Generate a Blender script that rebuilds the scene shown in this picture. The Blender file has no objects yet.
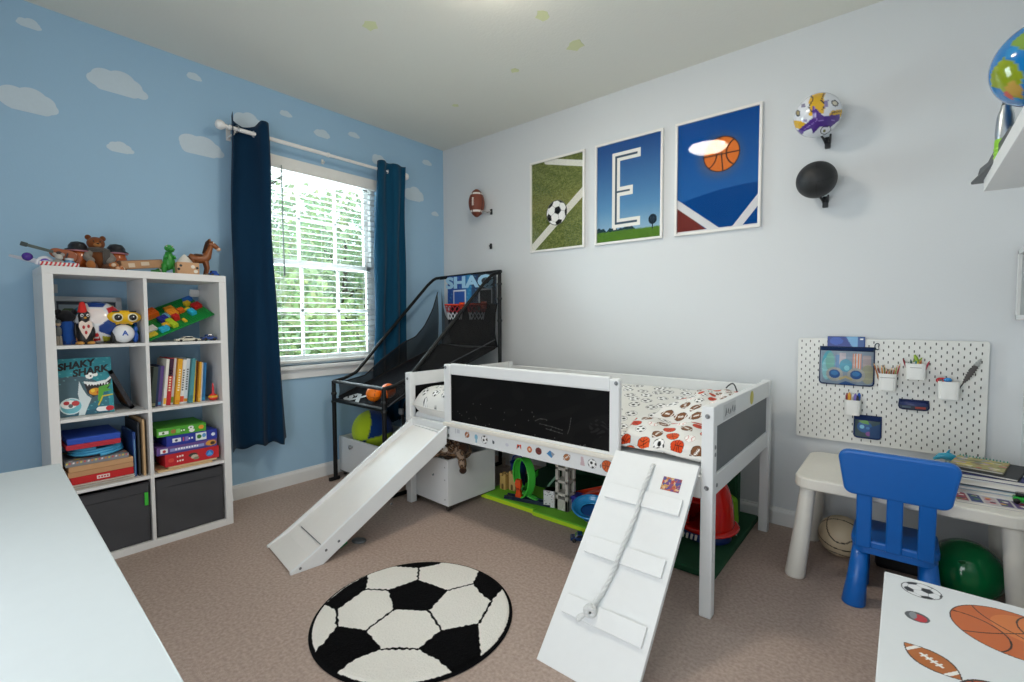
import bpy, bmesh, math, random
import numpy as np
from mathutils import Matrix, Vector
S = bpy.context.scene
COL = S.collection
random.seed(4)
H = 2.82          # ceiling height, metres; back wall y = 0, blue wall x = 0, right wall x = 3.86
XR = 3.862; YF = -3.75

# ---------------------------------------------------------------- camera
cd = bpy.data.cameras.new('camera'); cam = bpy.data.objects.new('camera', cd); COL.objects.link(cam)
cd.sensor_width = 36.0; cd.lens = 36.0 * 471.68 / 1024.0; cd.clip_start = 0.05
yaw, pitch, roll = 0.6953, -0.0476, -0.0033
cam.location = (3.4443, -3.1057, 1.2170)
_f = Vector((-math.sin(yaw) * math.cos(pitch), math.cos(yaw) * math.cos(pitch), math.sin(pitch)))
_r = Vector((math.cos(yaw), math.sin(yaw), 0)); _u = _r.cross(_f)
_r2 = math.cos(roll) * _r + math.sin(roll) * _u; _u2 = -math.sin(roll) * _r + math.cos(roll) * _u
cam.rotation_euler = Matrix((_r2, _u2, -_f)).transposed().to_euler()
S.camera = cam

# ---------------------------------------------------------------- light and exposure
S.view_settings.view_transform = 'Standard'; S.view_settings.look = 'None'
S.view_settings.gamma = 1.0; S.view_settings.exposure = 0.34; S.view_settings.use_curve_mapping = False
W = bpy.data.worlds.new('sky'); S.world = W; W.use_nodes = True
bg = W.node_tree.nodes['Background']; bg.inputs[0].default_value = (0.86, 0.94, 1.0, 1); bg.inputs[1].default_value = 1.8
def area_light(name, loc, rot, sx, sy, power, color, portal=False, shape='RECTANGLE'):
    l = bpy.data.lights.new(name, 'AREA'); l.shape = shape; l.size = sx; l.size_y = sy; l.energy = power; l.color = color
    if portal: l.cycles.is_portal = True
    o = bpy.data.objects.new(name, l); COL.objects.link(o); o.location = loc; o.rotation_euler = rot
    return o
# daylight that comes in through the window, and an added front fill behind the camera
area_light('window_daylight', (-0.22, -1.24, 1.63), (0, -math.pi / 2, 0), 1.45, 0.92, 64, (0.80, 0.92, 1.0))
area_light('front_fill_light', (2.6, YF - 0.05, 1.05), (math.pi / 2, 0, 0), 1.25, 1.9, 30, (0.90, 0.95, 1.0))

# ---------------------------------------------------------------- colours, materials
def lin(c):
    c = np.asarray(c, float)
    return np.where(c <= 0.04045, c / 12.92, ((c + 0.055) / 1.055) ** 2.4)
def hx(h):
    if not isinstance(h, str): return np.asarray(h, float)
    h = h.lstrip('#'); return np.array([int(h[i:i + 2], 16) / 255 for i in (0, 2, 4)])
def rgba(h): return tuple(lin(hx(h))) + (1.0,)
def nodes_of(m):
    m.use_nodes = True; nt = m.node_tree; return nt, nt.nodes, nt.links, nt.nodes['Principled BSDF']
FIN = {}
def finish(name, rough, metal=0.0, bump=0.0, bscale=200.0, var=0.0, vscale=30.0, spec=0.5, coat=0.0, sheen=0.0, trans=0.0):
    """A painted finish: the colour is the mesh's own 'Col' attribute, gently varied by noise, with a noise bump."""
    m = bpy.data.materials.new(name); nt, N, L, p = nodes_of(m)
    a = N.new('ShaderNodeAttribute'); a.attribute_name = 'Col'; src = a.outputs['Color']
    tc = N.new('ShaderNodeTexCoord')
    if var > 0:
        n = N.new('ShaderNodeTexNoise'); n.inputs['Scale'].default_value = vscale; n.inputs['Detail'].default_value = 3
        L.new(tc.outputs['Object'], n.inputs['Vector'])
        mr = N.new('ShaderNodeMapRange'); mr.inputs[3].default_value = 1 - var; mr.inputs[4].default_value = 1 + var
        L.new(n.outputs[0], mr.inputs[0])
        mx = N.new('ShaderNodeVectorMath'); mx.operation = 'SCALE'
        L.new(src, mx.inputs[0]); L.new(mr.outputs[0], mx.inputs['Scale']); src = mx.outputs[0]
    L.new(src, p.inputs['Base Color'])
    if bump > 0:
        n = N.new('ShaderNodeTexNoise'); n.inputs['Scale'].default_value = bscale; n.inputs['Detail'].default_value = 2
        L.new(tc.outputs['Object'], n.inputs['Vector'])
        b = N.new('ShaderNodeBump'); b.inputs['Strength'].default_value = bump; b.inputs['Distance'].default_value = 0.002
        L.new(n.outputs[0], b.inputs['Height']); L.new(b.outputs[0], p.inputs['Normal'])
    p.inputs['Roughness'].default_value = rough; p.inputs['Metallic'].default_value = metal
    p.inputs['Specular IOR Level'].default_value = spec; p.inputs['Coat Weight'].default_value = coat
    p.inputs['Sheen Weight'].default_value = sheen
    if trans > 0:
        t = N.new('ShaderNodeBsdfTranslucent'); L.new(src, t.inputs['Color'])
        mix = N.new('ShaderNodeMixShader'); mix.inputs[0].default_value = trans
        L.new(p.outputs[0], mix.inputs[1]); L.new(t.outputs[0], mix.inputs[2]); L.new(mix.outputs[0], N['Material Output'].inputs[0])
    FIN[name] = m; return m
finish('plastic', 0.35, var=0.03); finish('gloss', 0.12, coat=0.3); finish('painted_wood', 0.42, bump=0.05, bscale=60, var=0.02)
finish('paper', 0.55, var=0.03, vscale=60); finish('fabric', 0.95, bump=0.5, bscale=900, var=0.08, vscale=120, spec=0.15, sheen=0.2)
finish('canvas', 0.9, bump=0.3, bscale=500, var=0.12, vscale=8, spec=0.2)
finish('foam', 0.8, bump=0.2, bscale=400, var=0.06); finish('metal', 0.3, metal=1.0); finish('black_steel', 0.5, var=0.03, spec=0.3)
finish('cotton', 0.9, bump=0.35, bscale=40, var=0.03, vscale=20, spec=0.2, sheen=0.1)
finish('drape', 0.85, bump=0.2, bscale=600, var=0.06, vscale=90, spec=0.15, sheen=0.1, trans=0.16)
finish('pile', 1.0, bump=0.8, bscale=350, var=0.10, vscale=250, spec=0.02, sheen=0.03)
finish('chalkboard', 0.4, var=0.1, vscale=6, spec=0.12); finish('bark', 0.95, bump=0.8, bscale=40, var=0.3, vscale=12)
finish('leafage', 0.7, var=0.18, vscale=3, trans=0.4)
finish('art_print', 0.7, spec=0.05)
finish('rubber', 0.5, bump=0.3, bscale=700, var=0.04); finish('cardboard', 0.8, var=0.07, vscale=40)

def surface(name, color, rough, bump, bscale, color2=None, cscale=1.0, spec=0.3):
    m = bpy.data.materials.new(name); nt, N, L, p = nodes_of(m)
    tc = N.new('ShaderNodeTexCoord')
    p.inputs['Roughness'].default_value = rough; p.inputs['Specular IOR Level'].default_value = spec
    if color2:
        n = N.new('ShaderNodeTexNoise'); n.inputs['Scale'].default_value = cscale; n.inputs['Detail'].default_value = 6
        L.new(tc.outputs['Object'], n.inputs['Vector'])
        r = N.new('ShaderNodeValToRGB'); r.color_ramp.elements[0].position = 0.3; r.color_ramp.elements[1].position = 0.7
        r.color_ramp.elements[0].color = rgba(color); r.color_ramp.elements[1].color = rgba(color2)
        L.new(n.outputs[0], r.inputs[0]); L.new(r.outputs[0], p.inputs['Base Color'])
    else: p.inputs['Base Color'].default_value = rgba(color)
    n2 = N.new('ShaderNodeTexNoise'); n2.inputs['Scale'].default_value = bscale; n2.inputs['Detail'].default_value = 3
    L.new(tc.outputs['Object'], n2.inputs['Vector'])
    b = N.new('ShaderNodeBump'); b.inputs['Strength'].default_value = bump; b.inputs['Distance'].default_value = 0.004
    L.new(n2.outputs[0], b.inputs['Height']); L.new(b.outputs[0], p.inputs['Normal'])
    return m
def glassy(name, tint, alpha, rough=0.0):
    """Clear pane: mostly see-through, with a glossy reflection that grows at grazing angles."""
    m = bpy.data.materials.new(name); nt, N, L, p = nodes_of(m)
    t = N.new('ShaderNodeBsdfTransparent'); t.inputs[0].default_value = rgba(tint)
    g = N.new('ShaderNodeBsdfGlossy'); g.inputs['Roughness'].default_value = rough
    fr = N.new('ShaderNodeFresnel'); fr.inputs[0].default_value = 1.45
    mul = N.new('ShaderNodeMath'); mul.operation = 'MULTIPLY'; mul.inputs[1].default_value = alpha
    L.new(fr.outputs[0], mul.inputs[0])
    mx = N.new('ShaderNodeMixShader'); L.new(mul.outputs[0], mx.inputs[0]); L.new(t.outputs[0], mx.inputs[1]); L.new(g.outputs[0], mx.inputs[2])
    L.new(mx.outputs[0], N['Material Output'].inputs[0]); return m
def meshy(name, color, cover):
    """Fine woven netting: the threads cover part of the surface, the rest is open."""
    m = bpy.data.materials.new(name); nt, N, L, p = nodes_of(m)
    p.inputs['Base Color'].default_value = rgba(color); p.inputs['Roughness'].default_value = 0.9
    t = N.new('ShaderNodeBsdfTransparent'); mx = N.new('ShaderNodeMixShader'); mx.inputs[0].default_value = cover
    L.new(t.outputs[0], mx.inputs[1]); L.new(p.outputs[0], mx.inputs[2]); L.new(mx.outputs[0], N['Material Output'].inputs[0]); return m
FIN['pane'] = glassy('pane', '#f4f8f7', 1.0); FIN['poster_glass'] = glassy('poster_glass', '#ffffff', 0.28, 0.02)
FIN['netting'] = meshy('netting', '#08090b', 0.80); FIN['clear_vinyl'] = glassy('clear_vinyl', '#e8eef2', 1.2, 0.08)
FIN['wall_white'] = surface('wall_white', '#dadddf', 0.7, 0.10, 90)
FIN['wall_blue'] = surface('wall_blue', '#a0c3dd', 0.7, 0.10, 90)
FIN['ceiling'] = surface('ceiling_paint', '#e6e5db', 0.9, 0.35, 70)
FIN['carpet'] = surface('carpet', '#ac988d', 1.0, 1.0, 420, '#c8b4a8', 75, spec=0.05)
FIN['lawn'] = surface('lawn', '#5c8440', 1.0, 0.6, 30, '#8fae62', 2)
em = bpy.data.materials.new('lamp_glow'); nt, N, L, p = nodes_of(em)
p.inputs['Base Color'].default_value = (0.9, 0.88, 0.8, 1); p.inputs['Emission Color'].default_value = (1.0, 0.90, 0.76, 1); p.inputs['Emission Strength'].default_value = 52.0
FIN['lamp_glow'] = em

# ---------------------------------------------------------------- mesh builder
def frame(origin, ux, uy):
    """4x4 matrix whose local x, y, z axes are ux, uy and their cross product."""
    ux = Vector(ux).normalized(); uy = Vector(uy); uz = ux.cross(uy).normalized(); uy = uz.cross(ux)
    m = Matrix((ux, uy, uz)).transposed().to_4x4(); m.translation = Vector(origin); return m
def rotz(origin, deg, tiltx=0, tilty=0):
    return Matrix.Translation(Vector(origin)) @ Matrix.Rotation(math.radians(deg), 4, 'Z') @ Matrix.Rotation(math.radians(tiltx), 4, 'X') @ Matrix.Rotation(math.radians(tilty), 4, 'Y')
class MB:
    def __init__(self): self.v = []; self.f = []; self.c = []; self.m = []; self.s = []; self.n = 0
    def add(self, verts, faces, col, T=None, mi=0, smooth=False):
        V = np.asarray(verts, float).reshape(-1, 3)
        if T is not None:
            A = np.array(T); V = V @ A[:3, :3].T + A[:3, 3]
        C = hx(col) if not (isinstance(col, np.ndarray) and col.ndim == 2) else col
        C = np.broadcast_to(C, (len(V), 3)) if C.ndim == 1 else C
        self.v.append(V); self.c.append(np.array(C)); base = self.n
        self.f.extend([tuple(int(i) + base for i in f) for f in faces]); self.m.extend([mi] * len(faces)); self.s.extend([smooth] * len(faces))
        self.n += len(V); return self
    def box(self, a, b, col, bev=0.0, T=None, mi=0, seg=2):
        a = np.minimum(a, b) if False else np.asarray(a, float); b = np.asarray(b, float)
        lo, hi = np.minimum(a, b), np.maximum(a, b)
        if bev <= 0:
            V = [(x, y, z) for x in (lo[0], hi[0]) for y in (lo[1], hi[1]) for z in (lo[2], hi[2])]
            F = [(0, 1, 3, 2), (4, 6, 7, 5), (0, 4, 5, 1), (2, 3, 7, 6), (0, 2, 6, 4), (1, 5, 7, 3)]
            return self.add(V, F, col, T, mi)
        bm = bmesh.new(); bmesh.ops.create_cube(bm, size=1.0)
        for v in bm.verts: v.co = Vector(((v.co.x + .5) * (hi[0] - lo[0]) + lo[0], (v.co.y + .5) * (hi[1] - lo[1]) + lo[1], (v.co.z + .5) * (hi[2] - lo[2]) + lo[2]))
        bev = min(bev, 0.49 * float((hi - lo).min()))
        bmesh.ops.bevel(bm, geom=list(bm.edges), offset=bev, segments=seg, profile=0.5, affect='EDGES')
        self.bm(bm, col, T, mi); return self
    def bm(self, bm, col, T=None, mi=0, smooth=False):
        bm.verts.index_update()
        self.add([v.co[:] for v in bm.verts], [[v.index for v in f.verts] for f in bm.faces], col, T, mi, smooth); bm.free()
    def cbox(self, c, size, col, bev=0.0, T=None, mi=0):
        c = np.asarray(c, float); s = np.asarray(size, float) / 2; return self.box(c - s, c + s, col, bev, T, mi)
    def tube(self, pts, r, col, seg=10, closed=False, T=None, mi=0, caps=True):
        P = [Vector(p) for p in pts]; n = len(P); R = r if hasattr(r, '__len__') else [r] * n
        V = []; F = []; prev = None
        for i in range(n):
            if closed: t = (P[(i + 1) % n] - P[i - 1]).normalized()
            elif i == 0: t = (P[1] - P[0]).normalized()
            elif i == n - 1: t = (P[-1] - P[-2]).normalized()
            else: t = ((P[i + 1] - P[i]).normalized() + (P[i] - P[i - 1]).normalized()); t = t.normalized() if t.length > 1e-9 else (P[i + 1] - P[i]).normalized()
            if prev is None:
                a = Vector((0, 0, 1)) if abs(t.z) < 0.9 else Vector((1, 0, 0)); x = t.cross(a).normalized()
            else: x = (prev - t * prev.dot(t)).normalized()
            prev = x; y = t.cross(x)
            for k in range(seg):
                an = 2 * math.pi * k / seg; V.append(P[i] + (x * math.cos(an) + y * math.sin(an)) * R[i])
        for i in range(n if closed else n - 1):
            j = (i + 1) % n
            for k in range(seg):
                l = (k + 1) % seg; F.append((i * seg + k, i * seg + l, j * seg + l, j * seg + k))
        self.add([v[:] for v in V], F, col, T, mi, True)
        if caps and not closed:
            self.add([v[:] for v in V[:seg]], [tuple(range(seg))[::-1]], col, T, mi); self.add([v[:] for v in V[-seg:]], [tuple(range(seg))], col, T, mi)
        return self
    def lathe(self, prof, col, T=None, seg=24, mi=0, smooth=True, sx=1.0, sy=1.0):
        V = []; F = []
        for (r, z) in prof:
            for k in range(seg):
                a = 2 * math.pi * k / seg; V.append((r * math.cos(a) * sx, r * math.sin(a) * sy, z))
        n = len(prof)
        for i in range(n - 1):
            for k in range(seg):
                l = (k + 1) % seg; F.append((i * seg + k, i * seg + l, (i + 1) * seg + l, (i + 1) * seg + k))
        self.add(V, F, col, T, mi, smooth)
        if prof[0][0] > 1e-5: self.add(V[:seg], [tuple(range(seg))[::-1]], col, T, mi)
        if prof[-1][0] > 1e-5: self.add(V[-seg:], [tuple(range(seg))], col, T, mi)
        return self
    def ell(self, c, r, col=None, T=None, paint=None, nu=24, nv=14, mi=0):
        r = np.broadcast_to(np.asarray(r, float), (3,))
        D = [(0, 0, 1)]
        for j in range(1, nv):
            th = math.pi * j / nv
            for i in range(nu):
                ph = 2 * math.pi * i / nu; D.append((math.sin(th) * math.cos(ph), math.sin(th) * math.sin(ph), math.cos(th)))
        D.append((0, 0, -1)); D = np.array(D); F = []
        ix = lambda j, i: 1 + (j - 1) * nu + i % nu
        for i in range(nu):
            F.append((0, ix(1, i), ix(1, i + 1))); F.append((len(D) - 1, ix(nv - 1, i + 1), ix(nv - 1, i)))
            for j in range(1, nv - 1): F.append((ix(j, i), ix(j + 1, i), ix(j + 1, i + 1), ix(j, i + 1)))
        C = paint(D) if paint else col
        M = Matrix.Translation(Vector(c)) if T is None else T @ Matrix.Translation(Vector(c))
        return self.add(D * r, F, C, M, mi, True)
    def prism(self, poly, h, col, T=None, mi=0, z0=0.0, bev=0.0):
        n = len(poly)
        if bev > 0:
            bm = bmesh.new(); lo = [bm.verts.new((x, y, z0)) for x, y in poly]; hi = [bm.verts.new((x, y, z0 + h)) for x, y in poly]
            bm.faces.new(lo[::-1]); bm.faces.new(hi)
            for i in range(n): bm.faces.new((lo[i], lo[(i + 1) % n], hi[(i + 1) % n], hi[i]))
            bmesh.ops.recalc_face_normals(bm, faces=bm.faces)
            es = [e for e in bm.edges if len(e.link_faces) == 2 and e.calc_face_angle(0) > 0.6]
            bmesh.ops.bevel(bm, geom=es, offset=bev, segments=2, profile=0.5, affect='EDGES'); self.bm(bm, col, T, mi); return self
        V = [(x, y, z0) for x, y in poly] + [(x, y, z0 + h) for x, y in poly]
        F = [tuple(range(n))[::-1], tuple(range(n, 2 * n))] + [(i, (i + 1) % n, (i + 1) % n + n, i + n) for i in range(n)]
        return self.add(V, F, col, T, mi)
    def sheet(self, fn, nu, nv, col=None, paint=None, T=None, mi=0, thick=0.0, smooth=True):
        u, v = np.meshgrid(np.linspace(0, 1, nu + 1), np.linspace(0, 1, nv + 1)); u = u.ravel(); v = v.ravel()
        P = np.stack([np.broadcast_to(np.asarray(a, float), u.shape) for a in fn(u, v)], -1); w = nu + 1
        F = [(j * w + i, j * w + i + 1, (j + 1) * w + i + 1, (j + 1) * w + i) for j in range(nv) for i in range(nu)]
        C = paint(u, v) if paint else hx(col)
        if thick:
            G = P.reshape(nv + 1, nu + 1, 3); gu = np.gradient(G, axis=1); gv = np.gradient(G, axis=0)
            nn = np.cross(gu, gv); nn /= np.linalg.norm(nn, axis=-1, keepdims=True) + 1e-12
            Q = (G - nn * thick).reshape(-1, 3); k = len(P)
            F2 = [tuple(i + k for i in f[::-1]) for f in F]
            ring = [i for i in range(w)] + [j * w + nu for j in range(1, nv + 1)] + [nv * w + i for i in range(nu - 1, -1, -1)] + [j * w for j in range(nv - 1, 0, -1)]
            F3 = [(ring[(i + 1) % len(ring)], ring[i], ring[i] + k, ring[(i + 1) % len(ring)] + k) for i in range(len(ring))]
            C2 = C if C.ndim == 1 else np.vstack([C, C]); return self.add(np.vstack([P, Q]), F + F2 + F3, C2, T, mi, smooth)
        return self.add(P, F, C, T, mi, smooth)
    def text(self, s, size, T, col, depth=0.0006, mi=0, align='CENTER', bold=0.0, sx=1.0, shear=0.0, spacing=1.0):
        cu = bpy.data.curves.new('lettering', 'FONT'); cu.body = s; cu.size = size; cu.extrude = depth; cu.align_x = align; cu.align_y = 'CENTER'; cu.offset = bold; cu.shear = shear; cu.space_character = spacing; cu.resolution_u = 3
        o = bpy.data.objects.new('lettering', cu); COL.objects.link(o); dg = bpy.context.evaluated_depsgraph_get()
        me = bpy.data.meshes.new_from_object(o.evaluated_get(dg)); V = [(v.co.x * sx, v.co.y, v.co.z) for v in me.vertices]; F = [tuple(p.vertices) for p in me.polygons]
        bpy.data.objects.remove(o); bpy.data.curves.remove(cu); bpy.data.meshes.remove(me)
        return self.add(V, F, col, T, mi)
    def build(self, name, fin, parent=None, at=None):
        V = np.vstack(self.v); org = np.zeros(3)
        if parent is not None: org = np.array(WORLD[parent.name])
        elif at is not None: org = np.asarray(at, float)
        me = bpy.data.meshes.new(name); me.from_pydata((V - org).tolist(), [], self.f)
        at_ = me.color_attributes.new('Col', 'FLOAT_COLOR', 'POINT'); C = np.ones((len(V), 4), np.float32); C[:, :3] = lin(np.clip(np.vstack(self.c), 0, 1)); at_.data.foreach_set('color', C.ravel())
        for f in (fin if isinstance(fin, (list, tuple)) else [fin]): me.materials.append(FIN[f])
        me.polygons.foreach_set('material_index', self.m); me.polygons.foreach_set('use_smooth', self.s); me.update()
        o = bpy.data.objects.new(name, me); COL.objects.link(o)
        if parent is not None: o.parent = parent; WORLD[o.name] = tuple(org)
        else: o.location = tuple(org); WORLD[o.name] = tuple(org)
        return o
WORLD = {}
def thing(name, loc, label, cat, group=None):
    o = bpy.data.objects.new(name, None); o.empty_display_size = 0.05; COL.objects.link(o); o.location = loc; WORLD[o.name] = tuple(loc)
    return tag(o, label, cat, group)
def tag(o, label, cat, group=None):
    o['label'] = label; o['category'] = cat
    if group: o['group'] = group
    return o
def struct(o): o['kind'] = 'structure'; return o
def lab(o, label): o['label'] = label; return o

# ---------------------------------------------------------------- flat printing: colours by position
class Pic:
    def __init__(self, X, Y, col): self.X = X; self.Y = Y; self.C = np.tile(hx(col), (len(X), 1))
    def put(self, mask, col): self.C[mask] = hx(col); return self
    def ell(self, x, y, a, b, col, rot=0.0, ring=None):
        c, s = math.cos(math.radians(rot)), math.sin(math.radians(rot)); dx, dy = self.X - x, self.Y - y
        d = ((dx * c + dy * s) / a) ** 2 + ((-dx * s + dy * c) / b) ** 2
        return self.put((d < 1) & ((d > ring ** 2) if ring else True), col)
    def poly(self, pts, col):
        ins = np.zeros(len(self.X), bool); n = len(pts)
        for i in range(n):
            (x1, y1), (x2, y2) = pts[i], pts[(i + 1) % n]
            if y1 == y2: continue
            ins ^= ((y1 > self.Y) != (y2 > self.Y)) & (self.X < (x2 - x1) * (self.Y - y1) / (y2 - y1) + x1)
        return self.put(ins, col)
    def line(self, pts, w, col):
        for (x1, y1), (x2, y2) in zip(pts[:-1], pts[1:]):
            dx, dy = x2 - x1, y2 - y1; t = np.clip(((self.X - x1) * dx + (self.Y - y1) * dy) / (dx * dx + dy * dy + 1e-12), 0, 1)
            self.put((self.X - x1 - t * dx) ** 2 + (self.Y - y1 - t * dy) ** 2 < (w / 2) ** 2, col)
        return self
    def rect(self, x0, y0, x1, y1, col): return self.put((self.X > x0) & (self.X < x1) & (self.Y > y0) & (self.Y < y1), col)
    def mix(self, mask, col, k):
        k = np.asarray(k)[..., None] if hasattr(k, '__len__') else k
        self.C = np.where(mask[:, None], self.C * (1 - k) + hx(col) * k, self.C); return self
_g = (1 + 5 ** .5) / 2
ICO = np.array([v for s in (1, -1) for t in (1, -1) for v in ((0, s, t * _g), (s, t * _g, 0), (t * _g, 0, s))], float); ICO /= np.linalg.norm(ICO[0])
_dd = np.linalg.norm(ICO[:, None] - ICO[None], axis=-1); _e = _dd[_dd > 0.1].min() * 1.05
HEX = np.array([(ICO[i] + ICO[j] + ICO[k]) / np.linalg.norm(ICO[i] + ICO[j] + ICO[k]) for i in range(12) for j in range(i + 1, 12) for k in range(j + 1, 12) if _dd[i, j] < _e and _dd[j, k] < _e and _dd[i, k] < _e])
def soccer_dirs(D, pent='#181818', hexa='#f2f2f0', seam='#777777', rot=(0.3, 0.5, 0.2), hexcols=None, pentcols=None, sw=0.022, big=0.064):
    from mathutils import Euler
    R = np.array(Euler(rot).to_matrix()); D = D @ R.T
    a = D @ ICO.T; b = D @ HEX.T; A = np.arccos(np.clip(a, -1, 1)); B = np.arccos(np.clip(b, -1, 1)) - big
    pa = A.min(1); pb = B.min(1); C = np.tile(hx(hexa), (len(D), 1))
    if hexcols: C = np.array([hx(c) for c in hexcols])[B.argmin(1) % len(hexcols)]
    srt = np.sort(np.concatenate([A, B], 1), 1); s = (srt[:, 1] - srt[:, 0]) < sw
    P = pa < pb; pc = np.array([hx(c) for c in (pentcols or [pent])])[A.argmin(1) % len(pentcols or [pent])]
    C[P] = pc[P]; C[s] = hx(seam); return C
def pic_soccer(P, x, y, r, ry=None, rot=0.0, base='#f4f4f2', ink='#1c1c1c', ph=0.4):
    ry = ry or r; c, s = math.cos(math.radians(rot)), math.sin(math.radians(rot)); dx, dy = P.X - x, P.Y - y
    a = (dx * c + dy * s) / r; b = (-dx * s + dy * c) / ry; d = a * a + b * b; m = d < 1
    if not m.any(): return P
    D = np.stack([a[m], b[m], np.sqrt(1 - d[m])], -1); P.C[m] = soccer_dirs(D, ink, base, '#999999', (0.35, ph, 0.2), sw=0.03); P.C[(d < 1) & (d > 0.88)] = hx(ink) * .6 + .35 * hx(base); return P
def pic_basket(P, x, y, r, ry=None, rot=0.0, base='#d8602a', ink='#2a1610'):
    ry = ry or r; P.ell(x, y, r, ry, ink, rot); P.ell(x, y, r * .94, ry * .94, base, rot)
    c, s = math.cos(math.radians(rot)), math.sin(math.radians(rot)); dx, dy = P.X - x, P.Y - y
    a = (dx * c + dy * s) / r; b = (-dx * s + dy * c) / ry; m = a * a + b * b < .92
    k = (abs(b) < .035) | (abs(a + .1 * b) < .035) | (abs((a - 1.05) ** 2 + b * b - .62) < .06) | (abs((a + 1.05) ** 2 + b * b - .62) < .06)
    return P.put(m & k, ink)
def pic_foot(P, x, y, r, ry, rot=0.0, base='#8a4a26', ink='#3a2015'):
    c, s = math.cos(math.radians(rot)), math.sin(math.radians(rot)); dx, dy = P.X - x, P.Y - y
    a = (dx * c + dy * s) / r; b = (-dx * s + dy * c) / ry; m = abs(b) < (1 - a * a); P.put(m, ink)
    m2 = abs(b) < .9 * (1 - (a / .96) ** 2); P.put(m2, base); P.put(m2 & (abs(abs(a) - .68) < .07), '#f0ece6'); P.put(m2 & (abs(b) < .09) & (abs(a) < .4), '#f0ece6')
    return P.put(m2 & (abs(b) < .26) & (abs(a) < .38) & (abs((a * 12) % 2 - 1) < .35), '#f0ece6')
def pic_base(P, x, y, r, ry=None, rot=0.0):
    ry = ry or r; P.ell(x, y, r, ry, '#b9a5a0', rot); P.ell(x, y, r * .93, ry * .93, '#f5f1ee', rot)
    a = (P.X - x) / r; b = (P.Y - y) / ry; m = a * a + b * b < .86
    return P.put(m & ((abs((a - 1.2) ** 2 + b * b - .8) < .09) | (abs((a + 1.2) ** 2 + b * b - .8) < .09)), '#c8443c')
# ================================================================ THE ROOM
def slab(name, boxes, fin):
    M = MB()
    for a, b in boxes: M.box(a, b, '#ffffff')
    return struct(M.build(name, fin))
WY0, WY1, WZ0, WZ1 = -1.71, -0.73, 0.875, 2.375      # window opening in the blue wall
slab('floor', [((-0.12, YF - 0.1, -0.1), (XR + 0.1, 0.1, 0))], 'carpet')
slab('ceiling', [((-0.12, YF - 0.1, H), (XR + 0.1, 0.1, H + 0.1))], 'ceiling')
slab('wall_left', [((-0.13, YF, 0), (0, WY0, H)), ((-0.13, WY1, 0), (0, 0, H)), ((-0.13, WY0, 0), (0, WY1, WZ0)), ((-0.13, WY0, WZ1), (0, WY1, H))], 'wall_blue')
slab('wall_back', [((-0.13, 0, 0), (XR + 0.1, 0.1, H))], 'wall_white')
slab('wall_right', [((XR, YF, 0), (XR + 0.1, 0, H))], 'wall_white')
slab('wall_front', [((-0.13, YF - 0.1, 0), (1.95, YF, H)), ((3.25, YF - 0.1, 0), (XR + 0.1, YF, H)), ((1.95, YF - 0.1, 2.05), (3.25, YF, H))], 'wall_white')  # unseen wall; its opening is added so the front fill can enter
slab('wall_sky_block', [((1.5, -5.2, 0), (1.6, YF - .1, 2.4)), ((3.6, -5.2, 0), (3.7, YF - .1, 2.4)), ((1.5, -5.3, 0), (3.7, -5.2, 2.4)), ((1.5, -5.3, 2.4), (3.7, YF - .1, 2.5))], 'wall_white')  # added unseen shell that keeps sky light out of the opening
slab('floor_sky_block', [((1.5, -5.3, -.1), (3.7, YF - .1, 0))], 'carpet')  # floor of the added shell behind the opening
def baseboard(name, a, b, nrm):
    """Moulded skirting: flat board with a stepped, rounded top, swept from a to b; nrm points into the room."""
    prof = [(0, 0), (0.016, 0), (0.016, 0.075), (0.013, 0.085), (0.008, 0.09), (0.006, 0.098), (0, 0.1)]
    M = MB(); V = []; n = len(prof)
    for p in (a, b): V += [(p[0] + nrm[0] * d, p[1] + nrm[1] * d, z) for d, z in prof]
    F = [(i, (i + 1) % n, (i + 1) % n + n, i + n) for i in range(n)] + [tuple(range(n)), tuple(range(n, 2 * n))[::-1]]
    M.add(V, F, '#e4e5e4'); return struct(M.build(name, 'painted_wood'))
baseboard('baseboard_left', (0, YF, 0), (0, 0, 0), (1, 0)); baseboard('baseboard_back', (0, 0, 0), (XR, 0, 0), (0, -1))
baseboard('baseboard_right', (XR, 0, 0), (XR, YF, 0), (-1, 0))

# window: jamb, two sashes with muntins, glass, stool and apron
win = bpy.data.objects.new('window_1', None); COL.objects.link(win); win.location = (-0.08, -1.22, WZ0); WORLD['window_1'] = (-0.08, -1.22, WZ0); struct(win)
wc = '#eceeee'; M = MB()
M.box((-0.125, WY0, WZ0), (-0.06, WY0 + 0.045, WZ1), wc, .004); M.box((-0.125, WY1 - 0.045, WZ0), (-0.06, WY1, WZ1), wc, .004)
M.box((-0.125, WY0, WZ1 - 0.045), (-0.06, WY1, WZ1), wc, .004); M.box((-0.125, WY0, WZ0), (-0.06, WY1, WZ0 + 0.03), wc, .004)
M.build('window_frame', 'painted_wood', win)
zm = 1.635
def sash(name, x, z0, z1):
    y0, y1 = WY0 + 0.045, WY1 - 0.045; M = MB(); w = 0.04
    for a, b in (((x, y0, z0), (x + .03, y0 + w, z1)), ((x, y1 - w, z0), (x + .03, y1, z1)), ((x, y0, z0), (x + .03, y1, z0 + w)), ((x, y0, z1 - w), (x + .03, y1, z1))): M.box(a, b, wc, .003)
    for k in (1, 2):
        y = y0 + (y1 - y0) * k / 3; M.box((x + .008, y - .011, z0), (x + .022, y + .011, z1), wc, .002)
    z = (z0 + z1) / 2; M.box((x + .008, y0, z - .011), (x + .022, y1, z + .011), wc, .002)
    s = M.build(name, 'painted_wood', win)
    g = MB(); g.box((x + .013, y0 + .03, z0 + .03), (x + .017, y1 - .03, z1 - .03), '#ffffff'); g.build('pane', 'pane', s)
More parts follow.
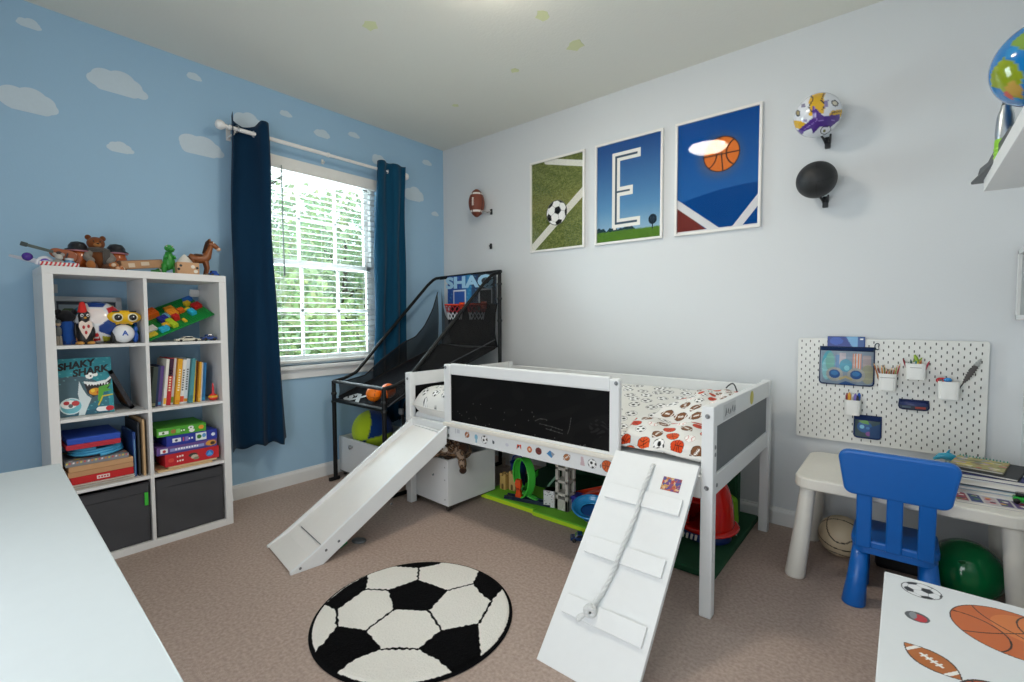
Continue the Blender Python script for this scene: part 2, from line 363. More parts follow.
sash('lower_sash', -0.09, WZ0 + 0.03, zm + 0.025); sash('upper_sash', -0.122, zm - 0.02, WZ1 - 0.045)
M = MB(); M.box((-0.06, WY0 - 0.05, WZ0 - 0.03), (0.045, WY1 + 0.05, WZ0), wc, .008); M.build('window_sill', 'painted_wood', win)
M = MB(); M.box((0.0, WY0 - 0.035, WZ0 - 0.095), (0.016, WY1 + 0.035, WZ0 - 0.03), wc, .004); M.build('window_apron', 'painted_wood', win)

# venetian blind hanging in the window recess
bl = thing('window_blind', (-0.02, -1.22, WZ1), 'white slatted venetian blind, open, hanging in the window between navy curtains', 'blind')
M = MB(); M.box((-0.045, WY0 + .01, WZ1 - .085), (0.012, WY1 - .01, WZ1 - .003), '#ecebe6', .006); M.box((0.0, WY0 + .005, WZ1 - .092), (0.018, WY1 - .005, WZ1 - .003), '#ecebe6', .005); M.build('headrail', 'painted_wood', bl)
M = MB(); z = WZ1 - .125
while z > WZ0 + .075:
    M.sheet(lambda u, v: (-0.045 + .05 * v, WY0 + .015 + (WY1 - WY0 - .03) * u, z + .004 * np.sin(np.pi * v) - .006 * (v - .5)), 1, 4, '#f3f4f2', thick=.0022); z -= .0435
M.build('slats', 'painted_wood', bl)
M = MB(); M.box((-0.045, WY0 + .015, WZ0 + .02), (0.005, WY1 - .015, WZ0 + .04), '#f0f0ec', .005); M.build('bottom_rail', 'painted_wood', bl)
M = MB()
for y in (WY0 + .17, -1.22, WY1 - .13):
    for x in (-.046, .006): M.tube([(x, y, WZ1 - .09), (x, y, WZ0 + .03)], .0011, '#e4e4de', 5)
M.build('ladder_cords', 'fabric', bl)
M = MB(); M.tube([(.024, -1.545, WZ1 - .07), (.026, -1.545, WZ1 - .5), (.027, -1.543, WZ1 - .78)], .0042, '#8d9a94', 8); M.tube([(.027, -1.543, WZ1 - .78), (.027, -1.543, WZ1 - .85)], .0065, '#7d8a84', 8); M.build('tilt_wand', 'plastic', bl)

# curtain rod
RX, RZ = 0.115, 2.435
rod = thing('curtain_rod', (RX, -1.25, RZ), 'white curtain rod with round turned finials above the window', 'curtain rod')
M = MB(); M.tube([(RX, -1.895, RZ), (RX, -1.24, RZ)], .0135, '#eeece9', 14); M.tube([(RX, -1.24, RZ), (RX, -.60, RZ)], .0115, '#eeece9', 14); M.lathe([(.0135, -.012), (.017, -.006), (.017, .006), (.0135, .012)], '#eeece9', frame((RX, -1.24, RZ), (1, 0, 0), (0, 0, 1)), 14); M.build('pole', 'plastic', rod)
fp = [(.010, 0), (.018, .004), (.018, .012), (.010, .017), (.010, .023), (.016, .028), (.012, .034), (.022, .044), (.029, .058), (.030, .068), (.026, .082), (.015, .090), (0, .093)]
for y, d in ((-1.895, -1), (-.60, 1)):
    M = MB(); M.lathe(fp, '#f0eeeb', frame((RX, y, RZ), (1, 0, 0), (0, 0, -d)), 18); M.build('finial', 'plastic', rod)
for y in (-1.875, -.63):
    M = MB(); M.box((0.001, y - .014, RZ - .05), (.006, y + .014, RZ + .04), '#eceae6', .002); M.tube([(.004, y, RZ - .028), (RX - .02, y, RZ - .028), (RX, y, RZ - .017)], .006, '#eceae6', 8); M.build('bracket', 'plastic', rod)
hk = MB(); hk.box((0.0, -1.234, 2.395), (.007, -1.216, 2.43), '#eceae6', .002); hk.tube([(.007, -1.225, 2.405), (.03, -1.225, 2.398), (.035, -1.225, 2.41)], .003, '#eceae6', 7)
tag(hk.build('wall_hook', 'plastic', at=(0, -1.225, 2.41)), 'small white wall hook under the middle of the curtain rod', 'hook')

# curtains: a plan-view fold line at the rod and another at the hem, blended down the drop
def resample(pts, n):
    P = np.array(pts, float)
    for _ in range(2):                                # corner cutting keeps folds round
        Q = [P[0]]
        for a, b in zip(P[:-1], P[1:]): Q += [a * .75 + b * .25, a * .25 + b * .75]
        P = np.array(Q + [P[-1]])
    d = np.r_[0, np.cumsum(np.linalg.norm(np.diff(P, axis=0), axis=1))]; t = np.linspace(0, d[-1], n)
    return np.stack([np.interp(t, d, P[:, 0]), np.interp(t, d, P[:, 1])], 1)
def curtain(label, top, hem, ztop, zhem, color, rings, at, pw_=1.3):
    n = 110; A, B = resample(top, n + 1), resample(hem, n + 1)
    t = thing('window_curtain', at, label, 'curtain', 'window curtains')
    def fn(u, v):
        k = np.clip(np.round(u * n).astype(int), 0, n); w = v ** pw_
        x = A[k, 0] * (1 - w) + B[k, 0] * w; y = A[k, 1] * (1 - w) + B[k, 1] * w
        x = x + .006 * np.sin(9 * u + 14 * v); y = y + .005 * np.sin(7 * u + 11 * v + 1)
        zt = np.interp(u, *ztop); zh = zhem + .012 * np.sin(u * 21)
        return x, y, zt * (1 - v) + zh * v
    M = MB(); M.sheet(fn, n, 60, color, thick=.0022); M.build('drape', 'drape', t)
    for y, ang in rings:
        M = MB(); T = frame((RX, y, RZ), (math.cos(ang), math.sin(ang), 0), (0, 0, 1))
        M.tube([T @ Vector((.021 * math.cos(a), .021 * math.sin(a), 0)) for a in np.linspace(0, 2 * math.pi, 17)[:-1]], .0042, '#c9cdd0', 8, True); M.build('grommet', 'metal', t)
    return t
curtain('navy curtain at the left side of the window, beside the white shelf unit',
        [(.14, -1.90), (.085, -1.895), (.06, -1.84), (.075, -1.78), (.125, -1.745), (.175, -1.735), (.19, -1.71), (.165, -1.685), (.115, -1.68), (.07, -1.695), (.06, -1.67)],
        [(.15, -1.955), (.11, -1.93), (.07, -1.88), (.105, -1.82), (.15, -1.775), (.10, -1.735), (.08, -1.70), (.15, -1.675), (.18, -1.64), (.12, -1.615), (.08, -1.585)],
        ([0, .12, .3, .5, .62, 1], [2.53, 2.50, 2.475, 2.485, 2.515, 2.505]), .365, '#0c3350', [(-1.865, .3), (-1.75, 1.0)], (.11, -1.78, .365))
curtain('navy curtain at the right side of the window, behind the basketball arcade game',
        [(.10, -.805), (.12, -.825), (.16, -.82), (.17, -.785), (.15, -.755), (.132, -.73), (.14, -.695), (.165, -.69), (.17, -.655), (.15, -.625), (.132, -.60), (.14, -.575), (.155, -.568)],
        [(.03, -.83), (.06, -.845), (.10, -.82), (.105, -.78), (.07, -.75), (.03, -.72), (.05, -.68), (.10, -.67), (.105, -.63), (.07, -.60), (.03, -.57), (.05, -.545), (.09, -.53)],
        ([0, 1], [2.497, 2.50]), .34, '#0f4a68', [(-.80, .4), (-.735, 1.1)], (.11, -.68, .34), .75)  # lighter teal than the left drape: window light through cloth put into colour

# cloud decals on the blue wall: lobed outlines, one to two decimetres wide
def cloud(y, z, w, h, label, group='cloud decals on the blue wall', seed=0):
    rnd = random.Random(seed); lob = [(-.5 + .16, -.08, .17), (-.2, .10, .25), (.06, .16, .27), (.26, .02, .22), (.40, -.12, .14), (0, -.15, .30), (-.25, -.15, .2), (.22, -.17, .2)]
    lob = [(a + rnd.uniform(-.03, .03), b * .8 + rnd.uniform(-.03, .03), r * rnd.uniform(.9, 1.08)) for a, b, r in lob]
    pts = []
    for k in range(72):
        a = 2 * math.pi * k / 72; d = (math.cos(a), math.sin(a)); best = 0
        for cx, cy, r in lob:
            b = d[0] * cx + d[1] * cy; q = r * r - (cx * cx + cy * cy - b * b)
            if q > 0: best = max(best, b + math.sqrt(q))
        pts.append((y + d[0] * best * w, z + max(d[1] * best, -.30) * h * 1.35))
    M = MB(); M.prism(pts, .001, '#c8d8e3', frame((0.0, 0, 0), (0, 1, 0), (0, 0, 1))); return tag(M.build('cloud_decal', 'paper', at=(0, y, z)), label, 'wall decal', group)
for i, a in enumerate([
    (-2.80, 2.324, .22, .135, 'large white cloud decal at the left edge of the blue wall'),
    (-2.434, 2.544, .25, .14, 'large white cloud decal, topmost of the three large ones left of the curtains'),
    (-2.033, 2.304, .245, .13, 'large white cloud decal beside the curtain rod finial, left of the navy curtain'),
    (-2.437, 2.189, .115, .065, 'small white cloud decal low on the blue wall, above the toys on the shelf unit'),
    (-2.779, 2.712, .09, .05, 'small white cloud decal at the upper left corner of the blue wall'),
    (-2.058, 2.725, .08, .045, 'small white cloud decal high on the blue wall above the rod finial'),
    (-1.749, 2.545, .19, .12, 'white cloud decal peeking over the top of the left curtain'),
    (-1.491, 2.683, .086, .045, 'small white cloud decal just right of the left curtain, above the rod'),
    (-1.222, 2.622, .128, .065, 'white cloud decal above the middle of the curtain rod'),
    (-.953, 2.692, .10, .045, 'small white cloud decal near the ceiling, above the right half of the window'),
    (-.715, 2.55, .14, .09, 'white cloud decal peeking over the top of the right curtain'),
    (-.197, 2.658, .11, .05, 'small white cloud decal near the room corner, close to the ceiling'),
    (-.353, 2.335, .22, .13, 'large white cloud decal right of the right curtain'),
    (-.107, 2.206, .085, .045, 'small white cloud decal lowest beside the room corner')]): cloud(*a, seed=i)
# pale glow stickers on the ceiling
for i, (x, y, r, l) in enumerate([(1.149, -1.558, .05, 'pale green sticker on the ceiling, in front of the left curtain'), (1.923, -1.017, .05, 'pale green sticker on the ceiling nearest the top edge of the photo'),
        (1.905, -.673, .06, 'pale green sticker on the ceiling near the white wall, above the soccer picture'), (1.458, -.686, .035, 'small pale green sticker on the ceiling between the others'), (.795, -.591, .03, 'tiny pale green sticker on the ceiling toward the room corner')]):
    rnd = random.Random(i); M = MB(); P = []
    for k in range(10):
        a = math.pi * k / 5 + .3 * i; q = r * (1 if k % 2 == 0 else .8) * rnd.uniform(.7, 1.1); P.append((q * math.cos(a), -q * math.sin(a)))
    M.prism(P, .001, '#dcdfae', frame((x, y, H - .0012), (1, 0, 0), (0, 1, 0))); tag(M.build('ceiling_sticker', 'paper', at=(x, y, H)), l, 'sticker', 'glow stickers on the ceiling')
# flush ceiling lamp in the middle of the room
lamp = thing('ceiling_lamp', (2.0, -1.48, H), 'round flush ceiling lamp with a glowing domed glass shade', 'lamp')
M = MB(); M.lathe([(.165, 0), (.18, -.004), (.186, -.018), (.18, -.03), (.168, -.03)], '#cfcac2', Matrix.Translation((2.0, -1.48, H)), 40); M.build('trim_ring', 'metal', lamp)
M = MB(); M.lathe([(.168, -.026), (.164, -.04), (.14, -.055), (.10, -.067), (.05, -.073), (0, -.075)], '#fff4e0', Matrix.Translation((2.0, -1.48, H)), 40); M.build('lamp_shade', 'lamp_glow', lamp)

# ================================================================ OUTSIDE THE WINDOW
struct(MB().box((-30, -16, -3.2), (-0.3, 14, -3.0), '#ffffff').build('ground_outside', 'lawn'))
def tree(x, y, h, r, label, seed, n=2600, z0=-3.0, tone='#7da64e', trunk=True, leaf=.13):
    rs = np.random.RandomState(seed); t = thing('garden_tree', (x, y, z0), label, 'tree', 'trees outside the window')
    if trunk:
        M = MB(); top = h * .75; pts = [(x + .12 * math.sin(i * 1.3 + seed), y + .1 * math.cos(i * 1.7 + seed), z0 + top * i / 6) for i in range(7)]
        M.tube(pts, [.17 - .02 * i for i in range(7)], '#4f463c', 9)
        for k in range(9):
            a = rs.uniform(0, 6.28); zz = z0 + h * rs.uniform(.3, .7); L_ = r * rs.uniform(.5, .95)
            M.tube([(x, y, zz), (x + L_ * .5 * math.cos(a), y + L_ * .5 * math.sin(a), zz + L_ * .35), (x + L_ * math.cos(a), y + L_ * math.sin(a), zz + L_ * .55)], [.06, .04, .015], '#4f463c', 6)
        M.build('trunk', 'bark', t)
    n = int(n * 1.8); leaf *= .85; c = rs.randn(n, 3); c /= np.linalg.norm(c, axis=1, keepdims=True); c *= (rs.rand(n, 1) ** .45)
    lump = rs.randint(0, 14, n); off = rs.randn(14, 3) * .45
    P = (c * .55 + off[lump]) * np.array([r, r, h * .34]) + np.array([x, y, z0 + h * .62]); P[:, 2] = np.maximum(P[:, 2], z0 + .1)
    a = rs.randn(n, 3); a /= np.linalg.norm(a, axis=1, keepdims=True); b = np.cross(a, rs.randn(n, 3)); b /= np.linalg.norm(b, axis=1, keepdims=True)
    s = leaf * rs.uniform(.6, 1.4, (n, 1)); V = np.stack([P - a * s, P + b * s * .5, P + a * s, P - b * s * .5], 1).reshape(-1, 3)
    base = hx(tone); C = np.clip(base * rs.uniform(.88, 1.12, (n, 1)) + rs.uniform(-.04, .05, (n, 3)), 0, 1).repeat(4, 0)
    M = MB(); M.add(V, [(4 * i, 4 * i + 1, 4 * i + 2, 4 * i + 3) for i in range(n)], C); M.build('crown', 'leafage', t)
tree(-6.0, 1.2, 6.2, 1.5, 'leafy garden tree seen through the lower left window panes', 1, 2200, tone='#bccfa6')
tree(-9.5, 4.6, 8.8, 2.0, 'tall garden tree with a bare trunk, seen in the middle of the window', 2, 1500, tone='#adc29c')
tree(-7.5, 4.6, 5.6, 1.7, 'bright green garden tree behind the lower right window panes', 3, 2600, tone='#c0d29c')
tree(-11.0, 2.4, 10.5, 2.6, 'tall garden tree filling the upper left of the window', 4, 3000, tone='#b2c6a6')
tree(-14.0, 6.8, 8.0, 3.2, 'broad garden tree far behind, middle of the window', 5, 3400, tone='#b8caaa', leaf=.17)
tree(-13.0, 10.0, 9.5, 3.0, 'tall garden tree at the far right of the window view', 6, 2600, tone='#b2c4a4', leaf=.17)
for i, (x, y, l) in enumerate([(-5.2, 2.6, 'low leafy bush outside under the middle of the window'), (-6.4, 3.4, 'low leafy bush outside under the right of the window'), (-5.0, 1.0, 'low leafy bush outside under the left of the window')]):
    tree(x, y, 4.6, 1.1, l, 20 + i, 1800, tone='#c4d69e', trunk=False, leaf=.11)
# ================================================================ CUBE SHELF UNIT AND WHAT IS IN IT
KX0, KX1, KY0, KY1, KH = 0.036, 0.392, -2.816, -2.05, 1.47
KW_ = '#e6e5e3'
ku = thing('shelf_unit', (0.2, -2.43, 0), 'tall white eight-compartment cube shelf unit against the blue wall', 'shelf unit')
o_ = .038; t_ = .016; ym = (KY0 + KY1) / 2
ZS = [.038 + k * ((KH - 2 * o_ - 3 * t_) / 4 + t_) for k in range(4)]; CH = (KH - 2 * o_ - 3 * t_) / 4
for y in (KY0, KY1 - o_): M = MB(); M.box((KX0, y, 0), (KX1, y + o_, KH - o_), KW_, .002); M.build('side_panel', 'painted_wood', ku)
M = MB(); M.box((KX0, KY0, KH - o_), (KX1, KY1, KH), KW_, .002); M.build('top_panel', 'painted_wood', ku)
M = MB(); M.box((KX0, KY0 + o_, 0), (KX1, KY1 - o_, o_), KW_, .002); M.build('bottom_panel', 'painted_wood', ku)
M = MB(); M.box((KX0, ym - t_ / 2, o_), (KX1 - .002, ym + t_ / 2, KH - o_), KW_, .001); M.build('divider', 'painted_wood', ku)
for k in range(3):
    for y0, y1 in ((KY0 + o_, ym - t_ / 2), (ym + t_ / 2, KY1 - o_)):
        M = MB(); M.box((KX0, y0, ZS[k] + CH), (KX1 - .002, y1, ZS[k] + CH + t_), KW_, .001); M.build('shelf', 'painted_wood', ku)
M = MB(); M.box((0.036, KY1 - o_ - .05, KH - o_ - .075), (.06, KY1 - o_ - .001, KH - o_ - .03), '#dfe0df', .003); M.build('wall_bracket', 'plastic', ku)
M = MB(); M.box((0.036, KY0 + o_ + .001, KH - o_ - .075), (.06, KY0 + o_ + .05, KH - o_ - .03), '#dfe0df', .003); M.build('wall_bracket', 'plastic', ku)
LY0, LY1, RY0, RY1 = KY0 + o_, ym - t_ / 2, ym + t_ / 2, KY1 - o_

def fabric_box(y0, y1, label, tagged):
    t = thing('storage_box', (.2, (y0 + y1) / 2, o_), label, 'storage box', 'fabric boxes in the bottom row')
    z0, z1 = o_ + .002, o_ + CH - .016; a, b = y0 + .006, y1 - .006; M = MB(); c = '#4a4a4d'
    x1 = KX1 - .018
    def front(u, v): return (x1 - .004 * np.sin(np.pi * u) * np.sin(np.pi * v) + .0025 * np.sin(9 * v + 5 * u), a + (b - a) * u, z0 + (z1 - z0) * v - .004 * np.sin(np.pi * u) * (v > .93))
    M.sheet(front, 30, 30, c, thick=.005)
    for p, q in (((.02, a, z0), (x1, a + .005, z1)), ((.02, b - .005, z0), (x1, b, z1)), ((.02, a, z0), (.026, b, z1)), ((.02, a, z0), (x1, b, z0 + .006))): M.box(p, q, c)
    M.build('body', 'canvas', t)
    M = MB(); M.tube([(x1 + .001, a + .004, z1 - .004), (x1 - .002, (a + b) / 2, z1 - .006), (x1 + .001, b - .004, z1 - .004)], .0035, '#3c3c3f', 6); M.tube([(x1 + .0005, a + .004, z1 - .055), (x1 + .0005, b - .004, z1 - .055)], .0016, '#3e3e41', 5); M.build('hem', 'canvas', t)
    if tagged:
        M = MB(); M.box((x1 + .002, b - .022, z1 - .125), (x1 + .006, b - .006, z1 - .055), '#3fbf3a', .001); M.build('green_tag', 'plastic', t)
fabric_box(LY0, LY1, 'dark grey fabric storage box with a green tag, bottom left of the shelf unit', True)
fabric_box(RY0, RY1, 'plain dark grey fabric storage box, bottom right of the shelf unit', False)

def painted_box(M, a, b, side, faces=None, T=None, res=70):
    """Box whose named faces ('+x','+z') are printed sheets."""
    a, b = np.array(a, float), np.array(b, float); M.box(a, b, side, .0015, T)
    for fc, fn in (faces or {}).items():
        e = .0006
        if fc == '+x': g = lambda u, v: (b[0] + e, a[1] + (b[1] - a[1]) * (.006 + .988 * u), a[2] + (b[2] - a[2]) * (.01 + .98 * v)); w, h = b[1] - a[1], b[2] - a[2]
        if fc == '+z': g = lambda u, v: (b[0] + (a[0] - b[0]) * (.006 + .988 * v), a[1] + (b[1] - a[1]) * (.006 + .988 * u), b[2] + e); w, h = b[1] - a[1], b[0] - a[0]
        nv = max(4, int(res * h / max(w, h))); nu = max(4, int(res * w / max(w, h)))
        M.sheet(g, nu, nv, paint=lambda u, v, w=w, h=h, fn=fn: fn(Pic(u * w, v * h, side), w, h).C, T=T)
    return M

# --- row 1 left
z1 = ZS[3]
t = thing('picture_frame', (.10, -2.63, z1), 'silver framed landscape picture leaning at the back of the top left compartment', 'picture')
T = frame((.105, -2.765, z1), (0, 1, 0), (-.16, 0, 1))
M = MB(); w, h = .29, .245
for a, b in (((0, 0, 0), (w, .026, .018)), ((0, h - .026, 0), (w, h, .018)), ((0, 0, 0), (.026, h, .018)), ((w - .026, 0, 0), (w, h, .018))): M.box(a, b, '#c6cbd0', .003, T)
M.build('frame', 'plastic', t)
M = MB()
def ppic(u, v):
    P = Pic(u, v, '#aebfc9'); P.rect(.0, .0, 1, .42, '#7e8d58'); P.rect(0, .4, 1, .55, '#c4b98c'); P.ell(.2, .62, .16, .2, '#4d6a3f'); P.ell(.75, .6, .12, .1, '#5e7a52'); P.rect(0, .9, 1, 1, '#39424e'); P.rect(0, 0, .05, 1, '#39424e'); P.rect(.95, 0, 1, 1, '#39424e'); P.rect(0, 0, 1, .05, '#39424e'); return P.C
M.sheet(lambda u, v: (.024 + (w - .048) * u, .024 + (h - .048) * v, .008 + 0 * u), 60, 50, paint=ppic, T=T); M.build('print', 'paper', t)
def bigball(D):
    v = np.array([.985, -.14, .0]); v /= np.linalg.norm(v); rt = np.array([.14, .985, 0]) / np.hypot(.14, .985); up = np.array([0, 0, 1.]); a, b, c = D @ rt, D @ up, D @ v
    P = Pic(a, b, '#e6e8ec'); P.put(c < -.1, '#dfe2e8')
    P.poly([(-.36, .94), (-.28, .72), (.22, .72), (.36, .92), (.1, 1.05)], '#173f8a'); P.poly([(-.66, .30), (-.28, .66), (.18, .66), (.40, .22), (.12, -.06), (-.42, .0)], '#efe4e0')
    P.poly([(.05, -.16), (.36, .14), (.82, .02), (.86, -.42), (.46, -.62), (.05, -.42)], '#173f8a'); P.poly([(-.98, .45), (-.64, .78), (-.46, .62), (-.76, .28)], '#2c93b4'); P.poly([(.44, .28), (.32, .66), (.6, .8), (.92, .4), (.86, .14)], '#c9202a'); P.poly([(.42, .84), (.72, .72), (.92, .5), (.7, .95)], '#b3b02e')
    P.poly([(-.72, -.08), (-.46, -.06), (-.42, -.44), (-.62, -.56), (-.9, -.4)], '#1c8a4c'); P.poly([(-.42, -.5), (.0, -.48), (.1, -.84), (-.3, -.92), (-.5, -.74)], '#c9202a'); P.poly([(-.4, -.68), (.02, -.66), (.04, -.74), (-.38, -.76)], '#eeeeee'); P.poly([(.14, -.62), (.5, -.7), (.5, -.86), (.2, -.95)], '#b3b02e'); return P.C
M = MB(); M.ell((.235, -2.605, z1 + .108), .108, paint=bigball, nu=150, nv=100)
tag(M.build('soccer_ball', 'gloss', at=(.235, -2.605, z1)), 'multicoloured soccer ball behind the toy penguin, top left compartment', 'ball')
# toy penguin with a red hat
t = thing('toy_penguin', (.325, -2.668, z1), 'toy penguin with a red hat and pale heart-shaped bib', 'toy')
c0 = (.325, -2.668); M = MB()
M.lathe([(.028, 0), (.04, .02), (.042, .06), (.036, .09), (.026, .108), (.027, .125), (.03, .14), (.025, .158), (.012, .17), (0, .172)], '#1d1a1c', Matrix.Translation((c0[0], c0[1], z1)), 24, sx=.7, sy=.78)
for s in (-1, 1): M.ell((c0[0], c0[1] + s * .033, z1 + .07), (.013, .008, .04), '#1d1a1c')
M.build('body', 'plastic', t)
M = MB(); M.prism([(0, -.052), (.016, -.02), (.026, .01), (.024, .032), (.013, .04), (0, .03), (-.013, .04), (-.024, .032), (-.026, .01), (-.016, -.02)], .006, '#e9d7cb', frame((c0[0] + .031, c0[1], z1 + .078), (0, 1, 0), (0, 0, 1)), bev=.002)
for a, b in ((-.008, .008), (.01, .012), (.0, -.018)): M.ell((c0[0] + .038, c0[1] + a, z1 + .078 + b), (.002, .005, .009), '#b52c30')
M.build('bib', 'paper', t)
M = MB(); M.lathe([(.019, 0), (.017, .012), (.014, .03), (.011, .045), (.006, .052), (0, .054)], '#d0241f', Matrix.Translation((c0[0], c0[1] - .005, z1 + .158)), 18); M.build('hat', 'foam', t)
M = MB(); M.ell((c0[0] + .032, c0[1], z1 + .132), (.014, .006, .005), '#e0a334'); M.build('beak', 'plastic', t)
for s in (-1, 1):
    M = MB(); M.ell((c0[0] + .026, c0[1] + s * .011, z1 + .144), (.005, .006, .008), '#f4f4f0'); M.ell((c0[0] + .0305, c0[1] + s * .011, z1 + .144), (.002, .003, .004), '#111111'); M.build('eye', 'gloss', t)
    M = MB(); M.ell((c0[0] + .012, c0[1] + s * .02, z1 + .008), (.03, .017, .009), '#d49a4a'); M.ell((c0[0] + .0, c0[1] + s * .022, z1 + .028), (.013, .011, .02), '#b77c45'); M.build('foot', 'plastic', t)
# dark plush in a blue suit, seen from behind
t = thing('plush_toy', (.29, -2.728, z1), 'dark blue plush toy with a black head beside the toy penguin', 'toy')
M = MB(); M.lathe([(.024, .0), (.033, .02), (.036, .06), (.034, .1), (.024, .115)], '#1c4a94', Matrix.Translation((.29, -2.728, z1)), 20); M.build('body', 'fabric', t)
M = MB(); M.ell((.292, -2.73, z1 + .138), (.033, .036, .032), '#191a1f'); M.ell((.30, -2.757, z1 + .158), (.012, .014, .016), '#191a1f'); M.ell((.30, -2.70, z1 + .16), (.012, .012, .014), '#191a1f'); M.build('head', 'fabric', t)
for s in (-1, 1):
    M = MB(); M.tube([(.295, -2.728 + s * .033, z1 + .1), (.305, -2.728 + s * .041, z1 + .07), (.312, -2.728 + s * .038, z1 + .045)], [.013, .011, .011], '#1a3f80', 10); M.build('arm', 'fabric', t)
    M = MB(); M.tube([(.295, -2.728 + s * .016, z1 + .03), (.31, -2.728 + s * .018, z1 + .012), (.325, -2.728 + s * .02, z1 + .012)], [.014, .012, .011], '#16356e', 10); M.build('leg', 'fabric', t)
# small grey figurine at the far left
t = thing('toy_figurine', (.335, -2.762, z1), 'small grey toy figurine against the left side of the top left compartment', 'toy')
M = MB(); M.tube([(.335, -2.768, z1), (.335, -2.767, z1 + .045)], [.007, .006], '#8b8378', 8); M.tube([(.335, -2.756, z1), (.335, -2.758, z1 + .045)], [.007, .006], '#8b8378', 8); M.build('legs', 'plastic', t)
M = MB(); M.ell((.335, -2.7625, z1 + .065), (.009, .012, .026), '#5b5f60'); M.build('torso', 'plastic', t)
M = MB(); M.ell((.335, -2.7625, z1 + .103), (.009, .010, .012), '#b9a48c'); M.lathe([(.014, 0), (.011, .006), (.008, .015), (0, .018)], '#3d474a', Matrix.Translation((.335, -2.7625, z1 + .107)), 12); M.build('head', 'plastic', t)
# robot toy: yellow goggle head, white body with a blue letter
t = thing('toy_robot', (.32, -2.505, z1), 'toy robot with a big yellow goggle-eyed head and white body', 'toy')
rx, ry = .325, -2.513; M = MB(); M.ell((rx, ry, z1 + .135), (.034, .074, .036), '#efbb16', nu=32, nv=20); M.build('head', 'gloss', t)
for s in (-1, 1):
    M = MB(); T = frame((rx + .020, ry + s * .030, z1 + .134), (0, 1, 0), (0, 0, 1)); M.lathe([(.022, 0), (.022, .012), (.017, .016), (0, .0165)], '#f3ecc8', T, 24); M.lathe([(.016, .0162), (.015, .019), (0, .0205)], '#141414', T, 20); M.ell((.002, .003, .021), (.003, .003, .001), '#eeeeee', T); M.build('eye', 'gloss', t)
    M = MB(); M.box((rx + .0, ry + s * .034 - .014, z1 + .161), (rx + .022, ry + s * .034 + .014, z1 + .168), '#1e1e22', .002); M.build('eyebrow', 'plastic', t)
    M = MB(); M.tube([(rx, ry + s * .03, z1 + .112), (rx + .004, ry + s * .026, z1 + .098)], [.011, .008], '#efbb16', 10); M.build('neck_post', 'gloss', t)
M = MB(); M.ell((rx - .004, ry - .004, z1 + .05), (.042, .047, .048), '#eceef1', nu=32, nv=20); M.build('body', 'gloss', t)
for s in (-1, 1):
    M = MB(); M.lathe([(.0, -.008), (.026, -.008), (.031, -.004), (.031, .004), (.026, .008), (0, .008)], '#1f57b5' if s > 0 else '#23262b', frame((rx - .012, ry + s * .046, z1 + .033), (1, 0, 0), (0, 0, -1)), 24); M.build('wheel', 'rubber', t)
M = MB(); M.ell((rx - .006, ry + .048, z1 + .073), (.014, .010, .016), '#2c6cc4'); M.build('arm', 'plastic', t)
M = MB(); M.text('A', .034, frame((rx + .0375, ry - .004, z1 + .052), (0, 1, 0), (-.05, 0, 1)), '#1d4fa8', .0006, bold=.0012); M.build('lettering', 'plastic', t)

# --- row 1 right: tilted green building plate with bricks, small cars below
t = thing('building_plate', (.25, -2.26, z1), 'green studded building plate covered in toy bricks, tilted in the top right compartment', 'toy')
# plate rises from the left front to the right back
T = frame((.345, -2.418, z1 + .008), (-.10, .90, .40), (-.80, -.10, .50))
PW, PD = .362, .245; M = MB(); M.box((0, 0, -.006), (PW, PD, .0), '#138a3c', .001, T)
for i in range(29):
    for j in range(19): M.lathe([(.0042, 0), (.0042, .003)], '#138a3c', T @ Matrix.Translation((.008 + i * .012, .011 + j * .012, 0)), 6, smooth=False)
M.build('plate', 'plastic', t)
def brick(x, y, nx, ny, col, hgt=1):
    k_ = 1.24; x, y = x * 1.26, y * 1.24; M = MB(); p = .012 * k_; M.box((x, y, .0005), (x + nx * p, y + ny * p, .0005 + .0115 * hgt), col, .0008, T)
    for i in range(nx):
        for j in range(ny): M.lathe([(.0038, 0), (.0038, .003)], col, T @ Matrix.Translation((x + (i + .5) * p, y + (j + .5) * p, .0005 + .0115 * hgt)), 8, smooth=False)
    M.build('brick', 'plastic', t)
for a in [(.012, .012, 3, 2, '#d8c23a', 1), (.03, .045, 3, 3, '#eeeeea', 1), (.062, .012, 3, 2, '#35b5d8', 2), (.086, .03, 2, 2, '#e0b62c', 2), (.11, .012, 2, 5, '#b8cf2e', 2), (.14, .05, 2, 2, '#c62323', 3), (.095, .07, 3, 3, '#2d3796', 2), (.128, .09, 2, 3, '#7cc4e6', 1),
          (.145, .085, 3, 4, '#ef9a28', 2), (.155, .13, 3, 3, '#f0a030', 1), (.185, .09, 2, 2, '#e46a1e', 2), (.212, .045, 2, 3, '#2fb4d6', 2), (.20, .095, 3, 1, '#e8d43c', 1), (.06, .125, 5, 4, '#ea6c1e', 3), (.03, .13, 2, 4, '#f2ece4', 3), (.012, .11, 2, 2, '#2f74c4', 2), (.245, .075, 3, 3, '#c01f22', 2),
          (.232, .12, 2, 2, '#e3c02d', 2), (.245, .148, 3, 2, '#2b6fc0', 2), (.262, .112, 2, 1, '#3fa6d8', 1), (.012, .15, 3, 2, '#7a9a2c', 2), (.165, .02, 1, 2, '#f0c030', 1)]: brick(*a)
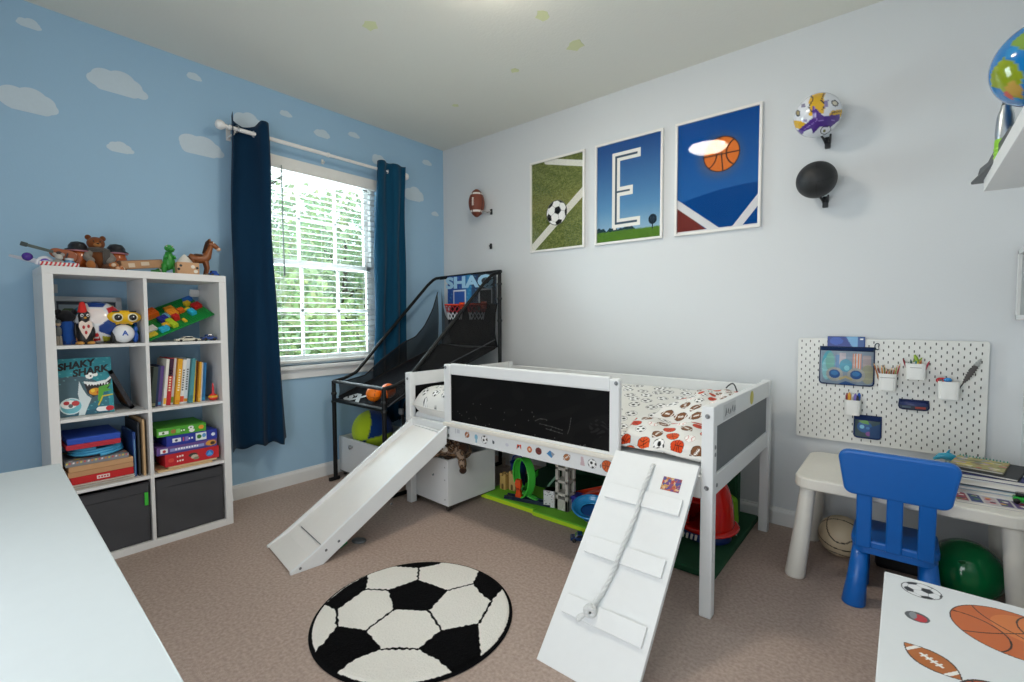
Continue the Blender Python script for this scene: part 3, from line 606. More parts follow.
def toy_car(name, x, y, z, L_, Wd, Hh, col, label, ang=90, glass='#20242a'):
    t = thing(name, (x, y, z), label, 'toy car'); T = rotz((x, y, z), ang); M = MB()
    prof = [(-.5, .2), (-.5, .5), (-.42, .58), (-.25, .62), (-.12, .98), (.14, 1.0), (.28, .62), (.44, .54), (.5, .4), (.5, .2)]
    M.prism([(a * L_, b * Hh) for a, b in prof], Wd, col, T @ frame((0, Wd / 2, 0), (1, 0, 0), (0, 0, 1)), bev=Hh * .06); M.build('body', 'gloss', t)
    M = MB(); M.prism([(a * L_, b * Hh) for a, b in [(-.2, .64), (-.1, .92), (.11, .93), (.22, .64)]], Wd * 1.03, glass, T @ frame((0, Wd * .515, 0), (1, 0, 0), (0, 0, 1))); M.build('windows', 'gloss', t)
    for a in (-.3, .3):
        for s in (-1, 1): M = MB(); M.lathe([(0, -.006), (Hh * .22, -.006), (Hh * .24, 0), (Hh * .22, .006), (0, .006)], '#1a1a1a', T @ frame((a * L_, s * Wd * .48, Hh * .24), (1, 0, 0), (0, 0, 1)), 16); M.lathe([(Hh * .12, .0062), (0, .007)], '#d8d8d4', T @ frame((a * L_, s * Wd * .48, Hh * .24), (1, 0, 0), (0, 0, s)), 12); M.build('wheel', 'rubber', t)
toy_car('toy_race_car', .365, -2.245, z1, .12, .04, .028, '#d9d2bd', 'cream toy race car under the tilted green building plate')
toy_car('toy_race_car', .345, -2.135, z1, .075, .05, .036, '#1f3f86', 'small blue and white toy car in the right corner under the green plate')

# --- row 2 left: shark game tin and a dark frame leaning on the side
z2 = ZS[2]
t = thing('game_box', (.31, -2.655, z2), 'teal game box with a cartoon shark on its cover', 'game box')
T = frame((.318, LY0 + .006, z2 + .002), (.02, 1, 0), (-.17, 0, 1)); w, h = .206, .285
def shark(u, v):
    P = Pic(u * .226, v * .268, '#2b8f9c'); P.poly([(0, 0), (w, 0), (w, .1), (0, .19)], '#2a6f82'); P.ell(.06, .11, .12, .075, '#43606c'); P.rect(0, .0, w, .022, '#2a5f74')
    P.mix((np.sin(u * 31 + v * 17) * np.sin(v * 53) > .82), '#8fd0d2', .45)
    P.poly([(.02, .16), (.085, .155), (.11, .12), (.10, .07), (.085, .01), (.0, .0), (.0, .13)], '#46636f')
    P.poly([(.086, .16), (.10, .12), (.115, .09), (.132, .075), (.112, .03), (.10, .0), (.075, .0), (.085, .05), (.078, .1)], '#d9e4e6')
    P.poly([(.105, .155), (.15, .14), (.20, .148), (.224, .165), (.21, .12), (.18, .095), (.14, .08), (.118, .1)], '#251f24'); P.poly([(.105, .157), (.15, .15), (.2, .158), (.222, .178), (.226, .168), (.2, .146), (.15, .136), (.106, .146)], '#eff2f0')
    for k in range(8): P.poly([(.115 + k * .012, .146 - abs(k - 3) * .0008), (.125 + k * .012, .146 - abs(k - 3) * .0008), (.12 + k * .012, .132)], '#fafafa')
    P.ell(.13, .182, .017, .015, '#fbfbf7'); P.ell(.155, .188, .010, .011, '#fbfbf7'); P.ell(.135, .18, .004, .004, '#111'[:4] + '111')
    P.ell(.15, .105, .026, .017, '#e2981f'); P.ell(.14, .11, .009, .008, '#f6cf3c'); P.ell(.163, .1, .008, .008, '#c4571c')
    P.poly([(.165, .125), (.222, .14), (.2, .118), (.222, .105), (.185, .1), (.175, .055), (.158, .06)], '#5aa83a'); P.line([(.16, .04), (.18, .08), (.222, .085)], .006, '#d9c42e')
    P.ell(.048, .046, .046, .038, '#d4e6ea'); P.ell(.048, .046, .041, .033, '#6fb9c6'); P.ell(.04, .055, .032, .02, '#f1efee'); P.ell(.03, .062, .012, .009, '#c42d34'); P.ell(.066, .058, .016, .012, '#c63a3c'); P.ell(.046, .048, .009, .009, '#62676a')
    P.ell(.165, .02, .016, .011, '#f2f2f2'); P.rect(.16, .009, .2, .031, '#f2f2f2'); P.ell(.207, .02, .018, .012, '#c32230'); return P.C
M = MB(); M.box((0, 0, -.05), (w, h, 0), '#276f80', .002, T); M.sheet(lambda u, v: (w * u, h * v, .0006 + 0 * u), 150, 170, paint=shark, T=T)
M.text('SHAKY', .046, T @ Matrix.Translation((.070, .250, .001)) @ Matrix.Scale(.9, 4, (1, 0, 0)) @ Matrix.Rotation(.13, 4, 'Z'), '#16181c', .0004, bold=.0022, sx=1.05, shear=.2); M.text('SHARK', .046, T @ Matrix.Translation((.122, .217, .001)) @ Matrix.Scale(.9, 4, (1, 0, 0)) @ Matrix.Rotation(.13, 4, 'Z'), '#16181c', .0004, bold=.0022, sx=1.05, shear=.2)
M.build('cover', 'paper', t)
t = thing('photo_frame', (.22, -2.49, z2), 'dark picture frame leaning edge-on against the side beside the shark game', 'picture frame')
T = frame((.30, LY1 - .055, z2 + .001), (-1, 0, 0), (0, -.42, 1)); M = MB(); fw, fh = .21, .225
for a, b in (((0, 0, 0), (fw, .02, .02)), ((0, fh - .02, 0), (fw, fh, .02)), ((0, 0, 0), (.02, fh, .02)), ((fw - .02, 0, 0), (fw, fh, .02))): M.box(a, b, '#26242a', .002, T)
M.build('frame', 'plastic', t)
M = MB(); M.box((.015, .015, .004), (fw - .015, fh - .015, .010), '#8a5a32', 0, T); M.build('backing_board', 'cardboard', t)

# --- row 2 right: books standing, leaning a little to the right
bk = [('#3e4a44', .018, .205, .18, 'thick dark grey-green', '#8a8b70'), ('#23335e', .010, .21, .18, 'thin navy', '#1c2a50'), ('#6b4f93', .014, .207, .18, 'purple', '#4f9fd8'), ('#e8e4da', .012, .243, .18, 'cream', '#efb13a'), ('#c7262a', .019, .246, .19, 'red with a dark purple top', '#3c1636'), ('#e6e9ea', .011, .243, .18, 'thin pale grey', '#7fa83a'),
      ('#e9a81c', .019, .24, .19, 'thick amber yellow', '#d98e12'), ('#f0f0ee', .017, .234, .19, 'white', '#e0542c'), ('#dfe6ec', .016, .238, .19, 'bluish white', '#e89a2c'), ('#4a8f98', .016, .238, .18, 'teal', '#3a7a84'), ('#e6c52a', .009, .228, .18, 'thin bright yellow', '#f0d84a'), ('#7a3a26', .008, .223, .18, 'thin brown', '#6a2f20'),
      ('#e3a42c', .010, .217, .18, 'golden yellow', '#efc25a'), ('#e9e7e0', .007, .214, .18, 'thin ivory', '#ccc'[:4] + 'ccc'), ('#1f6ea8', .016, .21, .18, 'bright blue', '#2a8fc0')]
y = RY0 + .006; ln = .10
for i, (c, th, bh, dp, nm, c2) in enumerate(bk):
    th *= 1.16; bh *= 1.06
    prev_nm = bk[i - 1][4] if i else None
    t = thing('book', (.3, y + th / 2, z2), f'{nm} standing book, ' + (f'just right of the {prev_nm.split(" with")[0]} one' if prev_nm else 'first on the left of its compartment'), 'book', 'standing books in the shelf unit')
    T = frame((.335 - .012 * (i % 3), y + th, z2 + .0005), (-1, 0, 0), (0, ln, 1))      # x into the shelf, y up, z = -y(thickness toward left)
    M = MB(); d = dp
    M.box((0, 0, -.0015), (d, bh, 0), c, 0, T); M.box((0, 0, -th), (d, bh, -th + .0015), c, 0, T); M.box((-.001, 0, -th), (.0015, bh, 0), c, .0008, T)
    M.build('cover', 'paper', t)
    M = MB(); M.box((.0016, .003, -th + .0016), (d - .004, bh - .003, -.0016), '#ece6d6', 0, T); M.build('pages', 'paper', t)
    M = MB(); lo, hi = (.62, .99) if 'top' in nm else ((.04, .17) if i % 2 else (.03, .1))
    M.box((-.0014, bh * lo, -th + .001), (-.0009, bh * hi, -.001), c2, 0, T); M.build('spine_print', 'paper', t)
    if c in ('#f0f0ee', '#dfe6ec', '#e9a81c', '#c7262a'):
        M = MB()
        for k in range(9): M.box((-.0014, bh * (.30 + .055 * k), -th * .7), (-.0009, bh * (.33 + .055 * k), -th * .3), '#4a4a4a' if c[1] in 'fd' else '#f6e8c0', 0, T)
        M.build('spine_lettering', 'paper', t)
    y += th + .0022
    ln = .10 if i < 9 else .07
    WORLD_Y_END = y
t = thing('pointed_toy', (.33, y + .035, z2), 'small red and yellow pointed toy at the right end of the standing books', 'toy')
M = MB(); M.lathe([(.0, 0), (.022, .006), (.026, .02), (.018, .034), (.008, .04)], '#d42a20', Matrix.Translation((.33, y + .035, z2)), 18); M.lathe([(.0255, .018), (.0262, .022), (.022, .03)], '#efb52a', Matrix.Translation((.33, y + .035, z2)), 18); M.build('body', 'gloss', t)
M = MB(); M.lathe([(.008, .04), (.006, .07), (.003, .1), (0, .102)], '#d12430', Matrix.Translation((.33, y + .035, z2)), 12); M.build('spike', 'gloss', t)

# --- row 3 left: stack of boxes and games
z3 = ZS[1]; ya = LY0
def lying(name, x0, x1, y0, y1, z, h, col, label, cat, fin='paper', faces=None, group='boxes stacked in the left compartment', part='lid', T=None, bev=.002):
    t = thing(name, ((x0 + x1) / 2, (y0 + y1) / 2, z), label, cat, group); M = MB(); painted_box(M, (x0, y0, z), (x1, y1, z + h * .62), col, faces); M.build('box_base', fin, t)
    M = MB(); M.box((x0 - .0015, y0 - .0015, z + h * .45), (x1 + .0015, y1 + .0015, z + h), col, bev); M.build(part, fin, t); return t
def sheets(x0, x1, y0, y1, z, n, label, cols, group=None):
    t = thing('paper_stack', ((x0 + x1) / 2, (y0 + y1) / 2, z), label, 'papers', group); M = MB(); r = random.Random(n)
    for k in range(n): d = r.uniform(-.006, .006); M.box((x0 + d, y0 + d, z + k * .0028), (x1 + d, y1 - d, z + k * .0028 + .0024), cols[k % len(cols)])
    M.build('sheets', 'paper', t); return t
sheets(.06, .375, ya + .02, ya + .27, z3, 8, 'loose pale papers lying at the bottom of the left compartment under the red box', ['#e6e2da', '#cfc4b4', '#b7a894', '#dedad2'])
zz = z3 + .0235
t = thing('game_box', (.24, ya + .15, zz), 'flat bright red box with a small white label, near the bottom of the stack', 'box', 'boxes stacked in the left compartment'); M = MB(); M.box((.08, ya + .03, zz), (.365, ya + .272, zz + .036), '#c5181c', .003); M.build('body', 'paper', t)
M = MB(); M.box((.365, ya + .125, zz + .010), (.3662, ya + .175, zz + .027), '#ecd9d4'); [M.box((.3662, ya + .130 + k * .011, zz + .0145), (.3664, ya + .137 + k * .011, zz + .0225), '#c9484a') for k in range(4)]; M.build('label_patch', 'paper', t)
zz += .0365
for k, (lb, c) in enumerate((('plain brown cardboard box on the red box', '#c4946a'), ('plain brown cardboard box under the grey board game', '#cb9d72'))):
    t = thing('cardboard_box', (.23, ya + .145, zz), lb, 'box', 'boxes stacked in the left compartment'); M = MB(); M.box((.07, ya + .02 + .004 * k, zz), (.362, ya + .272, zz + .026), c, .002); M.build('body', 'cardboard', t)
    M = MB(); M.box((.0705, ya + .14, zz + .0262), (.3625, ya + .165, zz + .0267), '#b98c5e'); M.build('tape', 'paper', t); zz += .0268
def gtop(P, w, h):
    r = random.Random(8)
    for k in range(26): P.ell(r.uniform(0, w), r.uniform(0, h), r.uniform(.008, .02), r.uniform(.004, .012), r.choice(['#e8d23a', '#d4454a', '#f0e6e8', '#e2862c', '#d9d9d9', '#444a50', '#c93a66']))
    return P
def gfront(P, w, h):
    for k in range(18): P.rect(w * (k / 18), h * .5, w * (k / 18 + .03), h, ['#e8d23a', '#d4454a', '#efe6ea', '#e2862c'][k % 4])
    return P
t = thing('game_box', (.23, ya + .14, zz), 'grey board game with colourful stickers along its top edge, under the coiled blue tube', 'game box', 'boxes stacked in the left compartment'); M = MB(); painted_box(M, (.08, ya + .012, zz), (.36, ya + .255, zz + .024), '#85878a', {'+z': gtop, '+x': gfront}); M.build('body', 'paper', t)
zz += .0248
# blue coiled tubing
t = thing('blue_tube_loop', (.23, ya + .14, zz), 'light blue flexible tube coiled in flat loops between the games and red box', 'toy')
M = MB(); P = []
for k in range(150):
    a = 2 * math.pi * k / 50; P.append((.235 + (.105 - .006 * (k / 50)) * math.cos(a), ya + .145 + (.105 - .004 * (k / 50)) * math.sin(a), zz + .0075 + .0125 * k / 50 + .003 * math.sin(2 * a)))
M.tube(P, .0072, '#4fb0dc', 10); M.build('tube', 'plastic', t); zz += .056
lying('game_box', .09, .355, ya + .02, ya + .225, zz, .024, '#c22a3c', 'flat crimson box under the blue box at the top of the stack', 'box', part='lid'); zz += .0245
t = lying('game_box', .07, .35, ya + .025, ya + .225, zz, .03, '#2450b8', 'royal blue box, topmost of the stack in the left compartment', 'box', part='lid')
def upright(name, y, th, d, h, col, label, cat, fin='paper', lean=.04, x=.36, group=None, edge=None):
    t = thing(name, (x - d / 2, y, z3), label, cat, group); T = frame((x, y, z3 + .0005), (-1, 0, 0), (0, lean, 1)); M = MB(); M.box((0, 0, -th), (d, h, 0), col, .001, T); M.build('cover', fin, t)
    if edge: M = MB(); M.tube([T @ Vector((0.002, 0.004, -th / 2)), T @ Vector((-.002, h * .5, -th / 2)), T @ Vector((.003, h - .003, -th / 2)), T @ Vector((d * .6, h, -th / 2))], .0022, edge, 6); M.build('edge_band', 'plastic', t)
upright('folder', ya + .288, .012, .24, .235, '#274a8c', 'dark blue folder with a pale edge standing right of the stack', 'folder', 'plastic', .0, .345, edge='#7fb2cc')
upright('board', ya + .305, .009, .27, .285, '#2a2f35', 'thin dark board standing between the blue folder and the tan board', 'board', 'paper', .0, .35)
upright('board', ya + .324, .010, .29, .30, '#c9a77c', 'tan wooden board standing against the divider beside the stack', 'board', 'cardboard', .0, .365)

# --- row 3 right: jigsaw boxes
yb = RY0; zz = z3
t = thing('puzzle_tray', (.22, yb + .16, zz), 'wooden puzzle tray under the red puzzle box', 'puzzle', 'puzzles stacked in the right compartment')
M = MB()
def tray(P, w, h):
    r = random.Random(3)
    for k in range(30): P.ell(r.uniform(0, w), r.uniform(0, h), .02, .012, r.choice(['#8a6a3a', '#b5854a', '#6a7a3a', '#d8b47a', '#a84a2a']))
    return P
painted_box(M, (.05, yb + .02, zz), (.375, yb + .28, zz + .010), '#d2b183', {'+z': tray}); M.build('base_board', 'cardboard', t)
t2 = MB(); t2.box((.08, yb + .07, zz + .0105), (.37, yb + .305, zz + .019), '#d9bd92', .002); t2.build('cover_board', 'cardboard', t)
zz += .0195
def puzzle(x0, x1, y0, y1, z, h, col, label, draw, title, tcol, ang=0.0):
    t = thing('puzzle_box', ((x0 + x1) / 2, (y0 + y1) / 2, z), label, 'puzzle box', 'puzzles stacked in the right compartment'); T = rotz(((x0 + x1) / 2, (y0 + y1) / 2, z), ang)
    a, b = (x0 - (x0 + x1) / 2, y0 - (y0 + y1) / 2, 0), (x1 - (x0 + x1) / 2, y1 - (y0 + y1) / 2, h)
    M = MB(); painted_box(M, a, b, col, {'+x': draw}, T, 110); M.build('box', 'paper', t)
    M = MB()
    for n_, sz, fy, fz in title:
        for k in range(n_): q = ((k * 37) % 5) / 5; M.box((b[0] + .0007, a[1] + (b[1] - a[1]) * fy + (k - n_ / 2) * sz * .8, h * fz - sz * (.35 - .1 * q)), (b[0] + .0012, a[1] + (b[1] - a[1]) * fy + (k - n_ / 2) * sz * .8 + sz * (.45 + .2 * q), h * fz + sz * (.38 - .12 * (1 - q))), tcol, 0, T)
    M.build('printed_title', 'paper', t); return t
def d_red(P, w, h):
    P.ell(w * .1, h * .5, .014, .012, '#d8483a'); P.ell(w * .50, h * .62, .022, .012, '#3a3530'); P.ell(w * .53, h * .45, .018, .012, '#c9bda6'); P.ell(w * .56, h * .3, .014, .008, '#8c8a70'); P.ell(w * .82, h * .5, .02, .019, '#2b6fc0'); P.poly([(w * .76, h * .35), (w * .82, h * .7), (w * .88, h * .35)], '#5aa4de'); return P
def d_pur(P, w, h):
    P.rect(0, 0, w, h * .25, '#3a3e8a'); P.rect(w * .05, h * .2, w * .17, h * .8, '#eeeef2'); P.ell(w * .11, h * .45, .008, .008, '#c42d34'); P.rect(w * .2, h * .3, w * .78, h * .68, '#8f9ad0'); P.ell(w * .9, h * .55, .028, .016, '#d89a3a'); P.ell(w * .93, h * .5, .012, .010, '#3a2a1e'); return P
def d_blu(P, w, h):
    P.rect(w * .1, h * .3, w * .27, h * .72, '#e9edf2'); P.ell(w * .18, h * .5, .007, .007, '#3a4a6a'); P.rect(w * .30, h * .3, w * .33, h * .72, '#c4566a'); P.rect(w * .35, h * .25, w * .41, h * .75, '#8a7ac0'); P.rect(w * .56, h * .12, w * .78, h * .88, '#e4ecec'); P.ell(w * .63, h * .5, .012, .012, '#2f7a2c'); P.ell(w * .73, h * .55, .010, .012, '#5a9ad0'); P.ell(w * .92, h * .5, .010, .010, '#dfe8f4'); return P
def d_grn(P, w, h):
    P.rect(w * .03, h * .25, w * .22, h * .65, '#eaf2e4'); P.ell(w * .12, h * .45, .006, .006, '#4a6a3a'); P.ell(w * .32, h * .5, .012, .012, '#a8743a'); P.rect(w * .38, h * .2, w * .46, h * .75, '#7fd060'); P.rect(w * .48, h * .25, w * .56, h * .7, '#3f8a2c'); P.ell(w * .68, h * .68, .014, .010, '#f2f4ee'); P.ell(w * .70, h * .3, .014, .010, '#f2f4ee'); P.ell(w * .68, h * .66, .004, .004, '#222222'); P.ell(w * .9, h * .55, .013, .012, '#e8942c'); return P
puzzle(.09, .365, yb + .055, yb + .318, zz, .068, '#c51c26', 'red jigsaw puzzle box, lowest in the stack of puzzles', d_red, [(3, .014, .27, .72), (3, .014, .27, .35)], '#f2e6e0'); zz += .0685
puzzle(.08, .36, yb + .02, yb + .31, zz, .043, '#6b4a8f', 'purple jigsaw puzzle box between the red and the blue one', d_pur, [(9, .016, .49, .5)], '#f2f2f8'); zz += .0435
puzzle(.10, .36, yb + .06, yb + .31, zz, .055, '#23339a', 'blue jigsaw puzzle box under the green one', d_blu, [(2, .016, .47, .5)], '#e8e8f4', 2); zz += .0555
puzzle(.11, .355, yb + .03, yb + .262, zz, .046, '#4fa62c', 'green jigsaw puzzle box on top of the stack of puzzles', d_grn, [(2, .014, .52, .48)], '#eaf6e0', -2)
t = lying('game_box', .06, .2, yb + .004, yb + .05, z3 + .02, .12, '#59606a', 'dark grey box standing behind the puzzle stack, left side', 'box', group=None)

# ================================================================ ON TOP OF THE SHELF UNIT
zt = KH
# toy guitar lying with its neck toward the wall side
t = thing('toy_guitar', (.22, -2.72, zt), 'small brown toy guitar with a grey neck at the left end of the shelf', 'toy guitar')
T = frame((.245, -2.738, zt + .072), (-.12, -1.0, .28), (0, -.28, -1)); M = MB()
outl = []
for k in range(40):
    a = 2 * math.pi * k / 40; r = .036 + .010 * math.cos(2 * a) - .006 * math.cos(a); outl.append((r * 1.15 * math.cos(a) - .01, r * math.sin(a)))
M.prism(outl, .02, '#9a4f24', T, z0=-.01, bev=.003); M.build('body', 'gloss', t)
M = MB(); M.box((.02, -.007, .008), (.112, .007, .016), '#4b5650', .002, T); M.build('neck', 'plastic', t)
M = MB(); M.box((.110, -.010, .006), (.135, .010, .017), '#2e3838', .003, T); M.build('headstock', 'plastic', t)
M = MB(); M.lathe([(.011, .0105), (0, .0108)], '#23150d', T, 16); M.box((-.033, -.012, .0102), (-.026, .012, .014), '#2a1a10', .001, T); M.build('soundhole_and_bridge', 'plastic', t)
M = MB(); M.tube([(.21, -2.69, zt), (.222, -2.712, zt + .04), (.23, -2.73, zt + .07)], .006, '#7a6a5a', 8); M.build('stand', 'plastic', t)
# purple ball-ended toy wand and striped tube
t = thing('toy_wand', (.16, -2.79, zt), 'white toy wand with a purple ball poking past the left end of the shelf', 'toy')
M = MB(); M.tube([(.25, -2.765, zt + .02), (.21, -2.835, zt + .035), (.16, -2.90, zt + .055)], [.014, .011, .006], '#d6d8e2', 12); M.build('shaft', 'plastic', t)
M = MB(); M.ell((.215, -2.845, zt + .05), .020, '#4d2a92'); M.build('ball', 'gloss', t)
M = MB(); M.tube([(.24, -2.795 + .03 * math.cos(a) + .008, zt + .014 + .036 * max(0, math.sin(a))) for a in np.linspace(math.pi, 0, 14)], .007, '#e8e8f0', 8); M.tube([(.236, -2.795 + .018 * math.cos(a) + .008, zt + .014 + .025 * max(0, math.sin(a))) for a in np.linspace(math.pi, 0, 14)], .008, '#6c4ab0', 8); M.build('handle', 'plastic', t)
M = MB(); T = frame((.36, -2.818, zt + .0105), (0, 1, 0), (-1, 0, 0))
def stripes(u, v): P = Pic(u, v, '#ece7e4'); P.put((u * 9 + v * 1.5) % 1 < .5, '#c9252f'); return P.C
M.sheet(lambda u, v: (u * .135, .0105 * np.cos(2 * math.pi * v), .0105 * np.sin(2 * math.pi * v)), 90, 20, paint=stripes, T=T)
for x in (0, .135): M.lathe([(.0105, 0), (.008, .001 if x else -.001), (0, .001 if x else -.001)], '#ece7e4', T @ frame((x, 0, 0), (0, 1, 0), (0, 0, 1)), 20)
tag(M.build('candy_tube', 'gloss', at=(.36, -2.73, zt)), 'red and white striped tube lying along the front left edge of the shelf top', 'toy')
# small blue jar and white gadget between guitar and pots
t = thing('toy_jar', (.27, -2.705, zt), 'small clear blue toy jar behind the striped tube', 'toy'); M = MB(); M.lathe([(.018, 0), (.021, .008), (.021, .032), (.015, .04)], '#6f9cc0', Matrix.Translation((.27, -2.705, zt)), 18); M.build('jar', 'gloss', t); M = MB(); M.lathe([(.016, .0405), (.017, .05), (0, .052)], '#cfd6da', Matrix.Translation((.27, -2.705, zt)), 18); M.build('lid', 'plastic', t)
t = thing('plush_mouse', (.26, -2.745, zt), 'small pale grey plush behind the striped tube, below the guitar body', 'toy'); M = MB(); M.ell((.26, -2.745, zt + .022), (.022, .02, .022), '#b9b4ad'); M.ell((.272, -2.742, zt + .052), (.016, .015, .015), '#c8c2ba'); M.build('body', 'fabric', t)
for s in (-1, 1): M = MB(); M.ell((.268, -2.742 + s * .014, zt + .066), (.005, .008, .009), '#a8a29b'); M.build('ear', 'fabric', t)
# two round brown pots with black bowl lids
def pot(x, y, s, label):
    t = thing('toy_pot', (x, y, zt), label, 'toy pot', 'round brown toy pots'); T = Matrix.Translation((x, y, zt)); M = MB()
    M.lathe([(.02 * s, 0), (.036 * s, .01 * s), (.043 * s, .035 * s), (.04 * s, .065 * s), (.034 * s, .085 * s), (.031 * s, .092 * s)], '#a4501f', T, 26); M.build('pot', 'gloss', t)
    M = MB(); M.lathe([(.046 * s, .092 * s), (.047 * s, .097 * s), (.036 * s, .1 * s), (.034 * s, .115 * s), (.024 * s, .13 * s), (.0, .136 * s)], '#1d1d22', T, 26); M.build('lid', 'plastic', t)
    M = MB(); M.lathe([(.0435 * s, .086 * s), (.048 * s, .089 * s), (.0435 * s, .0925 * s)], '#b97a86', T, 26); M.build('band', 'plastic', t)
pot(.20, -2.662, 1.08, 'round brown toy pot with a black lid, left of the brown plush bear')
pot(.19, -2.508, 1.12, 'round brown toy pot with a black lid, right of the brown plush bear')
# seated brown plush bear with a grey scarf
t = thing('plush_bear', (.2, -2.585, zt), 'seated brown plush bear with a dark grey scarf, in the middle of the shelf top', 'plush toy'); bx, by = .205, -2.585
M = MB(); M.ell((bx, by, zt + .06), (.042, .042, .058), '#6d4022'); M.build('body', 'fabric', t)
M = MB(); M.ell((bx + .004, by - .008, zt + .142), (.034, .037, .034), '#7a4420'); M.ell((bx + .033, by - .006, zt + .133), (.014, .016, .012), '#a8703c'); M.ell((bx + .046, by - .006, zt + .138), (.004, .006, .004), '#241610'); M.build('head', 'fabric', t)
for s in (-1, 1):
    M = MB(); M.ell((bx + .0, by - .008 + s * .029, zt + .171), (.010, .013, .014), '#6a3a1c'); M.build('ear', 'fabric', t)
    M = MB(); M.ell((bx + .034, by - .008 + s * .013, zt + .15), (.003, .004, .004), '#15100c'); M.build('eye', 'gloss', t)
    M = MB(); M.tube([(bx + .012, by + s * .036, zt + .095), (bx + .035, by + s * .05, zt + .065), (bx + .058, by + s * .04, zt + .05)], [.018, .017, .015], '#857f76', 12); M.ell((bx + .06, by + s * .039, zt + .049), .0165, '#857f76'); M.build('arm', 'fabric', t)
    M = MB(); M.tube([(bx + .02, by + s * .026, zt + .022), (bx + .065, by + s * .038, zt + .02), (bx + .10, by + s * .045, zt + .02)], [.022, .02, .018], '#7a4a28', 12); M.ell((bx + .104, by + s * .046, zt + .022), (.012, .019, .022), '#a86a3a'); M.build('leg', 'fabric', t)
M = MB(); M.tube([(bx + .036 * math.cos(a), by + .036 * math.sin(a), zt + .108) for a in np.linspace(0, 2 * math.pi, 20)[:-1]], .012, '#55504c', 8, True); M.box((bx + .03, by + .012, zt + .035), (bx + .048, by + .042, zt + .112), '#57524e', .006); M.build('scarf', 'fabric', t)
M = MB(); T = Matrix.Translation((.16, -2.545, zt)); 
t = thing('toy_duck', (.17, -2.543, zt), 'small yellow toy duck between the brown bear and the right pot', 'toy'); M.ell((0, 0, .045), (.024, .02, .04), '#e0a82c', T); M.ell((.006, .004, .10), .021, '#ecbb3a', T); M.build('body', 'gloss', t); M = MB(); M.ell((.03, .006, .097), (.012, .009, .005), '#e07a28', T); M.build('beak', 'gloss', t)
# pale brown small doll-like round beads in front of the right pot
t = thing('wooden_beads', (.31, -2.53, zt), 'string of round pale wooden beads in front of the right brown pot', 'beads'); M = MB()
for k in range(9): a = k * .7; M.ell((.31 + .022 * math.cos(a), -2.53 + .024 * math.sin(a), zt + .011 + .008 * (k // 3)), .0105, ['#d4a07a', '#b5652e', '#e0bfa0'][k % 3])
M.build('beads', 'gloss', t)
# long tan box beam leaning, with sticks below
t = thing('wooden_toy_box', (.3, -2.40, zt), 'long tan wooden toy box lying tilted beside the green dinosaur', 'toy box'); T = frame((.275, -2.50, zt + .012), (-.25, 1, .15), (-1, -.2, 0)); M = MB(); M.box((0, 0, 0), (.20, .045, .042), '#b98d68', .003, T); M.build('box', 'cardboard', t)
M = MB(); M.box((-.001, .002, .0415), (.201, .043, .0455), '#8d6a50', .002, T); M.build('lid', 'cardboard', t)
M = MB()
for a, b in (((.03, -.001, .008), (.06, .0, .03)), ((.09, -.001, .015), (.13, .0, .034))): M.box(a, b, '#d8c4ae', 0, T)
M.build('label_patch', 'paper', t)
M = MB(); M.tube([T @ Vector((.185, .02, .001)), (.25, -2.315, zt + .003)], .005, '#e0dccf', 8); M.build('prop_stick', 'plastic', t)
# green toy dinosaur standing upright
t = thing('toy_dinosaur', (.25, -2.27, zt), 'upright green toy dinosaur standing beside the cardboard box', 'toy dinosaur'); gx, gy = .235, -2.285; g1 = '#2f8f35'
bm = MB(); bm.lathe([(.010, .03), (.026, .045), (.03, .07), (.025, .1), (.017, .12), (.015, .13)], g1, Matrix.Translation((gx, gy, zt)), 18)
bm.tube([(gx, gy, zt + .05), (gx - .02, gy - .028, zt + .03), (gx - .03, gy - .055, zt + .018), (gx - .03, gy - .078, zt + .02)], [.022, .016, .010, .004], g1, 10); bm.build('body', 'plastic', t)
M = MB(); M.ell((gx + .004, gy, zt + .15), (.024, .021, .019), '#3a9c3e'); M.ell((gx + .024, gy + .006, zt + .142), (.022, .017, .011), '#3a9c3e'); M.ell((gx + .022, gy + .006, zt + .132), (.019, .014, .006), '#2c7f33'); M.build('head', 'plastic', t)
for s in (-1, 1):
    M = MB(); M.tube([(gx, gy + s * .02, zt + .055), (gx + .012, gy + s * .026, zt + .03), (gx + .004, gy + s * .026, zt + .006)], [.017, .012, .010], g1, 10); M.ell((gx + .014, gy + s * .027, zt + .006), (.021, .012, .006), g1); M.build('leg', 'plastic', t)
    M = MB(); M.tube([(gx + .016, gy + s * .02, zt + .105), (gx + .034, gy + s * .022, zt + .092), (gx + .045, gy + s * .018, zt + .097)], [.007, .006, .004], '#3a9c3e', 8); M.build('arm', 'plastic', t)
    M = MB(); M.ell((gx + .022, gy + s * .014, zt + .16), (.005, .004, .006), '#eff0e0'); M.ell((gx + .0265, gy + s * .014, zt + .16), (.002, .002, .003), '#101010'); M.build('eye', 'gloss', t)
# cardboard block with printed dots and a white cone
t = thing('cardboard_block', (.28, -2.20, zt), 'tan cardboard block with printed spots at the right end of the shelf top', 'box'); T = rotz((.275, -2.212, zt), -6)
M = MB(); M.box((-.05, -.053, 0), (.05, .053, .070), '#c79c76', .003, T)
for y, z, r, c in ((-.035, .05, .007, '#3a3f44'), (-.045, .03, .007, '#33302c'), (.022, .046, .010, '#e6dccf'), (.042, .04, .007, '#33302c'), (.035, .02, .010, '#e8e0d2')): M.lathe([(r, 0), (0, .0006)], c, T @ frame((.0503, y, z), (0, 1, 0), (0, 0, 1)), 14)
M.build('block', 'cardboard', t)
M = MB(); M.lathe([(.042, 0), (.034, .014), (.018, .034), (.006, .048), (0, .05)], '#e4ddd2', rotz((.255, -2.215, zt + .0702), 0), 22); tag(M.build('paper_cone', 'paper', at=(.255, -2.205, zt + .072)), 'small white paper cone on the tan cardboard block', 'toy')
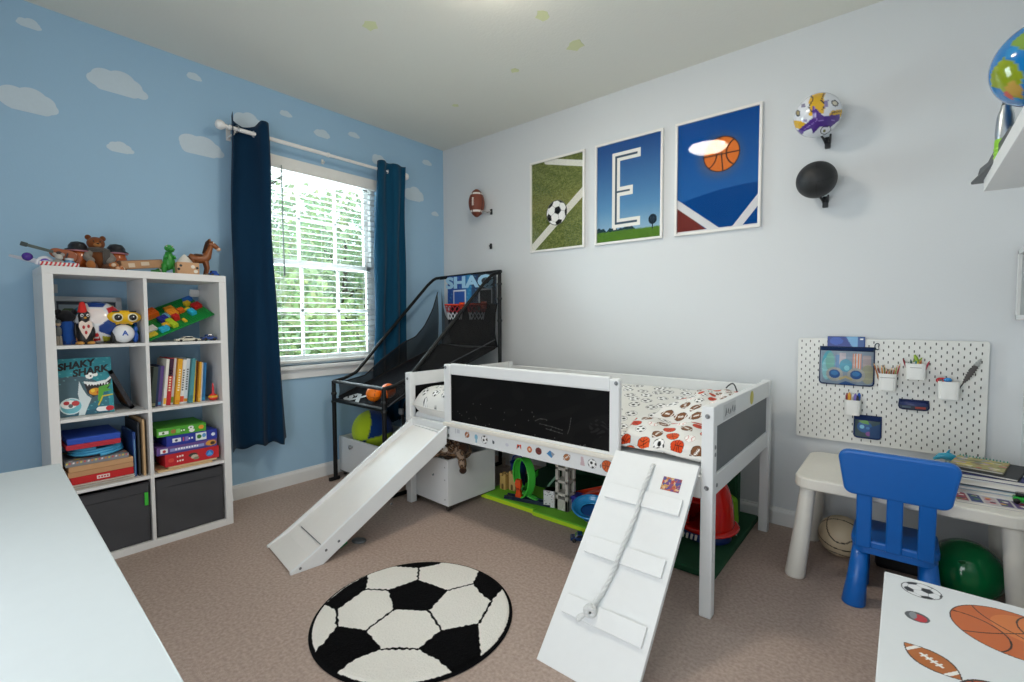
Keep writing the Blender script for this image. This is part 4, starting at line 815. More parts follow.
# brown toy horse, standing, head to the right
t = thing('toy_horse', (.19, -2.115, zt), 'brown toy horse standing at the right end of the shelf top', 'toy horse'); hx0, hy0 = .215, -2.128; hc = '#8a4e24'
M = MB(); M.tube([(hx0, hy0 - .055, zt + .105), (hx0, hy0 - .045, zt + .108), (hx0, hy0 - .01, zt + .103), (hx0, hy0 + .025, zt + .108), (hx0, hy0 + .04, zt + .125), (hx0, hy0 + .052, zt + .16), (hx0 + .002, hy0 + .062, zt + .19)], [.012, .026, .026, .027, .024, .017, .013], hc, 14); M.build('body', 'plastic', t)
M = MB(); M.tube([(hx0, hy0 + .05, zt + .2), (hx0 + .003, hy0 + .066, zt + .203), (hx0 + .006, hy0 + .088, zt + .185), (hx0 + .008, hy0 + .098, zt + .175)], [.010, .017, .014, .011], hc, 12); M.ell((hx0 + .009, hy0 + .1, zt + .172), (.013, .013, .012), '#d9b49c')
M.ell((hx0 + .016, hy0 + .072, zt + .207), (.004, .004, .005), '#f2f2ee'); M.build('head', 'plastic', t)
for s in (-1, 1): M = MB(); M.lathe([(.006, 0), (.004, .012), (0, .02)], hc, rotz((hx0 + s * .009, hy0 + .055, zt + .214), 0, 0, s * 15), 8); M.build('ear', 'plastic', t)
M = MB(); M.tube([(hx0, hy0 + .058, zt + .226), (hx0, hy0 + .042, zt + .205), (hx0, hy0 + .032, zt + .17), (hx0, hy0 + .02, zt + .14)], [.007, .010, .010, .006], '#3a2216', 8); M.build('mane', 'fabric', t)
M = MB(); M.tube([(hx0, hy0 - .06, zt + .112), (hx0, hy0 - .082, zt + .105), (hx0, hy0 - .09, zt + .07)], [.007, .011, .004], '#3f2a1c', 8); M.build('tail', 'fabric', t)
for sx in (-1, 1):
    for yy, o2 in ((-.04, -.006), (.03, .008)):
        M = MB(); M.tube([(hx0 + sx * .013, hy0 + yy, zt + .095), (hx0 + sx * .016, hy0 + yy + o2, zt + .055), (hx0 + sx * .016, hy0 + yy, zt + .018)], [.014, .010, .008], hc, 10); M.lathe([(.013, 0), (.012, .012), (.009, .02)], '#6d5a2e', Matrix.Translation((hx0 + sx * .016, hy0 + yy, zt)), 12); M.build('leg', 'plastic', t)
M = MB(); M.box((hx0 - .024, hy0 - .03, zt + .124), (hx0 + .024, hy0 + .012, zt + .134), '#4a2f22', .004); M.build('saddle', 'plastic', t)
toy_car('toy_truck', .285, -2.078, zt, .052, .034, .036, '#2450a8', 'tiny blue toy truck at the far right end of the shelf top', ang=20)
# ================================================================ THINGS ON THE WHITE WALL
def poster(x0, label, draw):
    w, h, zt_, d = .513, .723, 2.475, .022; z0 = zt_ - h; t = thing('framed_poster', (x0 + w / 2, 0, z0 + h / 2), label, 'picture', 'framed sport pictures')
    M = MB(); b = .016
    for p, q in (((x0, -d, z0), (x0 + w, -.001, z0 + b)), ((x0, -d, zt_ - b), (x0 + w, -.001, zt_)), ((x0, -d, z0 + b), (x0 + b, -.001, zt_ - b)), ((x0 + w - b, -d, z0 + b), (x0 + w, -.001, zt_ - b))): M.box(p, q, '#eceae6', .002)
    M.build('frame', 'painted_wood', t)
    M = MB(); iw, ih = w - 2 * b, h - 2 * b
    M.sheet(lambda u, v: (x0 + b + iw * u, -.010 + 0 * u, z0 + b + ih * v), 190, 270, paint=lambda u, v: draw(Pic(u * iw, v * ih, '#808080'), iw, ih).C); M.build('print', 'art_print', t)
    M = MB(); M.box((x0 + b, -.016, z0 + b), (x0 + w - b, -.0135, zt_ - b), '#ffffff'); M.build('pane', 'poster_glass', t)
def nz(P, fx, fy, s): return np.sin(P.X * fx + 3 * np.sin(P.Y * fy * .7 + s)) * np.sin(P.Y * fy + 2.3 * np.sin(P.X * fx * .6 + 2 * s))
def p_soccer(P, w, h):
    n = .5 * nz(P, 90, 120, 1) + .6 * nz(P, 210, 260, 2); rs = np.random.RandomState(2).rand(len(P.X)); k = np.clip(.5 + .45 * n + .5 * (rs - .5), 0, 1)[:, None]
    P.C = hx('#4a5728') * (1 - k) + hx('#8c9458') * k
    mid = np.exp(-((P.Y / h - .52) / .12) ** 2)[:, None] * .3; P.C = P.C * (1 - mid) + hx('#a89a58') * mid
    P.line([(-.02, .0), (w * 1.05, h * .61)], .058, '#e0ded2'); P.line([(w * .30, h * 1.0), (w * 1.05, h * .87)], .045, '#e4e4dc')
    P.C = np.clip(P.C * (1 + .12 * (rs[:, None] - .5)), 0, 1); P.ell(w * .47, h * .35, .095, .03, '#55622e', 20)
    return pic_soccer(P, w * .5, h * .40, .098, ph=.9)
def p_golf(P, w, h):
    v = (P.Y / h)[:, None]; P.C = np.where(v > .35, hx('#24508f') * ((v - .35) / .65) + hx('#5f93be') * (1 - (v - .35) / .65), hx('#5f93be') * (v / .35) + hx('#a9c6d6') * (1 - v / .35))
    P.put((P.Y / h < .135 + .015 * np.sin(P.X * 60) + .01 * np.sin(P.X * 143)) & (P.X < w * .62), '#24404a')
    rs = np.random.RandomState(5).rand(len(P.X)); g = P.Y / h < .095 + .015 * rs; P.C[g] = (hx('#3c6420') * (1 - rs[g, None]) + hx('#6f9a3c') * rs[g, None])
    x0, x1, y0, y1, s = w * .25, w * .70, h * .135, h * .90, .062; ym_ = h * .5
    def strok(d, c):
        P.rect(x0 + d, y0 + d, x0 + s - d, y1 - d, c); P.rect(x0 + d, y1 - s + d, x1 - d, y1 - d, c); P.rect(x0 + d, y0 + d, x1 - d, y0 + s - d, c); P.rect(x0 + d, ym_ - s / 2 + d, x0 + (x1 - x0) * .74 - d, ym_ + s / 2 - d, c)
    strok(0, '#f1f0ea'); strok(.0235, '#44586a')
    P.rect(w * .27, h * .115, w * .32, h * .135, '#e8e8e0')
    P.ell(w * .885, h * .175, .030, .034, '#22303c'); P.rect(w * .877, h * .08, w * .893, h * .15, '#22303c'); P.ell(w * .88, h * .185, .018, .02, '#2c3c4a'); return P
def p_basket(P, w, h):
    v = (P.Y / h)[:, None]; P.C = hx('#0a4c97') * v + hx('#2f6fb2') * (1 - v) + 0 * P.C
    P.put(P.Y / h < .30 + .085 * np.sin(P.X / w * 1.7) - .02, '#00468c')
    d = np.hypot(P.X - w * .54, P.Y - h * .65); k = np.clip(1 - (d - .1) / .06, 0, 1) * .35; P.C = P.C * (1 - k[:, None]) + hx('#a56a5c') * k[:, None]
    pic_basket(P, w * .56, h * .66, .108, base='#e07a34', ink='#3c2c2c')
    P.poly([(0, 0), (0, h * .25), (w * .40, 0)], '#74332f'); P.line([(-.03, h * .31), (w * .52, -.01)], .045, '#dcdde0'); P.line([(w * 1.03, h * .24), (w * .72, -.02)], .045, '#dcdde0'); P.rect(0, 0, w, h * .012, '#dcdde0'); return P
poster(1.064, 'framed picture of a soccer ball on grass, hanging nearest the window', p_soccer)
poster(1.665, 'framed picture of a white letter E in a blue sky, middle of the three', p_golf)
poster(2.259, 'framed picture of a basketball on blue, hanging nearest the wall-mounted balls', p_basket)

# small football on a claw holder
def claw(x, z, y, r, label, grip):
    t = thing('ball_holder', (x, 0, z), label, 'ball holder', 'ball holders on the white wall'); M = MB(); M.box((x - .013, -.022, z - .03), (x + .013, -.001, z + .03), '#17181a', .004); M.build('wall_plate', 'plastic', t)
    for s in grip:
        M = MB(); M.tube([(x + s * .008, -.012, z), (x + s * .012, -.035, z + .010), (x + s * .016, -.055, z + .016), (x + s * .02, -.085, z + .018)], [.008, .007, .006, .005], '#17181a', 8); M.build('arm', 'plastic', t)
fx, fz, fy = .530, 2.227, -.09
t = thing('toy_football', (fx, fy, fz), 'small brown football with white stripes mounted upright on the white wall', 'ball'); M = MB(); L_, R_ = .122, .070
def fb(u, v):
    a = (v - .5) * 2; r = R_ * np.clip(1 - a * a, 0, 1) ** .62; return (fx + r * np.cos(2 * math.pi * u), fy + r * np.sin(2 * math.pi * u), fz + a * L_)
def fbp(u, v): a = (v - .5) * 2; P = Pic(u, a, '#7c3a26'); P.put(abs(abs(a) - .62) < .07, '#ece6de'); P.put(np.minimum(abs(u * 4 % 1), 1 - abs(u * 4 % 1)) < .02, '#4a2216'); return P.C
M.sheet(fb, 40, 60, paint=fbp); M.build('ball', 'rubber', t)
M = MB(); ya = -R_
for k in range(7): M.box((fx + .008, fy - R_ * .99 - .002, fz - .03 + k * .01), (fx + .03, fy - R_ * .9, fz - .027 + k * .01), '#efe8de', .001)
M.box((fx + .017, fy - R_ * .99 - .003, fz - .034), (fx + .021, fy - R_ * .9, fz + .036), '#efe8de', .001); M.build('laces', 'fabric', t)
M = MB(); M.box((.618, -.014, 2.128), (.638, -.001, 2.176), '#17181a', .003); M.tube([(.628, -.012, 2.152), (.60, -.05, 2.15), (.565, -.09, 2.155)], .0055, '#9a9a98', 8); M.tube([(.628, -.012, 2.152), (.595, -.025, 2.15), (.56, -.02, 2.165)], .0055, '#26272a', 8)
tag(M.build('ball_holder', 'plastic', at=(.628, 0, 2.152)), 'small black wall clip holding the little football', 'ball holder')
M = MB(); M.box((.611, -.014, 1.83), (.631, -.001, 1.877), '#17181a', .003); M.tube([(.621, -.012, 1.854), (.621, -.03, 1.854)], .005, '#26272a', 8)
tag(M.build('ball_holder', 'plastic', at=(.621, 0, 1.854)), 'empty black wall clip below the little football', 'ball holder')
# big ball with purple star and yellow zigzags
bx, by, bz, br = 3.058, -.135, 2.276, .108
def starball(D):
    from mathutils import Euler
    v = np.array([.121, -.934, -.333]); v /= np.linalg.norm(v); rt = np.cross(v, [0, 0, 1]); rt /= np.linalg.norm(rt); up = np.cross(rt, v); a, b, c = -D @ rt * -1, D @ up, D @ v
    P = Pic(a, b, '#e2e4ea')
    zig = .10 * np.abs(((b * 3.1) % 2) - 1); P.put((np.abs(a + .02 - zig) < .30) & (b > .05), '#e0b02a'); P.line([(-.28, 1), (-.14, .62), (-.30, .40), (-.18, .2)], .045, '#2c2733'); P.line([(.30, 1), (.18, .75), (.36, .45), (.22, .2)], .045, '#2c2733')
    P.poly([(-1, .06), (-.98, -.25), (-.75, -.3), (-.45, -.1), (-.55, .08)], '#d9a92c'); P.poly([(1, .0), (.95, -.35), (.55, -.52), (.40, -.28), (.65, -.12)], '#e0b02a'); P.line([(-.9, -.02), (-.6, .0), (-.5, -.2)], .04, '#2c2733')
    P.poly([(.20, .48), (.17, -.05), (.62, -.38), (.78, -.52), (.55, -.60), (.22, -.52), (.16, -.78), (-.12, -.52), (-.55, -.62), (-.92, -.38), (-.88, -.14), (-.25, -.08)], '#4b2a86'); P.line([(.14, .42), (.02, -.22)], .03, '#8a6cc0'); P.line([(.02, -.22), (.5, -.5)], .03, '#8a6cc0'); P.line([(.02, -.22), (-.7, -.36)], .03, '#8a6cc0')
    P.ell(-.68, .38, .17, .11, '#3a3640', 50); P.ell(-.68, .38, .12, .07, '#d8d2c0', 50); P.ell(.80, .28, .10, .16, '#3a3640', -15); P.ell(.80, .28, .06, .11, '#9a8a60', -15); P.rect(-.42, .28, -.26, .58, '#8d86b4'); P.rect(.50, .48, .66, .64, '#7d7a96'); P.rect(.42, -.18, .62, -.06, '#9a92b8')
    P.ell(-.35, -.72, .22, .2, '#2c2733', ring=.85); P.ell(-.3, -.75, .06, .07, '#7a7a50'); P.poly([(.5, -.55), (.85, -.48), (.62, -.78)], '#5a3a96')
    P.put(c < 0, '#dfe1e8'); return P.C
M = MB(); M.ell((bx, by, bz), br, paint=starball, nu=120, nv=80); tag(M.build('soccer_ball', 'gloss', at=(bx, by, bz)), 'white soccer ball with a purple star and yellow zigzags held on the wall', 'ball')
claw(bx + .035, bz - .115, by, .02, 'black wall holder under the purple and yellow soccer ball', (-1, 1))
# plain black ball on its holder
kx, ky, kz, kr = 3.06, -.125, 1.945, .094
M = MB(); M.ell((kx, ky, kz), kr, paint=lambda D: np.where((np.minimum(np.minimum(abs(D[:, 2] + .35 * (1 - D[:, 0] ** 2)), abs(D[:, 0] - .1)), 9) < .018)[:, None], hx('#0c0c0d'), hx('#1b1c1e')), nu=96, nv=64); tag(M.build('black_ball', 'rubber', at=(kx, ky, kz)), 'black rubber ball held on the wall below the patterned soccer ball', 'ball')
claw(kx + .03, kz - .10, ky, .02, 'black wall holder under the black rubber ball', (-1, 1))

# ================================================================ PEGBOARD AND ITS POCKETS
PX0, PX1, PZ0, PZ1 = 2.981, 3.747, .545, 1.103
pb = thing('pegboard', ((PX0 + PX1) / 2, 0, PZ0), 'white pegboard with rows of slots hung on the wall above the play table', 'pegboard')
M = MB(); pts = []; rr = .012
for cx, cz, a0 in ((PX1 - rr, PZ1 - rr, 0), (PX0 + rr, PZ1 - rr, 90), (PX0 + rr, PZ0 + rr, 180), (PX1 - rr, PZ0 + rr, 270)):
    for k in range(5): a = math.radians(a0 + k * 22.5); pts.append((cx + rr * math.cos(a), cz + rr * math.sin(a)))
M.prism(pts, .006, '#e2e2dd', frame((0, -.014, 0), (1, 0, 0), (0, 0, 1)), bev=.0015)
# the slots: flat dark lozenges painting the holes' shade, alternate rows shifted by half a pitch
nx, nz_ = 19, 27
for j in range(nz_):
    for i in range(nx):
        x = PX0 + .018 + i * .0402 + (.0201 if j % 2 else 0); z = PZ0 + .021 + j * .0200
        if x > PX1 - .012: continue
        h2, w2 = .0068, .0026; V = [(w2 * math.cos(a), (h2 - w2) * (1 if math.sin(a) >= 0 else -1) + w2 * math.sin(a)) for a in np.linspace(0, 2 * math.pi, 13)[:-1]]
        M.add([(x + p, -.0204, z + q) for p, q in V], [tuple(range(12))], '#4b4b49')
M.build('board', 'plastic', pb)
for x in (PX0 + .04, PX1 - .04):
    for z in (PZ0 + .04, PZ1 - .04): M = MB(); M.lathe([(.009, 0), (.009, .0135)], '#c9c9c6', frame((x, -.0005, z), (1, 0, 0), (0, 0, 1)), 12); M.build('wall_spacer', 'plastic', pb)
FY = -.0205
def cup(x0, x1, z0, z1, label, slots=0):
    t = thing('pegboard_cup', ((x0 + x1) / 2, FY, z0), label, 'pen cup', 'white cups on the pegboard'); xc, w, d = (x0 + x1) / 2, x1 - x0, .062; M = MB(); yb_, yf = FY - .004, FY - .004 - d
    def ring(s, n=28):
        out = []
        for k in range(n):
            a = 2 * math.pi * k / n + math.pi / n; q = 4.5; c_, s_ = math.cos(a), math.sin(a); r = (abs(c_) ** q + abs(s_) ** q) ** (-1 / q); out.append((xc + s * w / 2 * c_ * r, (yb_ + yf) / 2 + s * d / 2 * s_ * r))
        return out
    V = []; n = 28
    for s, z in ((.90, z0), (.93, z0 + .003), (1.0, z1), (.955, z1), (.90, z0 + .004)): V += [(x, y, z) for x, y in ring(s)]
    F = [tuple(range(n))[::-1], tuple(range(4 * n, 5 * n))] + [(r * n + k, r * n + (k + 1) % n, (r + 1) * n + (k + 1) % n, (r + 1) * n + k) for r in range(4) for k in range(n)]
    M.add(V, F, '#e9e9e5'); 
    if slots: M.box((xc - w * slots / 2, yf - .0006, z1 - .0205), (xc + w * slots / 2, yf + .004, z1 - .0185), '#6d6d6b')
    M.build('cup', 'plastic', t)
    M = MB(); M.box((xc - .012, FY - .006, z1 - .02), (xc + .012, FY + .004, z1 - .006), '#dededa', .001); M.build('hook', 'plastic', t); return xc, (yb_ + yf) / 2
def pencil(x, y, z, top, r, col, label, cat='pencil', group=None, tip=None, name='pencil', length=None, fin='plastic'):
    """A pencil or pen from its foot (x, y, z) to its upper end, with a cone point or cap."""
    a, b = Vector((x, y, z)), Vector(top); d = (b - a).normalized(); t = thing(name, tuple(a), label, cat, group); M = MB(); n = 6 if name == 'pencil' else 10; c = b - d * (.014 if tip else .001)
    M.tube([a, c], r, col, n); M.build('barrel', fin, t); M = MB()
    if tip: M.tube([c, c + d * .010, b], [r, r * .5, .0006], '#d9b48a' if name == 'pencil' else tip, n); M.tube([c + d * .010, b], [r * .5, .0006], tip, n); M.build('point', fin, t)
    else: M.tube([c - d * .010, b], r * 1.12, '#333436', n); M.build('end', fin, t)
cups = [(3.345, 3.419, .848, .933, 'white cup of coloured pencils just right of the mesh pouch', .8), (3.449, 3.528, .911, .990, 'white cup hung highest, holding short crayons and green clips', .55), (3.571, 3.649, .825, .911, 'white cup nearest the right edge of the pegboard', 0), (3.205, 3.277, .704, .784, 'white cup of felt pens under the big mesh pouch', 0)]
ctr = [cup(*c) for c in cups]
rp = random.Random(12)
pc = ['#a8662e', '#8d3a2a', '#c8832e', '#7a7a3a', '#b1402c', '#d0983a', '#6a4a2c', '#c75a2c', '#8a8c3c', '#a93d3a']
pn = ['ochre', 'dark red', 'amber', 'olive', 'brick red', 'golden', 'dark brown', 'orange', 'moss green', 'crimson']
for k in range(10):
    xc, yc = ctr[0]; f = (k / 9 - .5); zt_ = .955 + .03 * rp.random() if 0 < k < 9 else .985
    lean = -.036 if k == 0 else (-.026 if k == 1 else .05 * f)
    pencil(xc + f * .044, yc + (.012 if k % 2 else -.012), .856, (xc + f * .044 + lean, yc + (.016 if k % 2 else -.014), zt_), .0036, pc[k], f'{pn[k]} pencil standing in the white cup right of the mesh pouch', tip=['#5a2c1c', '#b5472c', '#c08a2c'][k % 3], group='coloured pencils in the pegboard cup')
xc, yc = ctr[1]
for k, (dx, dz, c, nm) in enumerate(((-.05, .022, '#8a2230', 'dark red pencil leaning left in the highest cup'), (.05, .016, '#a83448', 'crimson pencil leaning right in the highest cup'), (-.02, .018, '#2c5a4c', 'dark green crayon in the highest cup'), (.0, .016, '#3f8f9a', 'teal crayon in the highest cup'), (.02, .02, '#d07a2c', 'orange crayon in the highest cup'), (.008, .014, '#e0c22c', 'yellow crayon in the highest cup'))):
    pencil(xc + dx * .4, yc + .012 * (-1) ** k, .918, (xc + dx, yc + .015 * (-1) ** k, .990 + dz), .0042, c, nm, 'crayon', tip=c, name='crayon')
t = thing('toy_clip', (xc + .006, yc, .985), 'bright green toy lizard clip sticking out of the highest cup', 'toy'); M = MB(); M.tube([(xc + .004, yc - .006, .935), (xc + .006, yc - .008, 1.0), (xc - .002, yc - .01, 1.02), (xc - .006, yc - .01, 1.033)], [.006, .007, .008, .004], '#8fae2c', 9); M.tube([(xc + .004, yc - .008, 1.0), (xc + .018, yc - .012, 1.012), (xc + .022, yc - .012, 1.02)], [.005, .004, .002], '#7f9e2a', 7); M.tube([(xc + .004, yc - .008, 1.005), (xc - .012, yc - .012, 1.0)], [.005, .003], '#7f9e2a', 7); M.build('body', 'plastic', t)
xc, yc = ctr[2]
t = thing('red_scissors', (xc - .024, yc, .9), 'red handled scissors in the cup nearest the right edge of the pegboard', 'scissors'); M = MB(); M.tube([(xc - .022 + .017 * math.cos(a), yc - .006, .914 + .010 * math.sin(a)) for a in np.linspace(0, 2 * math.pi, 17)[:-1]], .0042, '#c4242c', 8, True); M.tube([(xc - .03 + .012 * math.cos(a), yc + .010, .912 + .010 * math.sin(a)) for a in np.linspace(0, 2 * math.pi, 17)[:-1]], .0042, '#c4242c', 8, True); M.build('handle', 'plastic', t); M = MB(); M.box((xc - .026, yc - .004, .835), (xc - .018, yc + .006, .906), '#c9ccd0', .001); M.build('blade', 'metal', t)
t = thing('glue_bottle', (xc - .002, yc, .835), 'small bright blue round cap sticking out of the cup nearest the right edge', 'glue'); M = MB(); M.lathe([(.011, 0), (.011, .075)], '#2c7ab8', Matrix.Translation((xc - .004, yc - .006, .834)), 14); M.build('bottle', 'plastic', t); M = MB(); M.ell((xc - .004, yc - .006, .918), (.016, .013, .011), '#2f86c8'); M.build('cap', 'gloss', t)
t = thing('feather_pen', (xc + .026, yc, .84), 'dark feathery quill pen leaning out of the cup to the right', 'pen'); M = MB(); qa, qb = Vector((xc + .018, yc, .84)), Vector((xc + .105, yc - .012, 1.025)); M.tube([qa, qa.lerp(qb, .5), qb], [.003, .0025, .001], '#3a3430', 8); M.build('shaft', 'plastic', t)
M = MB()
def fe(u, v): 
    p0 = qa + (qb - qa) * .38; s = np.sin(np.pi * np.clip(u * .93 + .05, 0, 1)) ** .6 * .0115 * (1 + .18 * np.sin(u * 70)); d = (qb - qa).normalized(); n_ = Vector((d.z, 0, -d.x))
    return (p0.x + (qb.x - p0.x) * u + n_.x * s * (v * 2 - 1), p0.y + (qb.y - p0.y) * u - .002 + .004 * (v - .5) ** 2, p0.z + (qb.z - p0.z) * u + n_.z * s * (v * 2 - 1))
M.sheet(fe, 60, 6, paint=lambda u, v: np.where((u > .7)[:, None], hx('#9b9d9a'), hx('#4a4644')), thick=.001); M.build('feather', 'paper', t)
xc, yc = ctr[3]
for k, (dx, dz, c, nm) in enumerate(((-.026, .026, '#8a3040', 'maroon felt pen'), (-.014, .034, '#e0a02c', 'amber felt pen'), (.0, .026, '#ecebea', 'white felt pen'), (.012, .03, '#7a6cb4', 'lilac felt pen'), (.026, .032, '#2456b0', 'blue felt pen'), (.02, .02, '#2a2c34', 'black felt pen'))):
    pencil(xc + dx * .8, yc + .012 * (-1) ** k, .711, (xc + dx, yc + .012 * (-1) ** k - .002, .790 + dz), .0078, c, nm + ' in the cup below the big mesh pouch', 'felt pen', name='felt_pen', tip=c, group='felt pens in the lower cup')
# big mesh pouch with a blue folder in it
def pouch(x0, x1, z0, z1, d, label, draw, band, edge, name='mesh_pouch'):
    t = thing(name, ((x0 + x1) / 2, FY, z1), label, 'pouch'); w, h = x1 - x0, z1 - z0; M = MB()
    def bul(u, v): return FY - .004 - d * (np.sin(np.pi * np.clip(u, 0, 1)) ** .5) * (np.sin(np.pi * np.clip(v * .94 + .03, 0, 1)) ** .5)
    M.sheet(lambda u, v: (x0 + w * u, bul(u, v), z0 + h * v), 110, 90, paint=lambda u, v: draw(Pic(u * w, v * h, '#8f9dab'), w, h).C); M.box((x0, FY - .004, z0), (x1, FY - .002, z1), '#20324e'); M.build('front_panel', 'plastic', t)
    M = MB(); M.tube([(x0, FY - .004, z0 + .012), (x0 + .004, FY - .006, z0 + .003), (x0 + .014, FY - .007, z0), (x1 - .014, FY - .007, z0), (x1 - .004, FY - .006, z0 + .003), (x1, FY - .004, z0 + .012), (x1, FY - .004, z1), (x0, FY - .004, z1)], .0042, edge, 8, True); M.build('piping', 'fabric', t)
    M = MB(); M.sheet(lambda u, v: (x0 + w * u, FY - .0065 - d * .45 * np.sin(np.pi * u) ** .5 - .002, z1 - band + band * v), 30, 4, edge, thick=.002); M.build('zip_band', 'fabric', t); return t
def d_big(P, w, h):
    P.C = P.C * 0 + hx('#8797a8'); r = random.Random(4)
    P.ell(w * .17, h * .5, w * .13, h * .4, '#4fa6b8'); P.ell(w * .13, h * .4, .02, .06, '#8fc6cc'); P.ell(w * .2, h * .6, .02, .05, '#78b4a8')
    P.rect(w * .3, h * .45, w * .42, h * .8, '#5c86b0'); P.rect(w * .38, h * .5, w * .5, h * .85, '#b9aeb4'); P.ell(w * .5, h * .52, .028, .034, '#3a93ae'); P.ell(w * .52, h * .45, .012, .014, '#7fd0dc')
    P.rect(w * .62, h * .42, w * .78, h * .84, '#d9865c'); [P.rect(w * (.64 + .05 * k), h * .42, w * (.66 + .05 * k), h * .84, '#c9cdd2') for k in range(3)]; P.rect(w * .8, h * .4, w * .95, h * .8, '#b6a6a8'); P.ell(w * .9, h * .3, .03, .05, '#a7a68c')
    for cx in (.29, .69): P.ell(w * cx, h * .27, .038, .038, '#a9a9a2'); P.ell(w * cx, h * .28, .025, .024, '#1d4f8c'); P.ell(w * cx, h * .30, .016, .012, '#2f78b4')
    P.poly([(w * .35, 0), (w * .5, h * .1), (w * .72, 0)], '#1f4f8f'); P.line([(w * .4, h * .15), (w * .5, h * .22), (w * .6, h * .15)], .012, '#b8a878'); P.mix(np.sin(P.X * 1500) * np.sin(P.Y * 1500) > .3, '#56626e', .3); return P
pouch(3.088, 3.324, .858, 1.058, .024, 'big see-through mesh pouch with dark blue edges, upper left of the pegboard', d_big, .02, '#152a50')
M = MB(); T = frame((3.119, FY - .0035, .93), (1, .0, 0), (0, 0, 1))
def fold(u, v): P = Pic(u * .165, v * .185, '#123a92'); P.poly([(.08, .19), (.165, .19), (.165, .07), (.11, .13)], '#6fa8d4'); P.poly([(.0, .185), (.07, .185), (.12, .12), (.0, .12)], '#0f3488'); P.rect(.135, .1, .165, .19, '#1d4f90'); P.ell(.15, .172, .006, .005, '#e8eef2'); P.ell(.04, .16, .03, .02, '#1d4fb0'); return P.C
M = MB(); M.sheet(lambda u, v: (.165 * u, .185 * v, .0225 * (np.clip(1 - v * 1.3, 0, 1) < 2) * 0 + .0005), 50, 50, paint=fold, T=T, thick=.003); tag(M.build('folder', 'plastic', at=(3.2, FY, .95)), 'blue folder tucked behind the big mesh pouch, sticking out above it', 'folder')
M = MB(); M.tube([(3.335 + .010 * math.cos(a), FY - .006, 1.066 + .016 * math.sin(a)) for a in np.linspace(.4, 5.6, 14)], .0024, '#33414f', 7); M.tube([(3.327, FY - .006, 1.052), (3.318, FY - .01, 1.04)], .003, '#33414f', 7); tag(M.build('carabiner', 'metal', at=(3.335, FY, 1.06)), 'small dark metal ring clip at the top right corner of the big mesh pouch', 'clip')
def d_small(P, w, h):
    P.C = P.C * 0 + hx('#3d5158'); P.ell(w * .4, h * .5, .032, .03, '#2f5f96'); P.poly([(w * .15, h * .75), (w * .5, h * .82), (w * .58, h * .62), (w * .3, h * .66)], '#5b9a3a'); P.ell(w * .3, h * .5, .010, .010, '#7fc0dc'); P.ell(w * .52, h * .46, .008, .007, '#4f86c0'); P.ell(w * .55, h * .2, .012, .012, '#8a5a9a'); P.poly([(w * .6, h * .5), (w, h * .7), (w, 0), (w * .6, 0)], '#2a4a78'); return P
pouch(3.249, 3.361, .583, .70, .012, 'small dark blue mesh pouch, lowest on the pegboard', d_small, .024, '#1c2f5c')
def d_case(P, w, h): P.C = P.C * 0 + hx('#1e2c5e'); P.rect(0, 0, w, h * .45, '#3a4254'); P.rect(w * .55, h * .12, w * .9, h * .36, '#b0504c'); P.rect(w * .1, h * .15, w * .4, h * .35, '#5a6a7c'); return P
pouch(3.430, 3.543, .757, .802, .022, 'slim navy pencil case hung in the middle of the pegboard', d_case, .012, '#1a2750', 'pencil_case')
# ================================================================ BASKETBALL ARCADE GAME IN THE CORNER
ag = thing('arcade_game', (.47, -.7, 0), 'black folding basketball arcade game with two hoops in the room corner', 'basketball game')
bk_ = '#0c0d0f'; AX0, AX1, AF, AB = .165, .885, -1.262, -.195; rt = .0155
def fx(x, y): return x + (0 if x < .5 else -.088 * (y - AB) / (AF - AB))
def seg(name, pts, r=rt, col=bk_): M = MB(); M.tube(pts, r, col, 12); return M.build(name, 'black_steel', ag)
for x, rb in ((AX0, 1), (AX1, 1)):
    seg('front_leg', [(fx(x, AF), AF, .012), (fx(x, AF), AF, .755)]); seg('back_leg', [(x, AB, .012), (x, AB, 1.585 if x > .5 else .99)])
    seg('base_bar', [(fx(x, AF), AF - .01, .016), (x, AB + .01, .016)] if x > .5 else [(x, AF - .05, .016), (x, AF + .03, .016)], .014)
    seg('side_arm', [(fx(p[0], p[1]), p[1], p[2]) for p in [(x, AF, .752), (x, -1.175, .766), (x, -1.075, .803), (x, -0.975, .898), (x, -0.845, 1.03), (x, -0.645, 1.225), (x, -0.345, 1.515), (x, -0.280, 1.565), (x, -0.245, 1.582), (x, AB, 1.59)]], .0128)
    for yy, z in ((AF, .60), (AF, .66), (AB, 1.50 if x > .5 else .80), (AB, 1.38 if x > .5 else .86), (AB, 1.20 if x > .5 else .92)): M = MB(); M.lathe([(.018, -.010), (.021, -.005), (.021, .005), (.018, .010)], '#0f1012', Matrix.Translation((fx(x, yy), yy, z)), 14); M.build('joint_collar', 'plastic', ag)
seg('top_bar', [(AX0, AB, 1.588), (AX1 + .015, AB, 1.6)]); seg('front_bar', [(AX0, AF, .752), (fx(AX1, AF), AF, .752)], .0135, '#3b3d3f'); seg('lower_front_bar', [(AX0, AF, .612), (fx(AX1, AF), AF, .612)])
def rz_(y): return .617 + (y - AF) * .345
M = MB(); M.sheet(lambda u, v: (AX0 + .012 + (AX1 - AX0 - .024 - .088 * (1 - v)) * u, AF + .008 + (AB - AF - .02) * v, rz_(AF + (AB - AF) * v) - .012 * np.sin(np.pi * u) + .005 * np.sin(9 * u) * np.sin(7 * v)), 30, 40, '#14171d', thick=.003); M.build('ball_ramp', 'canvas', ag)
M = MB(); T = frame((.33, AF + .072, rz_(AF + .072) - .005), (1, 0, 0), (0, 1, .345)); M.text('SX', .13, T, '#b4b8bd', .0006, bold=.008, sx=1.3); M.build('lettering', 'plastic', ag)
